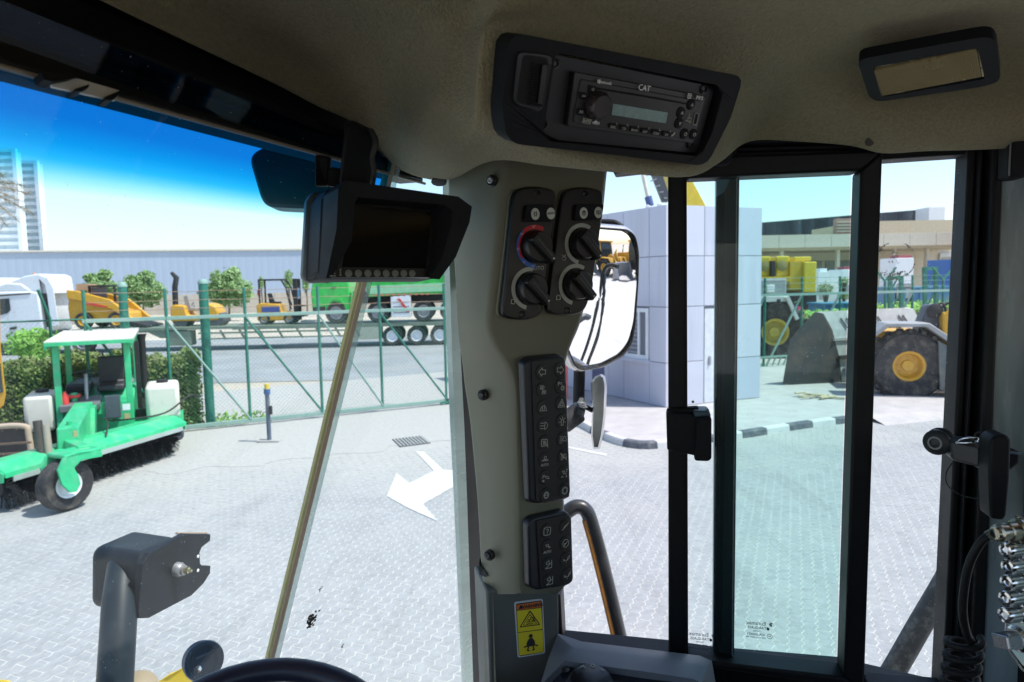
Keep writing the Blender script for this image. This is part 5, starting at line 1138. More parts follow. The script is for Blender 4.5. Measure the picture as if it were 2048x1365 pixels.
jbar(-.0035, .0025, .003, mat('brown_sealant', (.40, .29, .20), .6, dirt=.3, dcol=(.55, .45, .33), dscale=30), 'seal')
jbar(.0025, .012, .001, glass('frosted_glass_edge', (.75, .82, .78), .05, .22), 'glass_edge', .004)
# bright edge of the corner glass at the pillar, black seal next to it
gedge = mat('green_glass_edge', (.38, .50, .46), .25, var=.15, scale=4, stretch=(1, 1, 3))
def strip(pl, pa, f, b, m, nm, parent=None): return slab(pl, pa, f, b).build(nm, m, parent or cab)
sl = [(893, 345), (902, 345), (904, 470), (910, 600), (915, 700), (921, 850), (927, 1000), (934, 1150), (946, 1420), (934, 1420), (922, 1150), (915, 1000), (908, 850), (903, 700), (899, 600), (893, 470)]
slab(CG, [(893, 345), (903, 345), (905, 470), (911, 600), (917, 700), (925, 850), (931, 1000), (936, 1150), (946, 1420), (930, 1420), (919, 1150), (913, 1000), (906, 850), (900, 700), (897, 600), (893, 470)], .006, -.01).build('corner_glass_rim', gedge, cab)
slab(CG, [(905, 470), (980, 500), (1010, 1420), (944, 1420), (935, 1150), (930, 1000), (924, 850), (916, 700), (910, 600)], .003, -.03).build('pillar_seal', dark, cab)
# beige corner pillar trim (lofted section by section)
rowsP = [(290, (890, 1.06), (1011, .975), (1222, 1.075)), (350, (893, 1.06), (1008, .98), (1214, 1.07)), (420, (897, 1.06), (1001, .982), (1207, 1.07)), (480, (903, 1.06), (995, .985), (1197, 1.07)), (560, (908, 1.06), (984, .988), (1181, 1.07)),
         (620, (911, 1.06), (977, .99), (1168, 1.07)), (655, (913, 1.06), (976, .992), (1158, 1.07)), (690, (916, 1.06), (990, .995), (1143, 1.065)), (730, (922, 1.063), (1014, 1.0), (1130, 1.058)), (775, (927, 1.066), (1027, 1.003), (1122, 1.056)),
         (850, (938, 1.07), (1030, 1.008), (1123, 1.06)), (1000, (952, 1.08), (1034, 1.018), (1128, 1.07)), (1120, (959, 1.088), (1036, 1.027), (1134, 1.079)), (1165, (962, 1.09), (1036, 1.03), (1136, 1.082)), (1188, (964, 1.092), (1037, 1.032), (1118, 1.075))]
sec = []
for y, l, g_, r__ in rowsP:
    L0, G0, R0 = P(l[0], y, l[1]), P(g_[0], y, g_[1]), P(r__[0], y, r__[1])
    bkv = V((0, .12, 0)); sec.append([L0+bkv, L0+V((.002, .006, 0)), L0.lerp(G0, .06), L0.lerp(G0, .5)+V((0, -.002, 0)), G0.lerp(L0, .1)+V((0, -.001, 0)), G0+V((.001, .003, 0)), G0.lerp(R0, .05)+V((0, 0, 0)), G0.lerp(R0, .5), R0.lerp(G0, .04), R0+V((0, .006, 0)), R0+V((.0, .12, 0))])
colsP = [cmr([s_[k] for s_ in sec], 5) for k in range(len(sec[0]))]
rowsF = [[c[i] for c in colsP] for i in range(len(colsP[0]))]
B = mb().grid(rowsF); B.f.append(tuple(len(B.v)-1-k for k in range(len(rowsF[0]))))
pil = B.build('corner_pillar', trimm, cab, smooth=50)
# small dark mark and notch
tr_ = lambda x, y, d: P(x, y, d)
lowp = [(964, 1183), (1037, 1188), (1117, 1188), (1117, 1280), (1119, 1330), (1119, 1480), (975, 1480), (966, 1250)]
LP1 = Plane(P(985, 1190, 1.062), P(1115, 1190, 1.092), P(985, 1400, 1.082))
slab(LP1, [(972, 1180), (1118, 1180), (1119, 1480), (985, 1480)], 0, -.09).build('lower_pillar', trimb, cab, bevel=.004, smooth=40)
mb().prism([P(964, 1187, 1.091), P(986, 1187, 1.060), P(997, 1480, 1.080), P(974, 1480, 1.112)], V((0, .12, 0))).build('lower_pillar_edge', trimm, cab, bevel=.002, smooth=40)
mb().prism([P(958, 1130, 1.082), P(967, 1138, 1.080), P(974, 1149, 1.074), P(973, 1155, 1.074), P(959, 1150, 1.085)], V((0, .03, 0))).build('trim_notch', dark, cab)
# pillar screws
scr = mat('screw_dark', (.05, .05, .05), .35, .6)
for x, y, d in ((985, 362, .99), (967, 790, 1.035), (980, 1110, 1.055)):
    n = V((-.55, -.83, 0)); c = P(x, y, d)+n*.004
    s_ = mb().lathe([(.0085, -.006), (.0085, .0), (.007, .0015), (.005, .0)], c, n, 16).build('trim_screw', scr, cab, smooth=40)
    mb().lathe([(.0048, 0), (.0048, .003), (.003, .004), (0, .003)], c, n, 12).build('screw_head', steel if y == 362 else scr, s_, smooth=40)
# ------------------------------------------------ side wall with sliding window
a_, b_ = P(1375, 360, 1.10), P(1715, 345, 1.045)
WP = Plane(a_, b_, a_+V((0, 0, -.7)))
def wslab(px, f, b, nm, m, bv=.004, r=0): return slab(WP, px, f, b, r).build(nm, m, cab, bevel=bv, smooth=35)
fr = mb()
outer = [(1336, 320), (1758, 306), (1722, 1368), (1337, 1312)]; inner = [(1373, 361), (1714, 346), (1682, 1342), (1376, 1306)]
A_ = [WP.px(x, y, .02) for x, y in outer]; I_ = [WP.px(x, y, .02) for x, y in inner]; I2 = [WP.px(x, y, .012) for x, y in [(1376, 364), (1711, 349), (1679, 1338), (1379, 1302)]]
names = ['sliding_window_frame']
for k in range(4):
    j = (k+1) % 4; q = [A_[k], A_[j], I_[j], I_[k]]
    fr.prism(q, -WP.N*.05)
swf = fr.build('sliding_window_frame', blackm, cab, bevel=.004, smooth=35)
wslab([(1367, 300), (1372, 300), (1375, 1310), (1370, 1310)], .024, .018, 'frame_lip', softb, .001)
stile = slab(WP, [(1433, 350), (1481, 348), (1470, 1326), (1427, 1320)], -.012, -.035).build('sliding_stile', mat('green_black_stile', (.008, .022, .022), .3, var=.3, scale=30, stretch=(1, 1, .02)), cab, bevel=.003)
slab(WP, [(1434, 352), (1462, 352), (1455, 372), (1448, 384), (1434, 392)], -.008, -.012).build('stile_cap', mat('stile_cap_teal', (.05, .12, .15), .4), cab)
mb().prism([WP.px(x, y, -.006) for x, y in ((1474, 350), (1476, 350), (1466, 1330), (1464, 1330))], -WP.N*.004).build('glass_bead', mat('bead_grey', (.25, .27, .28), .3), cab)
slab(WP, [(1376, 355), (1479, 351), (1468, 1320), (1378, 1310)], -.001, -.005).build('fixed_pane', g_a, cab)
slab(WP, [(1433, 354), (1716, 344), (1684, 1344), (1427, 1318)], -.038, -.042).build('sliding_pane', g_b, cab)
# outer frame, rails, door post
wslab([(1225, 270), (2060, 225), (2060, 298), (1760, 318), (1400, 326), (1225, 346)], -.01, -.06, 'upper_rail', blackm)
wslab([(1395, 283), (1745, 276), (1745, 290), (1395, 297)], .025, .0, 'slide_rail', softb); wslab([(1395, 301), (1745, 292), (1745, 300), (1395, 309)], .02, .0, 'slide_rail', softb)
wslab([(1120, 1292), (1336, 1314), (1430, 1328), (1700, 1352), (1760, 1368), (1900, 1400), (1900, 1800), (1120, 1800)], -.012, -.06, 'lower_wall', blackm)
wslab([(1730, 1362), (1900, 1376), (1900, 1420), (1728, 1400)], .01, -.03, 'lower_rail', blackm)
wslab([(1938, 285), (1956, 285), (1901, 1420), (1883, 1420)], 0, -.05, 'door_post', blackm)
wslab([(1955, 285), (1960, 285), (1905, 1420), (1900, 1420)], .012, -.05, 'post_lip', softb, .001)
wslab([(1960, 285), (1972, 285), (1922, 1420), (1905, 1420)], -.008, -.05, 'door_seal', mat('seal_rubber', (.01, .01, .011), .7), .002)
wslab([(1971, 285), (1990, 285), (1948, 1420), (1921, 1420)], .03, -.05, 'door_post', blackm)
wslab([(1988, 285), (2200, 285), (2200, 1480), (1946, 1480)], .022, -.05, 'side_panel', mat('blue_grey_panel', (.20, .25, .26), .28, var=.35, scale=5, stretch=(4, 4, .5), dirt=.35, dcol=(.22, .23, .2), dscale=3, rvar=.2))
wslab([(2036, 900), (2200, 900), (2200, 1480), (2016, 1480)], .035, .0, 'side_panel_edge', blackm)
wslab([(1974, 296), (2019, 292), (2016, 350), (2010, 368), (1972, 371)], .07, .03, 'post_cover', softb, .006)
wslab([(2026, 290), (2130, 286), (2130, 350), (2027, 356)], .09, .05, 'post_cover', softb, .006)
mb().tube([WP.px(1974, 300, .071), WP.px(1971, 366, .071)], .0012, 5).build('cover_edge', mat('edge_grey', (.12, .13, .13), .4), cab)
slab(WP, [(1759, 300), (1940, 300), (1886, 1400), (1722, 1385)], -.028, -.033).build('rear_side_pane', g_r, cab)
slab(WP, [(1120, 330), (1338, 330), (1338, 1315), (1120, 1300)], -.028, -.033).build('front_side_pane', g_clear, cab)
wslab([(1112, 1190), (1121, 1190), (1127, 1310), (1115, 1310)], .0, -.04, 'front_side_frame', mat('frame_brown', (.05, .035, .03), .5), .002)
# glass stamps (read from outside, so mirrored from here)
stm = mat('stamp_dark', (.02, .03, .03), .6); X_, Y_ = WP.X, WP.Y
for cx, cy in ((1400, 1281), (1520, 1281)):
    c = WP.px(cx, cy, .001 if cx < 1450 else -.036); sz = .0092
    st_ = tag(bpy.data.objects.new('glass_stamp', None), 'small dark mirrored maker stamp etched on the glass, ' + ('left of the sliding stile' if cx < 1450 else 'right of the sliding stile'), 'glass stamp'); COL.objects.link(st_); st_.location = c; ORG[st_.name] = c.copy()
    def tx(s_, dy, k, dx=0):
        o = text(s_, c+X_*dx+Y_*dy, X_, Y_, sz*k, stm, st_)
        me = o.data
        for v in me.vertices:
            d_ = (v.co+ORG[o.name]-c).dot(X_)-dx; v.co -= X_*2*d_
    tx('Euramax', .011, 1.0, -.002); tx('STARGLASS', .003, .72, .001); tx('TINTED', -.003, .45, .0); tx('43R-000471', -.009, .66, -.002); tx('AS2 M131 DOT 785', -.0145, .42, -.002)
    s2 = mb(); strokes(s2, WP, c, [arcpts(.0205, -.010, .0042, 0, 360, 14)], .0005); strokes(s2, WP, c, [arcpts(.0175, .003, .0018, 0, 360, 10), arcpts(.0175, .003, .0007, 0, 360, 8)], .0011)
    strokes(s2, WP, c, [[(.019, .012), (.023, .010), (.021, .014), (.0245, .013)], [(.020, .009), (.0235, .0085)]], .0014); s2.build('emblem', stm, st_)
    tx('E6', -.010, .45, .0205)
# residue ring
rr = mb(); c = WP.px(1801, 521, -.026)
for k in range(90):
    a = rnd.uniform(0, 6.283)
    if 1.2 < a < 1.9 and rnd.random() < .8: continue
    q = WP.at(c, math.cos(a)*.0285+rnd.gauss(0, .0006), math.sin(a)*.0285+rnd.gauss(0, .0006)); rr.prism([q+WP.X*rnd.uniform(.0005, .0015), q+WP.Y*rnd.uniform(.0005, .002), q-WP.X*rnd.uniform(.0005, .0015), q-WP.Y*rnd.uniform(.0005, .002)], WP.N*.0004)
for k in range(120):
    q = WP.at(c, rnd.gauss(0, .010), -.022+rnd.gauss(0, .0035)) if k < 70 else WP.at(c, rnd.gauss(-.002, .003), .018-rnd.random()*.022) if k < 95 else WP.at(c, -.022+rnd.gauss(0, .003), .018+rnd.gauss(0, .003))
    a = rnd.uniform(0, 3); e = WP.X*math.cos(a)+WP.Y*math.sin(a); f_ = WP.N.cross(e)
    rr.prism([q+e*rnd.uniform(.0008, .0026), q+f_*.0007, q-e*rnd.uniform(.0008, .0026), q-f_*.0007], WP.N*.0004)
tag(rr.build('sticker_residue', mat('residue', (.6, .6, .52), .7, dirt=.8, dcol=(.18, .16, .08), dscale=160), org=c), 'ring-shaped torn sticker residue stuck on the right window glass', 'sticker residue')
# insect splats on the windscreen
sp_m = mat('splat', (.02, .018, .01), .8)
for x, y, n_, s_, lab in ((622, 1240, 60, .0105, 'largest dark insect splat low on the corner glass, above the steering wheel'), (640, 1178, 10, .0042, 'small narrow dark insect splat, topmost on the corner glass'), (684, 1292, 16, .0038, 'faint tan insect splat lowest on the corner glass')):
    B = mb(); c = CG.px(x, y, .001)
    for k in range(n_):
        q = c+CG.X*rnd.gauss(0, s_*.4)+CG.Y*rnd.gauss(0, s_); a = rnd.uniform(0, 3); e = CG.X*math.cos(a)+CG.Y*math.sin(a); f_ = CG.N.cross(e)
        B.prism([q+e*rnd.uniform(.3, 1)*s_*.5, q+f_*s_*.25, q-e*rnd.uniform(.3, 1)*s_*.5, q-f_*s_*.2], CG.N*.0006)
    tag(B.build('insect_splat', sp_m if s_ > .004 else mat('splat_tan', (.16, .13, .05), .8), org=c), lab, 'splat')
# ------------------------------------------------ latches
lt = thing('window_latch', 'black block latch clamped on the sliding window post at mid height', 'latch', WP.px(1375, 860))
def wt(t, px, f, b, nm, m=softb, bv=.003, r=0): return slab(WP, px, f, b, r).build(nm, m, t, bevel=bv, smooth=35)
wt(lt, [(1332, 815), (1394, 822), (1394, 900), (1334, 888)], .045, .019, 'body'); wt(lt, [(1384, 812), (1412, 812), (1420, 822), (1386, 826)], .045, .0, 'top_lip', mat('latch_teal', (.03, .06, .08), .4)); wt(lt, [(1390, 824), (1419, 822), (1419, 900), (1415, 907), (1386, 906), (1386, 898)], .055, .0, 'handle', softb, .004)
wt(lt, [(1334, 812), (1396, 808), (1396, 822), (1332, 822)], .03, .012, 'clamp')
mb().lathe([(.0025, 0), (.002, .0015), (0, .002)], WP.px(1386, 804, .0), WP.N, 8).build('rivet', mat('brass', (.4, .3, .12), .4, .8), lt)
ul = thing('upper_latch', 'black rounded catch with two shiny screws at the top rail beside the stereo panel', 'latch', WP.px(1442, 310))
wt(ul, [(1410, 292), (1470, 284), (1470, 318), (1408, 324)], .035, .012, 'plate'); wt(ul, [(1417, 308), (1461, 306), (1461, 326), (1455, 336), (1440, 342), (1425, 338), (1417, 328)], .048, .03, 'tongue', softb, .006)
for x, y in ((1421, 296), (1459, 292)): mb().lathe([(.0055, 0), (.005, .003), (.002, .0045), (0, .0035)], WP.px(x, y, .035), WP.N, 14).build('screw', mat('brass_screw', (.45, .38, .22), .3, .9), ul, smooth=40)
# door strap / stay assembly on the right post
hs_ = thing('window_stay', 'black window stay with round rubber knob, upright paddle and thin wire loop, right door post', 'handle', WP.px(1900, 895))
slab(WP, [(1893, 825), (1913, 824), (1920, 832), (1918, 900), (1913, 962), (1908, 971), (1886, 968), (1883, 900), (1884, 835)], .16, .125, 0).build('paddle', softb, hs_, bevel=.006, seg=3, smooth=40)
mb().hexa([WP.px(1848, 852, .10), WP.px(1892, 856, .12), WP.px(1892, 896, .12), WP.px(1850, 888, .10)], [WP.px(1850, 848, .06), WP.px(1900, 852, .08), WP.px(1900, 890, .08), WP.px(1852, 884, .06)]).build('arm', mat('grey_black', (.03, .034, .038), .4), hs_, bevel=.004, smooth=40)
wt(hs_, [(1912, 862), (1968, 868), (1966, 890), (1935, 915), (1912, 912)], .11, .03, 'bracket_arm'); wt(hs_, [(1918, 862), (1968, 870), (1966, 874), (1918, 868)], .112, .10, 'arm_top', mat('blue_sheen', (.08, .12, .18), .3), .001)
kx = WP.px(1836, 860, .08); ka = V((-.75, -.62, .0)).normalized()
mb().lathe([(0, -.016), (.016, -.015), (.019, -.011), (.019, -.007), (.0155, -.005), (.0155, -.001), (.018, .001), (.018, .007), (.013, .011), (.0, .012)], kx, ka, 24).build('rubber_knob', mat('knob_black', (.02, .022, .024), .45), hs_, smooth=35)
mb().lathe([(.0095, .011), (.0095, .013), (.007, .013), (.007, .009)], kx, ka, 20).build('knob_ring', mat('ring_grey', (.15, .17, .17), .3), hs_, smooth=40)
mb().tube(cmr([WP.px(1852, 892, .1), WP.px(1841, 910, .1), WP.px(1843, 932, .1), WP.px(1860, 946, .11), WP.px(1886, 950, .12)], 6), .0009, 6).build('wire_loop', dark, hs_, smooth=60)
mb().tube(cmr([WP.px(1853, 852, .11), WP.px(1862, 842, .12), WP.px(1880, 839, .125), WP.px(1886, 846, .12), WP.px(1870, 850, .12), WP.px(1853, 853, .11)], 5), .0012, 6).build('split_ring', chrome, hs_, smooth=60)
mb().tube(cmr([WP.px(1886, 860, .12), WP.px(1878, 846, .12), WP.px(1882, 834, .12), WP.px(1890, 830, .12)], 5), .0012, 6).build('wire_loop', dark, hs_, smooth=60)
mb().tube(cmr([WP.px(1918, 932, .09), WP.px(1930, 920, .09), WP.px(1945, 915, .08)], 5), .0018, 6).build('grey_wire', mat('wire_pale', (.3, .32, .28), .5), hs_, smooth=60)
hp = thing('hinge_plate', 'worn metal hinge plate with two bolts on the dark door post', 'plate', WP.px(1957, 955))
wt(hp, [(1948, 908), (1967, 902), (1966, 1000), (1963, 1006), (1945, 992)], .045, .033, 'plate', mat('worn_plate', (.22, .19, .13), .4, .5, dirt=.6, dcol=(.05, .05, .05), dscale=60))
for x, y in ((1957, 918), (1953, 983)):
    s_ = mb().lathe([(.010, 0), (.010, .002), (.007, .003)], WP.px(x, y, .046), WP.N, 18).build('washer', mat('washer_brass', (.3, .26, .16), .35, .8), hp, smooth=40)
    mb().lathe([(.0065, .002), (.0065, .008), (.003, .0085), (.0028, .005), (0, .005)], WP.px(x, y, .046), WP.N, 6).build('bolt_head', scr, s_)
# beige console shoulder at the bottom
cs = thing('corner_console', 'grey plastic console shoulder with dark panel and rotary dial at the pillar foot', 'console', P(1250, 1330, 1.05))
bkE = [P(1117, 1268, 1.10), P(1165, 1286, 1.10), P(1300, 1302, 1.09), P(1400, 1314, 1.085), P(1424, 1324, 1.08), P(1440, 1420, 1.05)]
frE = [P(1080, 1372, 1.05), P(1130, 1322, 1.03), P(1300, 1345, 1.00), P(1385, 1358, .99), P(1402, 1366, .985), P(1410, 1440, .97)]
top_ = [a.lerp(b, .06)+V((0, 0, .004)) for a, b in zip(bkE, frE)]
mid_ = [a.lerp(b, .55)+V((0, 0, .006)) for a, b in zip(bkE, frE)]
mb().grid([[p+V((0, .01, -.15)) for p in bkE], bkE, top_, mid_, frE, [p+V((0, .01, -.03)) for p in frE]]).build('shoulder', mat('console_grey_blue', (.15, .17, .20), .45, var=.05, bump=.2, bscale=600, bdist=.0004, dirt=.35, dcol=(.22, .21, .22), dscale=9), cs, smooth=60)
CP = Plane(P(1130, 1328, 1.035), P(1385, 1362, .995), P(1100, 1420, .955))
slab(CP, [(1075, 1392), (1136, 1326), (1300, 1347), (1385, 1360), (1440, 1480), (1040, 1480)], -.004, -.03).build('control_panel', mat('panel_navy', (.014, .016, .026), .3), cs)
dc = CP.px(1182, 1366, 0); 
mb().lathe([(.031, 0), (.031, .006), (.027, .009), (0, .009)], dc, CP.N, 32).build('rotary_dial', podm, cs, smooth=40)
dm = mb(); strokes(dm, CP, dc, [arcpts(0, .0235, .0028, 0, 360, 12)], .0009, off=.0092); strokes(dm, CP, dc, [[(-.017, .017), (-.014, .021), (-.011, .017)], [(.013, .019), (.017, .016)]], .0009, off=.0092); dm.build('dial_marks', printw, cs)
mb().lathe([(.006, 0), (.006, .002), (0, .003)], CP.px(1131, 1341, 0), CP.N, 12).build('panel_screw', scr, cs)
# ============================================================ CLIMATE PODS, KEYPADS, LABEL
UP = Plane(P(1004, 380, .977), P(1205, 380, 1.064), P(977, 620, .985))
greyring = mat('dial_grey', (.42, .44, .40), .5, var=.02); redr = mat('dial_red', (.6, .02, .03), .45); bluer = mat('dial_blue', (.04, .14, .55), .45); ovalw = mat('button_white', (.58, .60, .54), .5)
def sector(pl, c, r0, r1, a0, a1, off, h=.0006, n=28):
    B = mb(); k = max(3, int(n*abs(a1-a0)/180)); p = []
    for i in range(k):
        t0, t1 = math.radians(a0+(a1-a0)*i/k), math.radians(a0+(a1-a0)*(i+1)/k)
        q = [pl.at(c, r0*math.cos(t0), r0*math.sin(t0), off), pl.at(c, r1*math.cos(t0), r1*math.sin(t0), off), pl.at(c, r1*math.cos(t1), r1*math.sin(t1), off), pl.at(c, r0*math.cos(t1), r0*math.sin(t1), off)]
        B.prism(q, pl.N*h)
    return B
SNOW = [[(math.cos(a)*1.0, math.sin(a)*1.0), (0, 0)] for a in [k*math.pi/3 for k in range(6)]]
def pod(label, outline, knobs, ovals, brect, marks):
    t = thing('climate_panel', label, 'control panel', UP.px(*outline[0]))
    slab(UP, [(x+(x-1055 if x < 1110 else x-1145)*.05, y+(y-505)*.012) for x, y in outline], .0015, -.004, .02, 5).build('bezel', trimm, t)
    slab(UP, outline, .011, -.002, .02, 5).build('face', podm, t, bevel=.003, seg=3, smooth=40)
    for x, y in marks: mb().lathe([(.006, -.001), (.006, .001), (.004, .002), (.003, .0)], UP.px(x, y, .011), UP.N, 14).build('screw', scr, t, smooth=40)
    slab(UP, brect, .017, .01, .004, 3).build('rocker_button', softb, t, bevel=.002, smooth=40)
    for i, (x, y, kind) in enumerate(ovals):
        c = UP.px(x, y, .0172); o = mb(); o.prism([UP.at(c, .0072*math.cos(a*.3927), .0085*math.sin(a*.3927)) for a in range(16)], UP.N*.0008); ob = o.build('button', ovalw, t)
        B = mb(); s_ = .004
        if kind == 'snow':
            strokes(B, UP, c, [arcpts(0, 0, .55, 0, 360, 6)]+[[(.55*math.cos(a), .55*math.sin(a)), (math.cos(a), math.sin(a))] for a in [k*1.0472 for k in range(6)]], .0007, s_, off=.0009)
        elif kind == 'auto': text('AUTO', c+UP.N*.001, UP.X, UP.Y, .0045, dark, ob, bold=.0001); continue
        elif kind == 'front': strokes(B, UP, c, [arcpts(0, -.3, 1.0, 30, 150, 8)+[(-.6, -.6), (.6, -.6), (.866, .2)], [(-.4, -1), (.4, -1)], [(0, -.6), (0, .5)], [(-.4, .2), (-.1, .9)], [(.4, .2), (.1, .9)]], .0006, s_, off=.0009)
        else: strokes(B, UP, c, [[(-1, .7), (1, .7), (1, -.5), (-1, -.5), (-1, .7)], [(0, -.9), (.3, .4)], [(-.5, .1), (.3, .4)], [(0, -.5), (-.6, .5)]], .0006, s_, off=.0009)
        B.build('icon', dark, ob)
    for i, (x, y, kind) in enumerate(knobs):
        c = UP.px(x, y, .011)
        if kind == 'temp':
            sector(UP, c, .0255, .0315, 58, 130, .0003).build('dial_red_arc', redr, t); sector(UP, c, .0255, .0285, 130, 215, .0003).build('dial_red_arc', redr, t)
            sector(UP, c, .0287, .0315, 130, 215, .0003).build('dial_blue_arc', bluer, t); sector(UP, c, .0255, .0315, 215, 270, .0003).build('dial_blue_arc', bluer, t)
            for a, s1 in ((92, '32°'), (140, '29°'), (185, '25°'), (228, '21°'), (260, '16°')):
                text(s1, UP.at(c, .0288*math.cos(math.radians(a)), .0288*math.sin(math.radians(a)), .0012), UP.X, UP.Y, .0045, printw, t)
        else: sector(UP, c, .0255, .0315, 56 if kind != 'fan' else 78, 254, .0003).build('dial_arc', greyring, t)
        kb_ = mb().lathe([(.0235, 0), (.0235, .004), (.0222, .014), (.0205, .0165), (0, .0165)], c, UP.N, 36).build('knob', knobm, t, smooth=35)
        a = math.radians(-48); ux, uy = math.cos(a), math.sin(a)
        def kp_(u, v, z): return UP.at(c, u*ux-v*uy, u*uy+v*ux, z)
        g = mb().hexa([kp_(-.021, .0075, .026), kp_(-.021, -.0075, .026), kp_(.0285, -.0062, .024), kp_(.0285, .0062, .024)], [kp_(-.021, .0095, .003), kp_(-.021, -.0095, .003), kp_(.0295, -.0075, .003), kp_(.0295, .0075, .003)])
        g.build('knob_grip', knobm, kb_, bevel=.0022, seg=3, smooth=40)
        mb().lathe([(.0016, 0), (.0016, .0006), (0, .0007)], kp_(.0245, 0, .0246), UP.N, 10).build('pointer_dot', ovalw, kb_)
        mb().prism([kp_(-.015, .0004, .0262), kp_(-.015, -.0004, .0262), kp_(.02, -.0004, .0258), kp_(.02, .0004, .0258)], UP.N*.0003).build('grip_line', mat('line_grey', (.12, .12, .12), .4), kb_)
        if kind == 'fan':
            text('AUTO', UP.px(1067, 537, .0116), UP.X, UP.Y, .0082, printw, t)
            B = mb(); c2 = UP.px(1018, 603, .011); strokes(B, UP, c2, [arcpts(.5*math.cos(q), .5*math.sin(q), .5, math.degrees(q)-90, math.degrees(q)+90, 5) for q in (0.6, 2.17, 3.74, 5.3)], .0008, .0038); B.build('icon', printw, t)
        if kind == 'wipe':
            B = mb(); c2 = UP.px(1119, 517, .011); strokes(B, UP, c2, [[(-1, .3), (0, .6), (1, .3), (.7, -.7), (-.7, -.7), (-1, .3)], [(0, .2), (0, 1.2)], [(-.5, .8), (-.8, 1.3)], [(.5, .8), (.8, 1.3)]], .0007, .0038); B.build('icon', printw, t)
        if kind == 'rear':
            B = mb(); c2 = UP.px(1108, 595, .011); strokes(B, UP, c2, [[(-.9, .7), (.9, .7), (.9, -.8), (-.9, -.8), (-.9, .7)], [(-.3, .7), (-.3, 1.2)], [(.3, .7), (.3, 1.2)]], .0007, .0038); B.build('icon', printw, t)
    return t
pod('glossy black climate panel with red-and-blue temperature dial, left of the two on the pillar', [(1020, 386), (1036, 377), (1065, 374), (1096, 379), (1106, 389), (1098, 470), (1083, 574), (1077, 626), (1060, 637), (1037, 640), (1010, 637), (995, 629), (1000, 590), (1013, 470)],
    [(1062, 494, 'temp'), (1052, 577, 'fan')], [(1058, 430, 'snow'), (1089, 429, 'auto')], [(1041, 412), (1097, 411), (1092, 445), (1037, 445)], [(1068, 388), (1037, 629)])
pod('glossy black wiper panel with two grey arc dials, right of the two on the pillar', [(1118, 386), (1134, 378), (1160, 375), (1188, 379), (1200, 388), (1192, 470), (1175, 580), (1165, 617), (1150, 627), (1126, 631), (1100, 629), (1087, 622), (1092, 580), (1107, 470)],
    [(1155, 489, 'wipe'), (1143, 569, 'rear')], [(1154, 428, 'front'), (1183, 427, 'rearwin')], [(1140, 411), (1195, 410), (1190, 442), (1136, 443)], [(1163, 389), (1127, 621)])
KP = Plane(P(1036, 740, .998), P(1127, 740, 1.052), P(1037, 1170, 1.026))
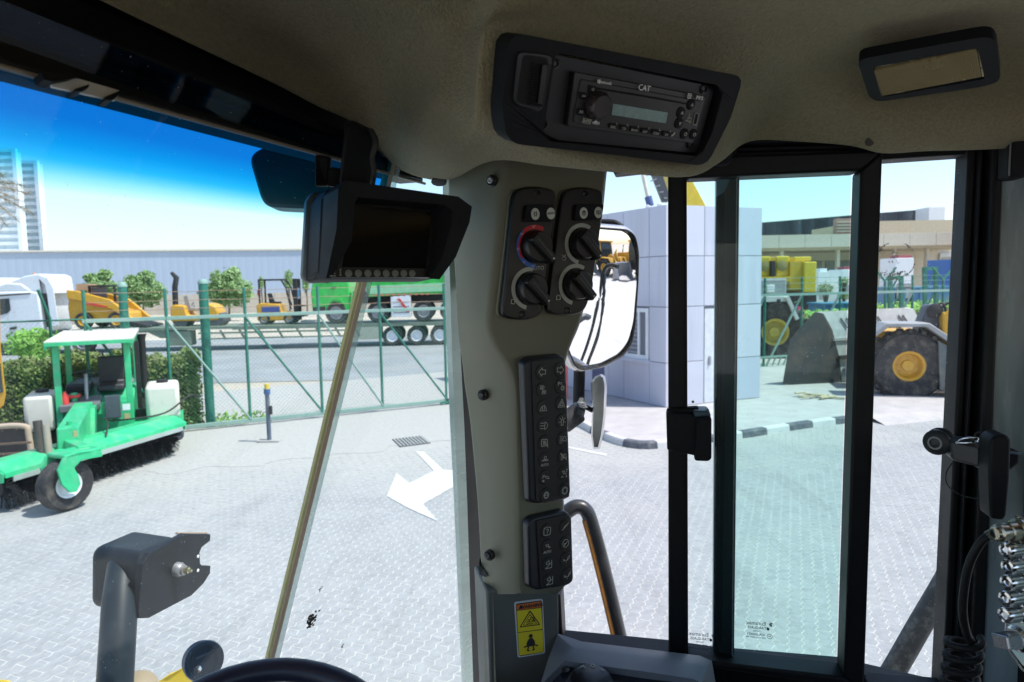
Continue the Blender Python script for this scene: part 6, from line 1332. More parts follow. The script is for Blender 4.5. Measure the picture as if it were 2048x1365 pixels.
ICONS = {
 'left': [[(-1, 0), (-.1, .9), (-.1, .45), (.9, .45), (.9, -.45), (-.1, -.45), (-.1, -.9), (-1, 0)]], 'right': [[(1, 0), (.1, .9), (.1, .45), (-.9, .45), (-.9, -.45), (.1, -.45), (.1, -.9), (1, 0)]],
 'lamps': [arcpts(-.1, .5, .4, -90, 90, 6)+[(-.1, .9), (-.1, .1)]]+[[(-.8, y), (-.3, y)] for y in (.85, .6, .35, .15)]+[arcpts(.5, -.5, .4, -90, 90, 6)+[(.5, -.1), (.5, -.9)]]+[[(-.2, y), (.3, y)] for y in (-.2, -.4, -.6, -.85)],
 'park': [[(-.9, .1), (-.9, .9), (-.55, .9), (-.45, .7), (-.55, .5), (-.9, .5)], [(-.2, .5), (.2, .4)], [(-.2, .7), (.2, .8)], arcpts(.5, -.4, .32, 0, 360, 10)]+[[(.5+.42*math.cos(a), -.4+.42*math.sin(a)), (.5+.62*math.cos(a), -.4+.62*math.sin(a))] for a in [k*.785 for k in range(8)]],
 'work': [[(-1, -.7), (1, -.7)], [(-.9, -.5), (-.4, .3), (-.2, -.5)], [(.9, -.5), (.4, .3), (.2, -.5)], [(-.1, .2), (.2, .5), (.4, .3)]],
 'hazard': [[(-1, -.8), (0, 1), (1, -.8), (-1, -.8)], [(-.5, -.5), (0, .4), (.5, -.5), (-.5, -.5)]],
 'beam': [arcpts(.2, 0, .8, -90, 90, 8)+[(.2, .8), (.2, -.8)]]+[[(-1, y), (-.05, y)] for y in (.6, 0, -.6)],
 'beacon': [[(-.4, -.9), (.4, -.9)], [(-.3, -.9), (-.3, .3), (.3, .3), (.3, -.9)], [(-1, -.3), (-.5, -.1)], [(1, -.3), (.5, -.1)], [(-.8, .7), (-.4, .4)], [(.8, .7), (.4, .4)], [(0, .5), (0, 1)]],
 'mirror': [[(-.8, .8), (.6, .8), (.8, .5), (.7, -.6), (-.7, -.7), (-.9, -.4), (-.9, .5), (-.8, .8)], [(.8, -.2), (1, -1)]]+[[(x, -.4), (x+.1, 0), (x-.05, .2), (x+.05, .5)] for x in (-.4, -.05, .3)],
 'dpf': [[(x, y), (x+.1, y)] for x in (-.9, -.6, -.3) for y in (.7, .4, .1, -.2, -.5, -.8)]+[arcpts(.2, -.1, .3, 90, 330, 6), arcpts(.5, .35, .35, 0, 180, 6), arcpts(.75, -.15, .3, -140, 90, 6)],
 'seat': [arcpts(0, .5, .4, 0, 360, 10), [(-1, -.1), (-.3, 0), (.3, -.1), (1, 0)], [(-1, -.25), (1, -.25)]],
 'kick': [[(-.9, .5), (-.5, .2)], [(-.9, -.1), (-.4, .6)], [(-.3, .3), (.3, -.3), (1, -.3), (.6, .2), (-.3, .3)], [(-.9, -.8), (-.5, -.5), (-.4, -.9), (-.9, -.8)]],
 'bucket': [[(-.6, .5), (0, .6), (.3, -.1), (-.2, -.1), (-.6, .5)], [(.7, 1), (.7, .2)], [(.5, .8), (.7, 1), (.9, .8)], [(.7, -.9), (.7, -.2)], [(.5, -.7), (.7, -.9), (.9, -.7)], [(-.8, -.9), (-.5, -.6), (-.2, -.9)]],
 'gear': [arcpts(0, 0, .65, 0, 360, 16)]+[[(.65*math.cos(a), .65*math.sin(a)), (.92*math.cos(a), .92*math.sin(a))] for a in [k*.3927 for k in range(16)]],
 'help': [[(-.9, .75), (0, .95), (.9, .75), (1, 0), (.85, -.8), (0, -.95), (-.9, -.75), (-1, 0), (-.9, .75)], arcpts(0, .2, .3, 150, -80, 7)+[(0, -.3)], [(0, -.5), (0, -.6)]],
 'ramp': [[(-.9, -.6), (.2, .2), (.9, .9)], [(-.6, -.4), (-.1, .3), (.4, .3)], [(.3, .6), (.7, .4)]],
 'tool': [[(-.8, .6), (.1, .7), (.4, .1), (-.3, .1), (-.8, .6)], [(.3, .2), (.9, -.2)], [(.1, 0), (.7, -.4)]],
 'dial': [arcpts(0, 0, .9, 0, 360, 18), [(-.4, -.5), (.5, .4)], [(-.4, -.5), (-.4, 0), (.1, 0)]],
 'fork': [[(-.9, -.2), (.3, -.2)], [(-.9, .1), (-.6, .1), (-.6, -.2)], [(.3, -.2), (.9, .3), (.9, .8), (.4, .4), (.3, -.2)], [(0, -.7), (0, -.5)]],
 'tri': [[(-.9, -.8), (.9, -.8), (.9, .4), (-.9, -.8)], [(-.8, .5), (0, .9), (.2, .2), (-.6, .1), (-.8, .5)], [(.8, .9), (.8, .5)]]}
def keypad(label, outline, btns, inner):
    t = thing('keypad', label, 'keypad', KP.px(*outline[0]))
    fpts = [KP.px(x, y, .014) for x, y in outline]; c = sum(fpts, V((0, 0, 0)))/len(fpts)
    bpts = [KP.px(x, y, 0) for x, y in outline]; cb_ = sum(bpts, V((0, 0, 0)))/len(bpts)
    mb().hexa(rpoly([cb_+(p-cb_)*1.0 for p in [q-KP.N*.014 for q in fpts]], .006), rpoly([c+(p-c)*.97 for p in fpts], .006)).build('bezel', mat('keypad_navy_black', (.014, .018, .025), .35, rvar=.05), t, bevel=.003, seg=3, smooth=40)
    slab(KP, inner, .0165, .012, .004, 3).build('membrane', mat('membrane_black', (.012, .012, .013), .5), t, bevel=.001)
    for x, y, ic, lab in btns:
        c = KP.px(x, y, .0166); b = mb().lathe([(.0115, -.001), (.0115, .0005), (.0108, .0012), (0, .0014)], c, KP.N, 22).build('button', mat('button_black', (.010, .010, .011), .45), t, smooth=30)
        B = mb(); strokes(B, KP, c, ICONS[ic], .00075, .0068 if not lab else .0058, off=.0016, h=.0003)
        if ic == 'dpf' and lab == 'x': strokes(B, KP, c, [[(-1, .8), (1, -.8)]], .0009, .0068, off=.0016, h=.0003)
        B.build('icon', printw, b)
        if lab and lab != 'x': text(lab, KP.at(c, 0, -.0078 if lab == 'AUTO' and ic != 'gear' else 0, .0018), KP.X, KP.Y, .0055 if ic != 'gear' else .0028, printw, b)
        strokes(mb(), KP, c, [], 1)
    for k in range(14):
        pass
    return t
rowsL = [742, 777, 812, 848, 882, 915, 950, 985]; rowsR = [738, 770, 804, 839, 875, 909, 942, 976]
icL = ['left', 'lamps', 'work', 'beam', 'mirror', 'seat', 'kick', 'gear']; icR = ['right', 'park', 'hazard', 'beacon', 'dpf', 'dpf', 'bucket', 'gear']
b1_ = [(1069+k*1.15, y, icL[k], 'AUTO' if k in (5, 7) else None) for k, y in enumerate(rowsL)]+[(1105+k*1.3, y, icR[k], 'x' if k == 5 else None) for k, y in enumerate(rowsR)]
keypad('tall black sixteen-button keypad with white light and arrow symbols on the pillar', [(1034, 722), (1048, 712), (1112, 706), (1121, 714), (1131, 986), (1124, 998), (1062, 1007), (1046, 1001)], b1_, [(1050, 720), (1114, 713), (1125, 990), (1060, 999)])
b2_ = [(1079, 1056, 'help', None), (1080, 1087, 'tool', 'AUTO'), (1082, 1122, 'tri', None), (1084, 1154, 'tri', None), (1115, 1048, 'ramp', None), (1116, 1080, 'dial', None), (1117, 1112, 'fork', None), (1119, 1144, 'fork', None)]
keypad('short black eight-button keypad with a question mark symbol, below the tall keypad', [(1043, 1042), (1054, 1030), (1120, 1015), (1133, 1026), (1137, 1158), (1126, 1167), (1062, 1177), (1047, 1170)], b2_, [(1060, 1036), (1124, 1024), (1130, 1158), (1068, 1170)])
# warning label
t = thing('warning_label', 'yellow and orange WARNING sticker with rollover and seat-belt pictograms on the lower pillar', 'label', LP1.px(1058, 1256))
slab(LP1, [(1028, 1204), (1085, 1197), (1090, 1306), (1035, 1315)], .0016, -.001, .004, 3).build('white_backing', mat('label_white', (.62, .66, .66), .5), t)
slab(LP1, [(1031, 1207), (1083, 1200), (1087, 1304), (1037, 1312)], .0020, .001, .003, 3).build('black_border', dark, t)
slab(LP1, [(1033, 1221), (1082, 1215), (1084.5, 1257), (1035, 1263.5)], .0024, .0015).build('yellow_field', mat('label_yellow', (.80, .66, .03), .45, var=.03), t); slab(LP1, [(1035, 1265), (1084.6, 1259), (1086, 1303), (1037.6, 1310)], .0024, .0015).build('yellow_field', mat('label_yellow', (.8, .66, .03), .45), t)
slab(LP1, [(1032, 1209), (1081.5, 1202), (1082, 1213.5), (1032.6, 1219.5)], .0024, .0015).build('orange_header', mat('label_orange', (.70, .18, .04), .45), t)
def tl3(x0, y0, x1, y1): return (LP1.px(x1, y1)-LP1.px(x0, y0)).normalized()
LX = tl3(1032, 1209, 1082, 1202); LY = LP1.N.cross(LX)
text('WARNING', LP1.px(1062, 1211, .0027), LX, LY, .0078, dark, t, bold=.0002)
slab(LP1, [(1036.5, 1217.5), (1041, 1208), (1045, 1216)], .0028, .0022).build('alert_triangle', dark, t)
slab(LP1, [(1038, 1254), (1059, 1219), (1080, 1248.5)], .0027, .002, .002, 2).build('triangle', dark, t); slab(LP1, [(1041.5, 1251.5), (1059, 1223), (1076.5, 1247)], .0029, .002, .0015, 2).build('triangle_fill', mat('label_yellow', (.8, .66, .03), .45), t)
slab(LP1, [(1044.5, 1249.8), (1059, 1226.2), (1073.4, 1246)], .0031, .002, .001, 2).build('triangle', dark, t); slab(LP1, [(1046.6, 1248.3), (1059, 1228.5), (1071.2, 1245.2)], .0033, .002, .001, 2).build('triangle_fill', mat('label_yellow', (.8, .66, .03), .45), t)
class LPf: pass
LPl = Plane(LP1.px(1058, 1240), LP1.px(1058, 1240)+LX, LP1.px(1058, 1240)+LY)
B = mb(); c = LP1.px(1060, 1240, .003)
strokes(B, LPl, c, [[(-.9, -.7), (-.5, -.4), (.3, -.5), (.9, 0)], [(-.3, -.2), (0, .8), (.5, .7), (.8, .1), (.1, -.2), (-.3, -.2)], arcpts(.3, .3, .25, 0, 360, 8), [(-.9, -.3), (-.6, .1), (-.3, -.2)], [(-.2, .3), (-.5, .4), (-.4, 0)]], .0006, .0082, off=.0006); B.build('rollover_pictogram', dark, t)
B = mb(); c = LP1.px(1060.5, 1283, .003)
B.lathe([(.0032, 0), (.0032, .0004), (0, .0005)], LPl.at(c, 0, .0105, -.0004), LPl.N, 14)
B.prism([LPl.at(c, x, y) for x, y in ((-.0025, .007), (.0025, .007), (.0065, .001), (.0072, -.006), (-.0072, -.006), (-.0065, .001))], LPl.N*.0004)
strokes(B, LPl, c, [[(-.011, -.0065), (-.007, -.0055), (.007, -.0055), (.011, -.007)], [(-.004, -.0075), (-.0055, -.0125), (-.003, -.0135)], [(.004, -.0075), (.0055, -.0125), (.003, -.0135)]], .002, 1, off=0); B.build('seatbelt_pictogram', dark, t)

# ============================================================ STEREO IN ITS ROOF PANEL
rp = thing('stereo_panel', 'black overhead console panel with a storage slot holding the stereo in the roof lining', 'panel', RP.px(1240, 200))
po = [(1022, 65), (1110, 82), (1460, 149), (1467, 160), (1445, 232), (1402, 318), (1384, 327), (1200, 304), (1018, 284), (999, 268), (989, 208), (1004, 76)]
def ring(pl, outer, inner, f, b, nm, m, t, bv=.002):
    """frame plate with an opening, both outlines traced and resampled to the same count"""
    def rs(pts, n, r):
        q = rpoly([pl.px(x, y, f) for x, y in pts], r, 3); L = [0]
        for i in range(len(q)): L.append(L[-1]+(q[(i+1) % len(q)]-q[i]).length)
        o = []
        for k in range(n):
            s_ = L[-1]*k/n; i = max(j for j in range(len(q)) if L[j] <= s_); o.append(q[i].lerp(q[(i+1) % len(q)], (s_-L[i])/max(1e-9, L[i+1]-L[i])))
        return o
    A = rs(outer, 96, .006); I = rs(inner, 96, .004)
    k0 = min(range(96), key=lambda k: (A[k]-I[0]).length); A = A[k0:]+A[:k0]
    mb().grid([[p-pl.N*(f-b) for p in A], A, I, [p-pl.N*(f-b) for p in I], [p-pl.N*(f-b) for p in A]], True).build(nm, m, t, bevel=bv, seg=2, smooth=40)
ring(RP, po, [(1096, 103), (1418, 168), (1430, 178), (1408, 262), (1385, 309), (1080, 277), (1073, 262)], .014, -.012, 'fascia', softb, rp)
slab(RP, [(1090, 96), (1432, 166), (1400, 318), (1070, 284)], -.018, -.03).build('back_plate', dark, rp)
RO, RI = [(1096, 103), (1418, 168), (1430, 178), (1408, 262), (1385, 309), (1080, 277), (1073, 262)], None
# storage slot: raised rim, dark hollow, grip ribs
slab(RP, [(1024, 100), (1080, 106), (1087, 114), (1070, 210), (1060, 219), (1016, 206), (1010, 196), (1018, 108)], .017, .010, .006).build('slot_rim', podm, rp, bevel=.001)
slab(RP, [(1028, 106), (1078, 113), (1066, 212), (1016, 200)], .0175, .016, .005).build('slot_hollow', mat('hollow_black', (.004, .004, .004), .8), rp)
rib = mb()
for k in range(17):
    y = 122+k*5; rib.add(*(lambda s_: (s_.v, s_.f))(slab(RP, [(1046-k*.55, y), (1082-k*.9, y+4), (1082-k*.9, y+6), (1046-k*.55, y+2)], .021, .0175)))
rib.build('grip_ribs', softb, rp)
slab(RP, [(1061, 125), (1071, 127), (1061, 203), (1052, 201)], .0225, .018, .002).build('slide_latch', podm, rp)
for x, y in ((1106, 127), (1403, 178), (1084, 248), (1376, 287)):
    mb().lathe([(.0055, -.002), (.0055, .001), (.003, .002), (.0025, .0)], RP.px(x, y, .004), RP.N, 14).build('corner_screw', scr, rp, smooth=40)
slab(RP, [(1098, 108), (1426, 174), (1390, 306), (1076, 276)], .003, -.02, .004).build('inner_bezel', mat('inner_bezel', (.018, .02, .022), .5), rp)
# the stereo
RS_ = thing('car_stereo', 'black car stereo with pale green display and round volume knob in the overhead console', 'stereo', RP.px(1250, 220))
slab(RP, [(1136, 141), (1398, 190), (1372, 284), (1122, 248)], .012, .002, .002).build('faceplate', podm, RS_, bevel=.001)
slab(RP, [(1147, 155), (1387, 199), (1367, 275), (1132, 241)], .0135, .010, .003).build('inner_face', mat('stereo_black', (.012, .012, .012), .4), RS_, bevel=.001)
slab(RP, [(1174, 171), (1300, 192), (1372, 206), (1371, 209), (1298, 196), (1173, 175)], .0139, .0125).build('disc_slot', mat('slot_black', (.002, .002, .002), .9), RS_)
SXv = (RP.px(1398, 190)-RP.px(1136, 141)).normalized(); SYv = RP.N.cross(SXv)
RPs = Plane(RP.px(1250, 220), RP.px(1250, 220)+SXv, RP.px(1250, 220)+SYv)
lcd = mat('lcd_green', (.16, .27, .25), .25, var=.12, scale=30)
slab(RP, [(1207, 200), (1323, 220), (1319, 247), (1205, 229)], .0137, .012).build('display_bezel', podm, RS_); slab(RP, [(1210, 204), (1319, 222), (1315, 243), (1207, 226)], .0143, .013).build('display', lcd, RS_)
kc = RP.px(1177, 207, .0135)
kn = mb().lathe([(.0145, 0), (.0145, .003), (.0125, .010), (.011, .012), (0, .0115)], kc, RP.N, 28).build('volume_knob', mat('knob_purple_black', (.02, .013, .014), .4), RS_, smooth=35)
for k in range(10): a = k*.628; mb().bar(RPs.at(kc, .0143*math.cos(a), .0143*math.sin(a), .001), RPs.at(kc, .0125*math.cos(a), .0125*math.sin(a), .010), .002, .002).build('knob_rib', mat('knob_purple_black', (.02, .013, .014), .4), kn)
pr2 = mat('stereo_print', (.42, .43, .36), .6, var=.02); prw = mat('stereo_print_white', (.75, .75, .72), .5, var=.02)
def st(s_, x, y, sz, m=pr2): text(s_, RP.px(x, y, .0150), SXv, SYv, sz, m, RS_)
st('Bluetooth', 1192, 162, .0048, prw); st('CAT', 1271, 173.5, .0088, prw); st('MP3', 1381, 193, .0062, prw); st('6:1', 1362, 241, .003)
for i, s_ in enumerate(('DISC', 'CD', 'BAND', 'INT', 'SCAN', 'DX')):
    x, y = 1210+i*21.2, 247+i*3.1; slab(RP, [(x-7, y-5), (x+9, y-3), (x+7, y+7), (x-9, y+5)], .0155, .012, .0012, 2).build('preset_button', softb, RS_, bevel=.0006); 
    text(s_, RP.px(x-1, y+3, .0158), SXv, SYv, .0036, pr2, RS_); text(str(i+1), RP.px(x+6, y-3.5, .0158), SXv, SYv, .0034, pr2, RS_)
st('SCAN/', 1158, 236, .0042); st('•PSCN', 1156, 241, .0042); st('•ADD', 1175, 242, .0042, prw)
for x, y, s_ in ((1169, 176, '⏻'), (1151, 189, '▸▸'), (1146, 220, 'AS')):
    slab(RP, [(x-8, y-9), (x+7, y-6), (x+5, y+9), (x-9, y+6)], .0150, .012, .0015, 2).build('side_button', softb, RS_, bevel=.0006); text({'⏻': 'O', '▸▸': '>>', 'AS': 'AS'}[s_], RP.px(x, y, .0153), SXv, SYv, .0044, pr2, RS_)
st('TUNE', 1199, 198, .0034); st('VOL', 1202, 204, .0034); st('F', 1197, 222, .004)
B = mb(); strokes(B, RPs, RP.px(1176, 236, .0140), [arcpts(0, -.3, 1, 30, 150, 6), [(-.4, -.9), (.4, -.9), (.2, -.3), (-.2, -.3), (-.4, -.9)]], .0006, .0026); 
strokes(B, RPs, RP.px(1172, 0+160, .014), [], 1); strokes(B, RPs, RP.px(1182, 160, .0140), [[(-.4, .4), (.4, -.4), (0, -.9), (0, .9), (.4, .4), (-.4, -.4)]], .0004, .0024); B.build('phone_icon', prw, RS_)
B = mb(); strokes(B, RPs, RP.px(1361, 189, .014), [arcpts(0, 0, 1, 0, 360, 10), arcpts(0, 0, .35, 0, 360, 8), [(-.9, .9), (.9, .9)], [(-.9, -.9), (.9, -.9)]], .0006, .0026); B.build('disc_logo', prw, RS_)
for x, y, g_ in ((1365, 206, 'up'), (1345, 222, 'up'), (1341, 243, 'dn'), (1352, 264, 'ring'), (1370, 265, 'ring')):
    mb().lathe([(.0062, 0), (.0062, .001), (.005, .0018), (0, .0018)], RP.px(x, y, .0135), RP.N, 16).build('round_button', softb, RS_, smooth=35)
    B = mb(); c = RP.px(x, y, .0155); strokes(B, RPs, c, {'up': [[(-.7, -.5), (0, .7), (.7, -.5), (-.7, -.5)]], 'dn': [[(-.7, .5), (0, -.7), (.7, .5), (-.7, .5)]], 'ring': [arcpts(0, 0, .8, 0, 360, 10)]}[g_], .0007, .0022); B.build('icon', pr2, RS_)
st('i', 1361, 226, .006); st('TITLE', 1361, 233, .0032); st('•MENU', 1359, 238.5, .0032)
slab(RP, [(1373, 222), (1381, 224), (1376, 248), (1368, 246)], .0146, .012).build('usb_rim', mat('usb_rim', (.2, .2, .2), .4), RS_); slab(RP, [(1374, 224), (1379, 225), (1374.5, 245), (1370, 244.5)], .0149, .012).build('usb_port', mat('slot_black', (.002, .002, .002), .9), RS_)
B = mb(); strokes(B, RPs, RP.px(1327, 264, .0142), [arcpts(-.3, .6, 1.1, -80, -10, 6)], .0008, .004); B.build('handset_mark', prw, RS_)
# ============================================================ DOME LAMP
dl = thing('dome_lamp', 'rectangular roof lamp with a black frame and a diamond-patterned amber-tinted lens, top right', 'lamp', Z(1850, 130, 3.28))
DA, DB_ = Z(1730, 118, 3.268), Z(1985, 78, 3.268); DCc = Z(1755, 195, 3.235); DPn = Plane(DA, DB_, DCc)
DOUT = [(1716, 122), (1724, 113), (1880, 84), (1965, 69), (1985, 71), (1993, 84), (2001, 145), (1996, 160), (1960, 170), (1765, 198), (1750, 197), (1738, 188)]
ring(DPn, DOUT, [(1746, 130), (1955, 91), (1970, 153), (1765, 190)], .004, -.012, 'frame', softb, dl, .003)
slab(DPn, [(1744, 127), (1962, 88), (1972, 155), (1762, 192)], -.006, -.01).build('lamp_tray', mat('tray_tan', (.16, .13, .08), .6), dl)
lens = mat('lens_amber', (.30, .24, .12), .22, var=.08, trans=.25)
slab(DPn, [(1747, 139), (1953, 95), (1963, 150), (1762, 189)], .003, -.003, .002).build('lens', lens, dl, bevel=.0015)
ln = mb(); A, Bq, Cc, Dd = [DPn.px(x, y, .0032) for x, y in ((1747, 139), (1953, 95), (1963, 150), (1762, 189))]
def bl4(u, v): return A.lerp(Bq, u).lerp(Dd.lerp(Cc, u), v)
nU, nV = 52, 15
for i in range(nU):
    for j in range(nV):
        u0_, u1_, v0_, v1_ = i/nU, (i+1)/nU, j/nV, (j+1)/nV; k = len(ln.v)
        ln.v += [bl4(u0_, v0_), bl4(u1_, v0_), bl4(u1_, v1_), bl4(u0_, v1_), bl4((u0_+u1_)/2, (v0_+v1_)/2)+DPn.N*.0012]; ln.f += [(k, k+1, k+4), (k+1, k+2, k+4), (k+2, k+3, k+4), (k+3, k, k+4)]
ln.build('lens_facets', lens, dl)
slab(DPn, [(1747, 128), (1783, 122), (1783, 128), (1749, 134)], .001, -.003).build('lens_tab', mat('tab_tan', (.4, .34, .2), .5), dl)
for x, y in ((1957, 103), (1960, 122), (1963, 141)): slab(DPn, [(x-1, y-8), (x+3, y-8), (x+5, y+8), (x+1, y+8)], .0035, -.003).build('lens_clip', mat('tab_tan', (.4, .34, .2), .5), dl)
# ============================================================ REAR-VIEW MONITOR
MP = Plane(P(642, 556, .75), P(900, 560, .845), P(657, 376, .758))
mo = thing('camera_monitor', 'black hooded rear-camera monitor with eight grey round buttons hanging from the roof by the windscreen', 'monitor', MP.px(770, 470))
slab(MP, [(640, 548), (648, 395), (660, 375), (885, 402), (893, 410), (880, 556), (650, 556)], -.005, -.055).build('housing', softb, mo, bevel=.004, smooth=40)
slab(MP, [(634, 548), (643, 385), (655, 366), (700, 371), (690, 556), (650, 558)], -.045, -.062).build('back_cover', mat('back_cover_green', (.03, .04, .04), .4), mo, bevel=.006, smooth=40)
O1 = [MP.px(x, y, .0) for x, y in ((644, 556), (655, 378), (893, 404), (902, 410), (868, 562), (846, 560))]
hoodb = mb()
rimT = [MP.px(653, 384, .034), MP.px(668, 371, .030), MP.px(890, 400, .030), MP.px(914, 428, .034)]
rim_o = [MP.px(646, 558, .010), MP.px(650, 470, .034), MP.px(654, 390, .034), MP.px(668, 374, .032), MP.px(780, 388, .030), MP.px(890, 404, .032), MP.px(915, 424, .034), MP.px(910, 455, .034), MP.px(890, 520, .026), MP.px(871, 561, .010)]
bk_o = [MP.px(641, 556, -.01), MP.px(646, 470, -.01), MP.px(650, 392, -.01), MP.px(664, 376, -.01), MP.px(780, 390, -.01), MP.px(886, 404, -.01), MP.px(897, 414, -.01), MP.px(893, 455, -.01), MP.px(884, 520, -.01), MP.px(866, 556, -.01)]
rim_i = [MP.px(661, 550, .010), MP.px(684, 490, .028), MP.px(690, 415, .028), MP.px(698, 404, .026), MP.px(780, 410, .024), MP.px(866, 418, .026), MP.px(882, 430, .028), MP.px(880, 455, .028), MP.px(868, 520, .02), MP.px(852, 556, .010)]
scr_i = [MP.px(668, 548, .0), MP.px(684, 490, .0), MP.px(694, 418, .0), MP.px(700, 408, .0), MP.px(780, 413, .0), MP.px(862, 421, .0), MP.px(868, 428, .0), MP.px(866, 455, .0), MP.px(860, 520, .0), MP.px(852, 554, .0)]
hoodb.grid([bk_o, rim_o, rim_i, scr_i]); hoodb.build('sun_hood', softb, mo, smooth=30)
slab(MP, [(660, 552), (690, 404), (872, 420), (860, 556)], .001, -.006).build('front_plate', mat('front_black', (.006, .006, .006), .35), mo)
slab(MP, [(684, 535), (700, 412), (862, 424), (850, 538)], .002, 0).build('screen', mat('screen_black', (.0035, .0035, .0035), .12, rvar=.02), mo)
slab(MP, [(664, 540), (838, 541), (838, 556), (660, 556)], .004, .0, .002).build('button_strip', mat('strip_black', (.004, .004, .004), .5), mo)
for x in (694, 713.5, 732.5, 751, 769, 787, 804, 821): mb().lathe([(.0041, 0), (.0041, .0012), (.003, .0018), (0, .0018)], MP.px(x, 548, .004), MP.N, 18).build('button', mat('button_grey', (.16, .17, .15), .5), mo, smooth=35)
B = mb()
for i, x in enumerate((662, 668, 674)):
    for j in range(4): c = MP.px(655+i*5.5, 539+j*4.6, .0045 if True else 0); B.box(c, (.0022, .0004, .0008))
for j in range(3): strokes(B, MP, MP.px(678, 541+j*5, .0045), [[(.5, .6), (-.5, .6), (-.5, -.6), (.5, -.6)]], .0004, .0012, off=0)
B.build('strip_print', printw, mo)
mb().hexa([P(690, 238, .80), P(745, 262, .83), P(742, 380, .845), P(676, 372, .80)], [P(700, 238, .86), P(752, 262, .88), P(748, 380, .89), P(690, 372, .86)]).build('mount_bracket', softb, mo, bevel=.006, smooth=40)
mb().hexa([P(629, 309, .80), P(660, 314, .81), P(655, 374, .81), P(630, 374, .79)], [P(635, 309, .83), P(664, 314, .84), P(660, 374, .84), P(636, 374, .83)]).build('mount_arm', softb, mo, bevel=.003)
mb().hexa([P(655, 336, .81), P(686, 338, .82), P(686, 378, .82), P(650, 372, .81)], [P(658, 336, .84), P(690, 338, .85), P(690, 378, .85), P(655, 372, .84)]).build('mount_arm', softb, mo, bevel=.003)
mb().tube(cmr([P(742, 262, .83), P(752, 285, .82), P(744, 315, .82), P(748, 345, .82), P(742, 382, .84)], 6), .0035, 8).build('cable', mat('cable_black', (.025, .025, .022), .6), mo, smooth=60)
# ============================================================ CARD HOLDER ON HEADER
ch = thing('header_card', 'white card held by black clips under the dark header beam, top left', 'card', P(160, 180, .56))
ep = Plane(l0-outw*.004, l1-outw*.004, m0-outw*.004)
slab(ep, [(100, 166), (152, 160), (240, 185), (228, 204), (100, 176)], .002, 0, .002).build('card', mat('card_white', (.55, .56, .53), .6), ch)
for pts in ([(72, 152), (152, 158), (130, 166), (98, 172), (78, 168)], [(140, 186), (170, 176), (168, 183), (152, 191), (142, 190)], [(200, 202), (236, 186), (234, 194), (215, 209), (202, 207)]): slab(ep, pts, .006, -.004, .001).build('clip', softb, ch)
# ============================================================ STEERING WHEEL
sc_ = P(503, 1636, .76); n = V((.28, -.81, 1.73)).normalized()
sv = thing('steering_wheel', 'dark blue-black steering wheel rim rising at the bottom edge', 'steering wheel', sc_)
a = n.cross(V((0, 1, 0))).normalized(); b = n.cross(a); rimm = mat('wheel_rim_navy', (.012, .016, .035), .35, rvar=.05)
mb().tube([sc_+(a*math.cos(k*.1309)+b*math.sin(k*.1309))*.179 for k in range(48)], .0150, 16, closed=True).build('rim', rimm, sv, smooth=80)
mb().lathe([(.06, -.03), (.075, 0), (.06, .02), (0, .025)], sc_, n, 28).build('hub', rimm, sv, smooth=50)
for k in (0, 2.094, 4.189):
    e = a*math.cos(k+1.7)+b*math.sin(k+1.7); mb().bar(sc_+e*.05, sc_+e*.17, .045, .014, n).build('spoke', rimm, sv, bevel=.004)
mb().tube([sc_-n*.03, sc_-n*.3], .035, 14).build('column', softb, sv, smooth=40)
mb().lathe([(.10, -.06), (.13, -.05), (.14, -.09)], sc_, n, 24).build('column_shroud', softb, sv, smooth=40)
# ============================================================ CB RADIO BOX WITH CHROME KNOBS, COILED CORD
qa = P(2036, 1030, .74); QP = Plane(qa, qa+V((.43, -.9, 0)), qa+V((0, 0, -.1)))
cbx = thing('two_way_radio', 'silver faced two-way radio box with a column of chrome knobs at the bottom right edge', 'radio', P(2060, 1180, .78))
facep = [(2036, 1030), (2160, 1062), (2160, 1392), (2048, 1338), (2013, 1290)]
slab(QP, facep, 0, -.10).build('case', mat('radio_case', (.05, .055, .06), .4), cbx, bevel=.002)
slab(QP, [(2039, 1038), (2160, 1068), (2160, 1380), (2049, 1330), (2017, 1287)], .003, -.001).build('front_face', mat('radio_face_green', (.55, .66, .62), .45), cbx)
mb().tube([QP.px(x, y, .003) for x, y in [(2036, 1030), (2048, 1036), (2160, 1066)]], .0015, 6).build('face_rim', chrome, cbx); mb().tube([QP.px(x, y, .003) for x, y in [(2036, 1030), (2013, 1290), (2048, 1338), (2160, 1388)]], .0015, 6).build('face_rim', chrome, cbx)
kd = (QP.N*.45+V((-1, -.05, 0))*.55).normalized()
for i, (x, y) in enumerate(((2045, 1096), (2049, 1129), (2047, 1160), (2044, 1192), (2042, 1225))):
    c = QP.px(x, y, .003)
    k_ = mb().lathe([(.0105, -.004), (.0105, .002), (.0085, .004), (.0085, .018), (.0075, .021), (.005, .0215), (.0045, .019), (0, .019)], c, kd, 24).build('knob', chrome, cbx, smooth=30)
    fl_ = mb()
    for q in range(14): th = q*.4488; e = kd.orthogonal().normalized()*math.cos(th)+kd.cross(kd.orthogonal().normalized())*math.sin(th); fl_.bar(c+kd*.005+e*.0086, c+kd*.0175+e*.0086, .0016, .0012, e)
    fl_.build('knurling', mat('dark_chrome', (.3, .31, .33), .25, 1), k_)
c = QP.px(2042, 1276, .003); k_ = mb().lathe([(.014, -.004), (.014, .003), (.011, .006), (.011, .008), (0, .008)], c, kd, 26).build('selector_knob', chrome, cbx, smooth=30)
mb().bar(c+kd*.006, c+kd*.026, .020, .014, V((0, .3, 1))).build('knob_grip', mat('dark_chrome', (.3, .31, .33), .25, 1), k_, bevel=.0015)
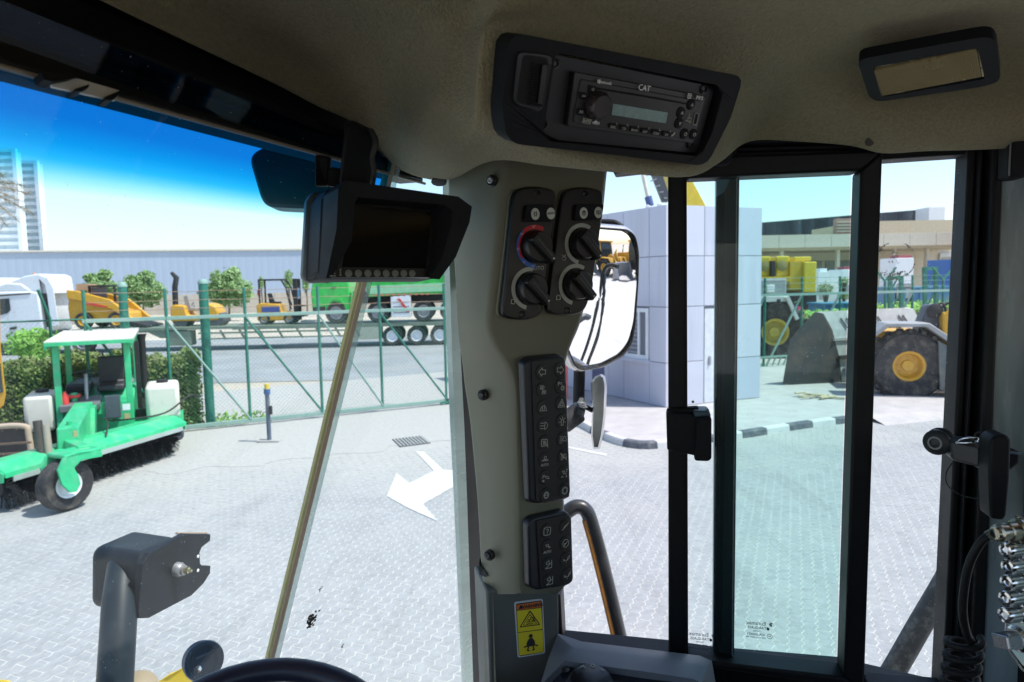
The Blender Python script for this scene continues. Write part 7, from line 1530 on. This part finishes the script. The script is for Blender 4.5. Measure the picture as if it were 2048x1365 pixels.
c = P(2035, 1062, .73); mb().lathe([(.013, -.02), (.013, .0), (.010, .002), (.010, .013), (.0085, .014), (.0085, .02), (.0095, .021), (.0095, .0255), (.007, .027), (.006, .03), (0, .03)], c, kd, 20).build('cable_plug', mat('plug_brass', (.42, .40, .32), .28, .9), cbx, smooth=30)
cd_ = thing('coiled_cord', 'black coiled microphone cord curving down from the radio plug along the door post', 'cord', P(1930, 1200, .76))
pc = c+kd*.03; path = [pc, P(1985, 1068, .73), P(1962, 1085, .735), P(1938, 1130, .745), P(1927, 1190, .755), P(1926, 1230, .76), P(1934, 1268, .77), P(1942, 1282, .78)]
mb().tube(cmr(path, 8), .0045, 10).build('lead', blackp, cd_, smooth=60)
mb().tube(cmr([pc, P(1990, 1066, .73), P(1975, 1074, .733)], 5), .0056, 10).build('strain_relief', mat('relief_green', (.10, .12, .09), .5), cd_, smooth=60)
hx_ = []; A, Bq = P(1930, 1275, .79), P(1900, 1500, .82)
for k in range(220):
    t = k/219; th = t*2*math.pi*9; ct = A.lerp(Bq, t); hx_.append(ct+V((math.cos(th), -math.sin(th), 0))*.017)
mb().tube(hx_, .0042, 8).build('coil', blackp, cd_, smooth=60)
# ============================================================ OUTSIDE THE CAB GLASS
mirp = Plane(P(1150, 600, 1.76), P(1268, 600, 1.72), P(1150, 480, 1.76))
mc = P(1208, 600, 1.74); v = (mc-CAM).normalized(); rdir = V((.93, -.36, -.265)).normalized(); mn = (rdir-v).normalized()
MX = V((0, 0, 1)).cross(mn).normalized(); MX = MX if MX.x > 0 else -MX
MY = mn.cross(MX); MY = MY if MY.z > 0 else -MY
mirp = Plane(mc, mc+MX, mc+MY)
mr_ = thing('cab_mirror', 'tall rounded chrome-rimmed cab mirror reflecting yellow machines, right of the pillar', 'mirror', mc)
mo_ = [(1085, 470), (1100, 455), (1190, 450), (1255, 455), (1270, 467), (1277, 500), (1276, 560), (1270, 650), (1263, 690), (1245, 715), (1205, 736), (1160, 744), (1148, 738), (1137, 715), (1110, 640), (1090, 540)]
out = [mirp.px(x, y, 0) for x, y in mo_]; out = rpoly(out, .015, 3); cen = sum(out, V((0, 0, 0)))/len(out)
inn = [cen+(p-cen)*.965+mirp.N*.004 for p in out]
grdn = [out, [cen+(p-cen)*1.02-mirp.N*.010 for p in out], [cen+(p-cen)*1.01-mirp.N*.035 for p in out], [cen+(p-cen)*.8-mirp.N*.055 for p in out]]
Bm = mb().grid([inn, out]+grdn[1:], True); Bm.f.append(tuple(range(len(Bm.v)-len(out), len(Bm.v)))); Bm.build('shell', mat('mirror_shell', (.60, .60, .60), .2, .7, dirt=.3, dcol=(.3, .22, .15)), mr_, smooth=50)
RC = 1.25; rws = []
for q_ in range(9):
    rws.append([(lambda w_: cen+w_+mirp.N*(-(w_.length**2)/(2*RC)+.004*0+.0105))((p-cen-mirp.N*.004)*(q_/8*.99)) for p in inn])
mb().grid(rws, True).build('mirror_glass', mat('mirror_silver', (.93, .94, .95), .02, 1.0, var=.01, rvar=.0), mr_, smooth=180)
mb().tube([p+mirp.N*.001 for p in inn], .0022, 6, closed=True).build('rubber_bead', dark, mr_)
mb().tube([P(1159, 735, 1.80), P(1158, 775, 1.80), P(1157, 812, 1.79)], .0155, 12).build('mirror_arm', blackm, mr_, smooth=50)
mb().tube(cmr([P(1120, 450, 1.84), P(1180, 446, 1.83), P(1225, 446, 1.82), P(1243, 455, 1.81)], 5), .009, 8).build('top_arm', blackm, mr_, smooth=50)
sm = thing('small_mirror', 'small convex mirror seen edge-on, clamped to a white tube beside the pillar', 'mirror', P(1195, 825, 1.7))
ePx = [(1184, 770), (1191, 757), (1200, 752), (1206, 756), (1209, 775), (1207, 830), (1202, 870), (1196, 895), (1188, 895), (1185, 870), (1187, 815)]
mb().grid([[P(x, y, 1.66) for x, y in ePx], [P(x+(x-1195)*.3, y+(y-825)*.05, 1.70) for x, y in ePx], [P(x+4, y+(y-825)*.05, 1.84) for x, y in ePx], [P(x+5, y, 1.87) for x, y in ePx]], True).build('mirror_shell', mat('mirror_chrome', (.5, .5, .5), .18, .9, dirt=.4, dcol=(.25, .17, .1), dscale=20), sm, smooth=50)
mb().add([P(x, y, 1.66) for x, y in ePx], [tuple(range(len(ePx)))]).build('shell_edge', mat('mirror_chrome', (.5, .5, .5), .18, .9), sm)
mb().tube([P(1085, 880, 1.66), P(1140, 838, 1.68)], .017, 14).build('white_tube', whitep, sm, smooth=50)
mb().tube([P(1127, 847, 1.675), P(1156, 826, 1.69)], .0255, 16).build('rubber_clamp', dark, sm, smooth=50); mb().lathe([(.012, -.012), (.030, -.01), (.030, .01), (.012, .012)], P(1150, 830, 1.69), (.7, .2, -.4), 18).build('clamp_ring', mat('clamp_black', (.02, .02, .02), .4), sm, smooth=40)
mb().tube([P(1160, 811, 1.67), P(1165, 800, 1.68)], .009, 6).build('clamp_nut', mat('nut_gold', (.5, .45, .3), .3, .9), sm); mb().tube([P(1165, 812, 1.70), P(1187, 822, 1.72)], .0065, 10).build('ball_stem', blackm, sm, smooth=50)
for k in range(3): mb().box(P(1163+k*2, 806+k*4, 1.66), (.012, .02, .003), .4).build('clamp_plate', steel, sm)
# handrails of our own machine
railm = mat('handrail_worn_black', (.022, .023, .026), .35, dirt=.5, dcol=(.10, .10, .10), dscale=14, coat=.2)
hr = thing('front_handrail', 'bent worn black handrail tube outside the front side window, orange scuffed inside', 'handrail', P(1200, 1120, 1.6))
mb().tube(cmr([P(1060, 1090, 1.60), P(1105, 1050, 1.60), P(1140, 1020, 1.60), P(1158, 1014, 1.60), P(1172, 1022, 1.60), P(1182, 1045, 1.6), P(1200, 1110, 1.6), P(1222, 1200, 1.6), P(1243, 1290, 1.6), P(1275, 1420, 1.6)], 6), .0172, 16).build('tube', railm, hr, smooth=80)
mb().tube([P(x-8.5, y+1, 1.592) for x, y in ((1178, 1040), (1190, 1082), (1212, 1170), (1236, 1272))], .0070, 8).build('rust_streak', mat('orange_primer', (.5, .2, .03), .7, dirt=.6, dcol=(.05, .04, .04), dscale=40), hr)
h2 = thing('rear_handrail', 'dusty black diagonal handrail tube outside the right window near the door post', 'handrail', P(1830, 1230, 1.3))
mb().tube(cmr([P(1700, 1480, 1.32), P(1785, 1345, 1.32), P(1840, 1250, 1.32), P(1890, 1165, 1.32), P(1960, 1040, 1.32), P(2040, 980, 1.34), P(2110, 990, 1.36)], 6), .021, 16).build('tube', mat('dusty_rail', (.05, .055, .06), .6, dirt=.8, dcol=(.22, .23, .22), dscale=40), h2, smooth=80)
# rails that show in the mirror: the ladder rail behind the door
h3 = thing('ladder_rail', 'curved dark grab rail pair seen only in the mirror reflection', 'handrail', V((1.55, .95, 2.6)))
mb().tube(cmr([V((1.22, 1.46, 2.93)), V((1.27, 1.36, 2.93)), V((1.30, 1.30, 2.88)), V((1.31, 1.28, 2.7)), V((1.30, 1.30, 2.2)), V((1.28, 1.32, 1.6))], 6), .017, 12).build('outer_tube', railm, h3, smooth=80)
mb().tube(cmr([V((1.30, 1.30, 2.85)), V((1.25, 1.38, 2.5)), V((1.2, 1.44, 2.0)), V((1.17, 1.5, 1.6))], 6), .014, 12).build('inner_tube', railm, h3, smooth=80)
# machine nose: lamp bracket, fender, lamp
br = thing('lamp_bracket', 'black steel box bracket with a grease bolt on a thick upright tube outside the windscreen', 'bracket', P(270, 1150, 1.75))
brm = mat('bracket_black', (.010, .014, .019), .5, spec=.18, var=.3, scale=3, dirt=.35, dcol=(.04, .045, .05), dscale=20, bump=.1, bscale=150)
BP = Plane(P(282, 1112, 1.70), P(412, 1068, 1.97), P(274, 1236, 1.71)); bkk = (P(365, 1068, 1.9)-P(283, 1108, 1.70))
q = [P(178, 1094, 1.80), P(282, 1112, 1.70), P(273, 1232, 1.71), P(177, 1220, 1.81)]
mb().hexa(q, [p+bkk for p in q]).build('box', brm, br, bevel=.03, seg=5, smooth=50)
slab(BP, [(276, 1128), (292, 1106), (362, 1067), (414, 1068), (413, 1081), (396, 1094), (392, 1104), (393, 1126), (397, 1131), (414, 1131), (413, 1146), (400, 1166), (376, 1190), (290, 1235), (270, 1236), (268, 1222)], .012, -.004).build('side_plate', brm, br, bevel=.002)
mb().tube([P(352, 1067, 1.9), P(414, 1067, 1.97)], .003, 6).build('worn_edge', mat('bare_edge', (.3, .22, .16), .5), br)
mb().tube([P(247, 1118, 1.80), P(240, 1200, 1.70), P(223, 1480, 1.62)], [.036, .041, .041], 20).build('upright_tube', mat('tube_blue_black', (.015, .024, .032), .42, spec=.25, dirt=.35, dcol=(.07, .085, .09), dscale=10), br, smooth=60)
bn = BP.N; c = BP.px(344, 1137, .012); mb().lathe([(.019, 0), (.019, .012), (.016, .018), (.013, .019), (.013, .026)], c, bn, 20).build('boss', steel, br, smooth=35); mb().lathe([(.009, .026), (.009, .036), (.005, .038), (.004, .045), (0, .046)], c, (bn+V((.35, 0, 0))).normalized(), 6).build('grease_nipple', mat('zinc_yellow', (.5, .45, .25), .3, .8), br)
for x, y in ((388, 1112), (388, 1140)): mb().lathe([(.005, 0), (.004, .002), (0, .002)], BP.px(x, y, .012), bn, 8).build('paint_chip', whitep, br)
fd = thing('front_fender', 'bright yellow front body panel of the machine below the windscreen', 'body panel', P(360, 1350, 1.9))
mb().prism([P(285, 1400, 1.9), P(305, 1368, 1.9), P(340, 1350, 1.9), P(372, 1328, 1.92), P(405, 1336, 1.95), P(440, 1400, 1.95)], V((.0, .12, -.1))).build('panel', lemon, fd, bevel=.01)
mb().prism([P(-40, 1355, 1.9), P(12, 1359, 1.9), P(30, 1368, 1.9), P(45, 1400, 1.9), P(-40, 1420, 1.9)], V((.0, .1, -.1))).build('panel', lemon, fd, bevel=.01)
tag(mb().lathe([(.05, -.02), (.055, 0), (.04, .02), (0, .03)], P(272, 1385, 1.75), (.2, -.6, .7), 24).build('hose_cap', mat('tan_cap', (.32, .26, .17), .6), smooth=50, org=P(272, 1385, 1.75)), 'tan rounded cap at the bottom edge beside the bracket tube', 'cap')
lm = thing('round_lamp', 'blue-black round lamp or reflector disc behind the steering wheel rim, beside the yellow panel', 'lamp', P(408, 1325, 1.5)); la = V((.62, -.72, .25)).normalized()
blm = mat('blue_black_lamp', (.03, .055, .09), .35, dirt=.3, dcol=(.1, .14, .18), dscale=20)
mb().lathe([(0, .0), (.030, .002), (.034, .008), (.041, .008), (.043, .002), (.040, -.02), (.02, -.03), (0, -.03)], P(407, 1322, 1.5), la, 28).build('disc', blm, lm, smooth=40)
mb().tube([P(392, 1318, 1.48), P(425, 1302, 1.52)], .003, 6).build('rib', blm, lm); mb().lathe([(.008, 0), (.008, .01), (0, .012)], P(393, 1338, 1.47), la, 8).build('bolt', chrome, lm)
# work lamp housing outside, seen through the blue strip
wl2 = thing('exterior_housing', 'dark rounded lamp housing outside the windscreen, seen through the blue tint left of the monitor', 'housing', P(590, 355, 1.35))
hp_ = [P(x, y, 1.32) for x, y in ((532, 291), (610, 301), (690, 330), (690, 418), (590, 417), (535, 414), (522, 400), (499, 322), (505, 306))]
mb().prism(rpoly(hp_, .014, 3), V((-.01, .09, .0))).build('shell', mat('housing_black', (.012, .014, .02), .35, dirt=.4, dcol=(.05, .06, .08), dscale=18), wl2, bevel=.006, smooth=40)
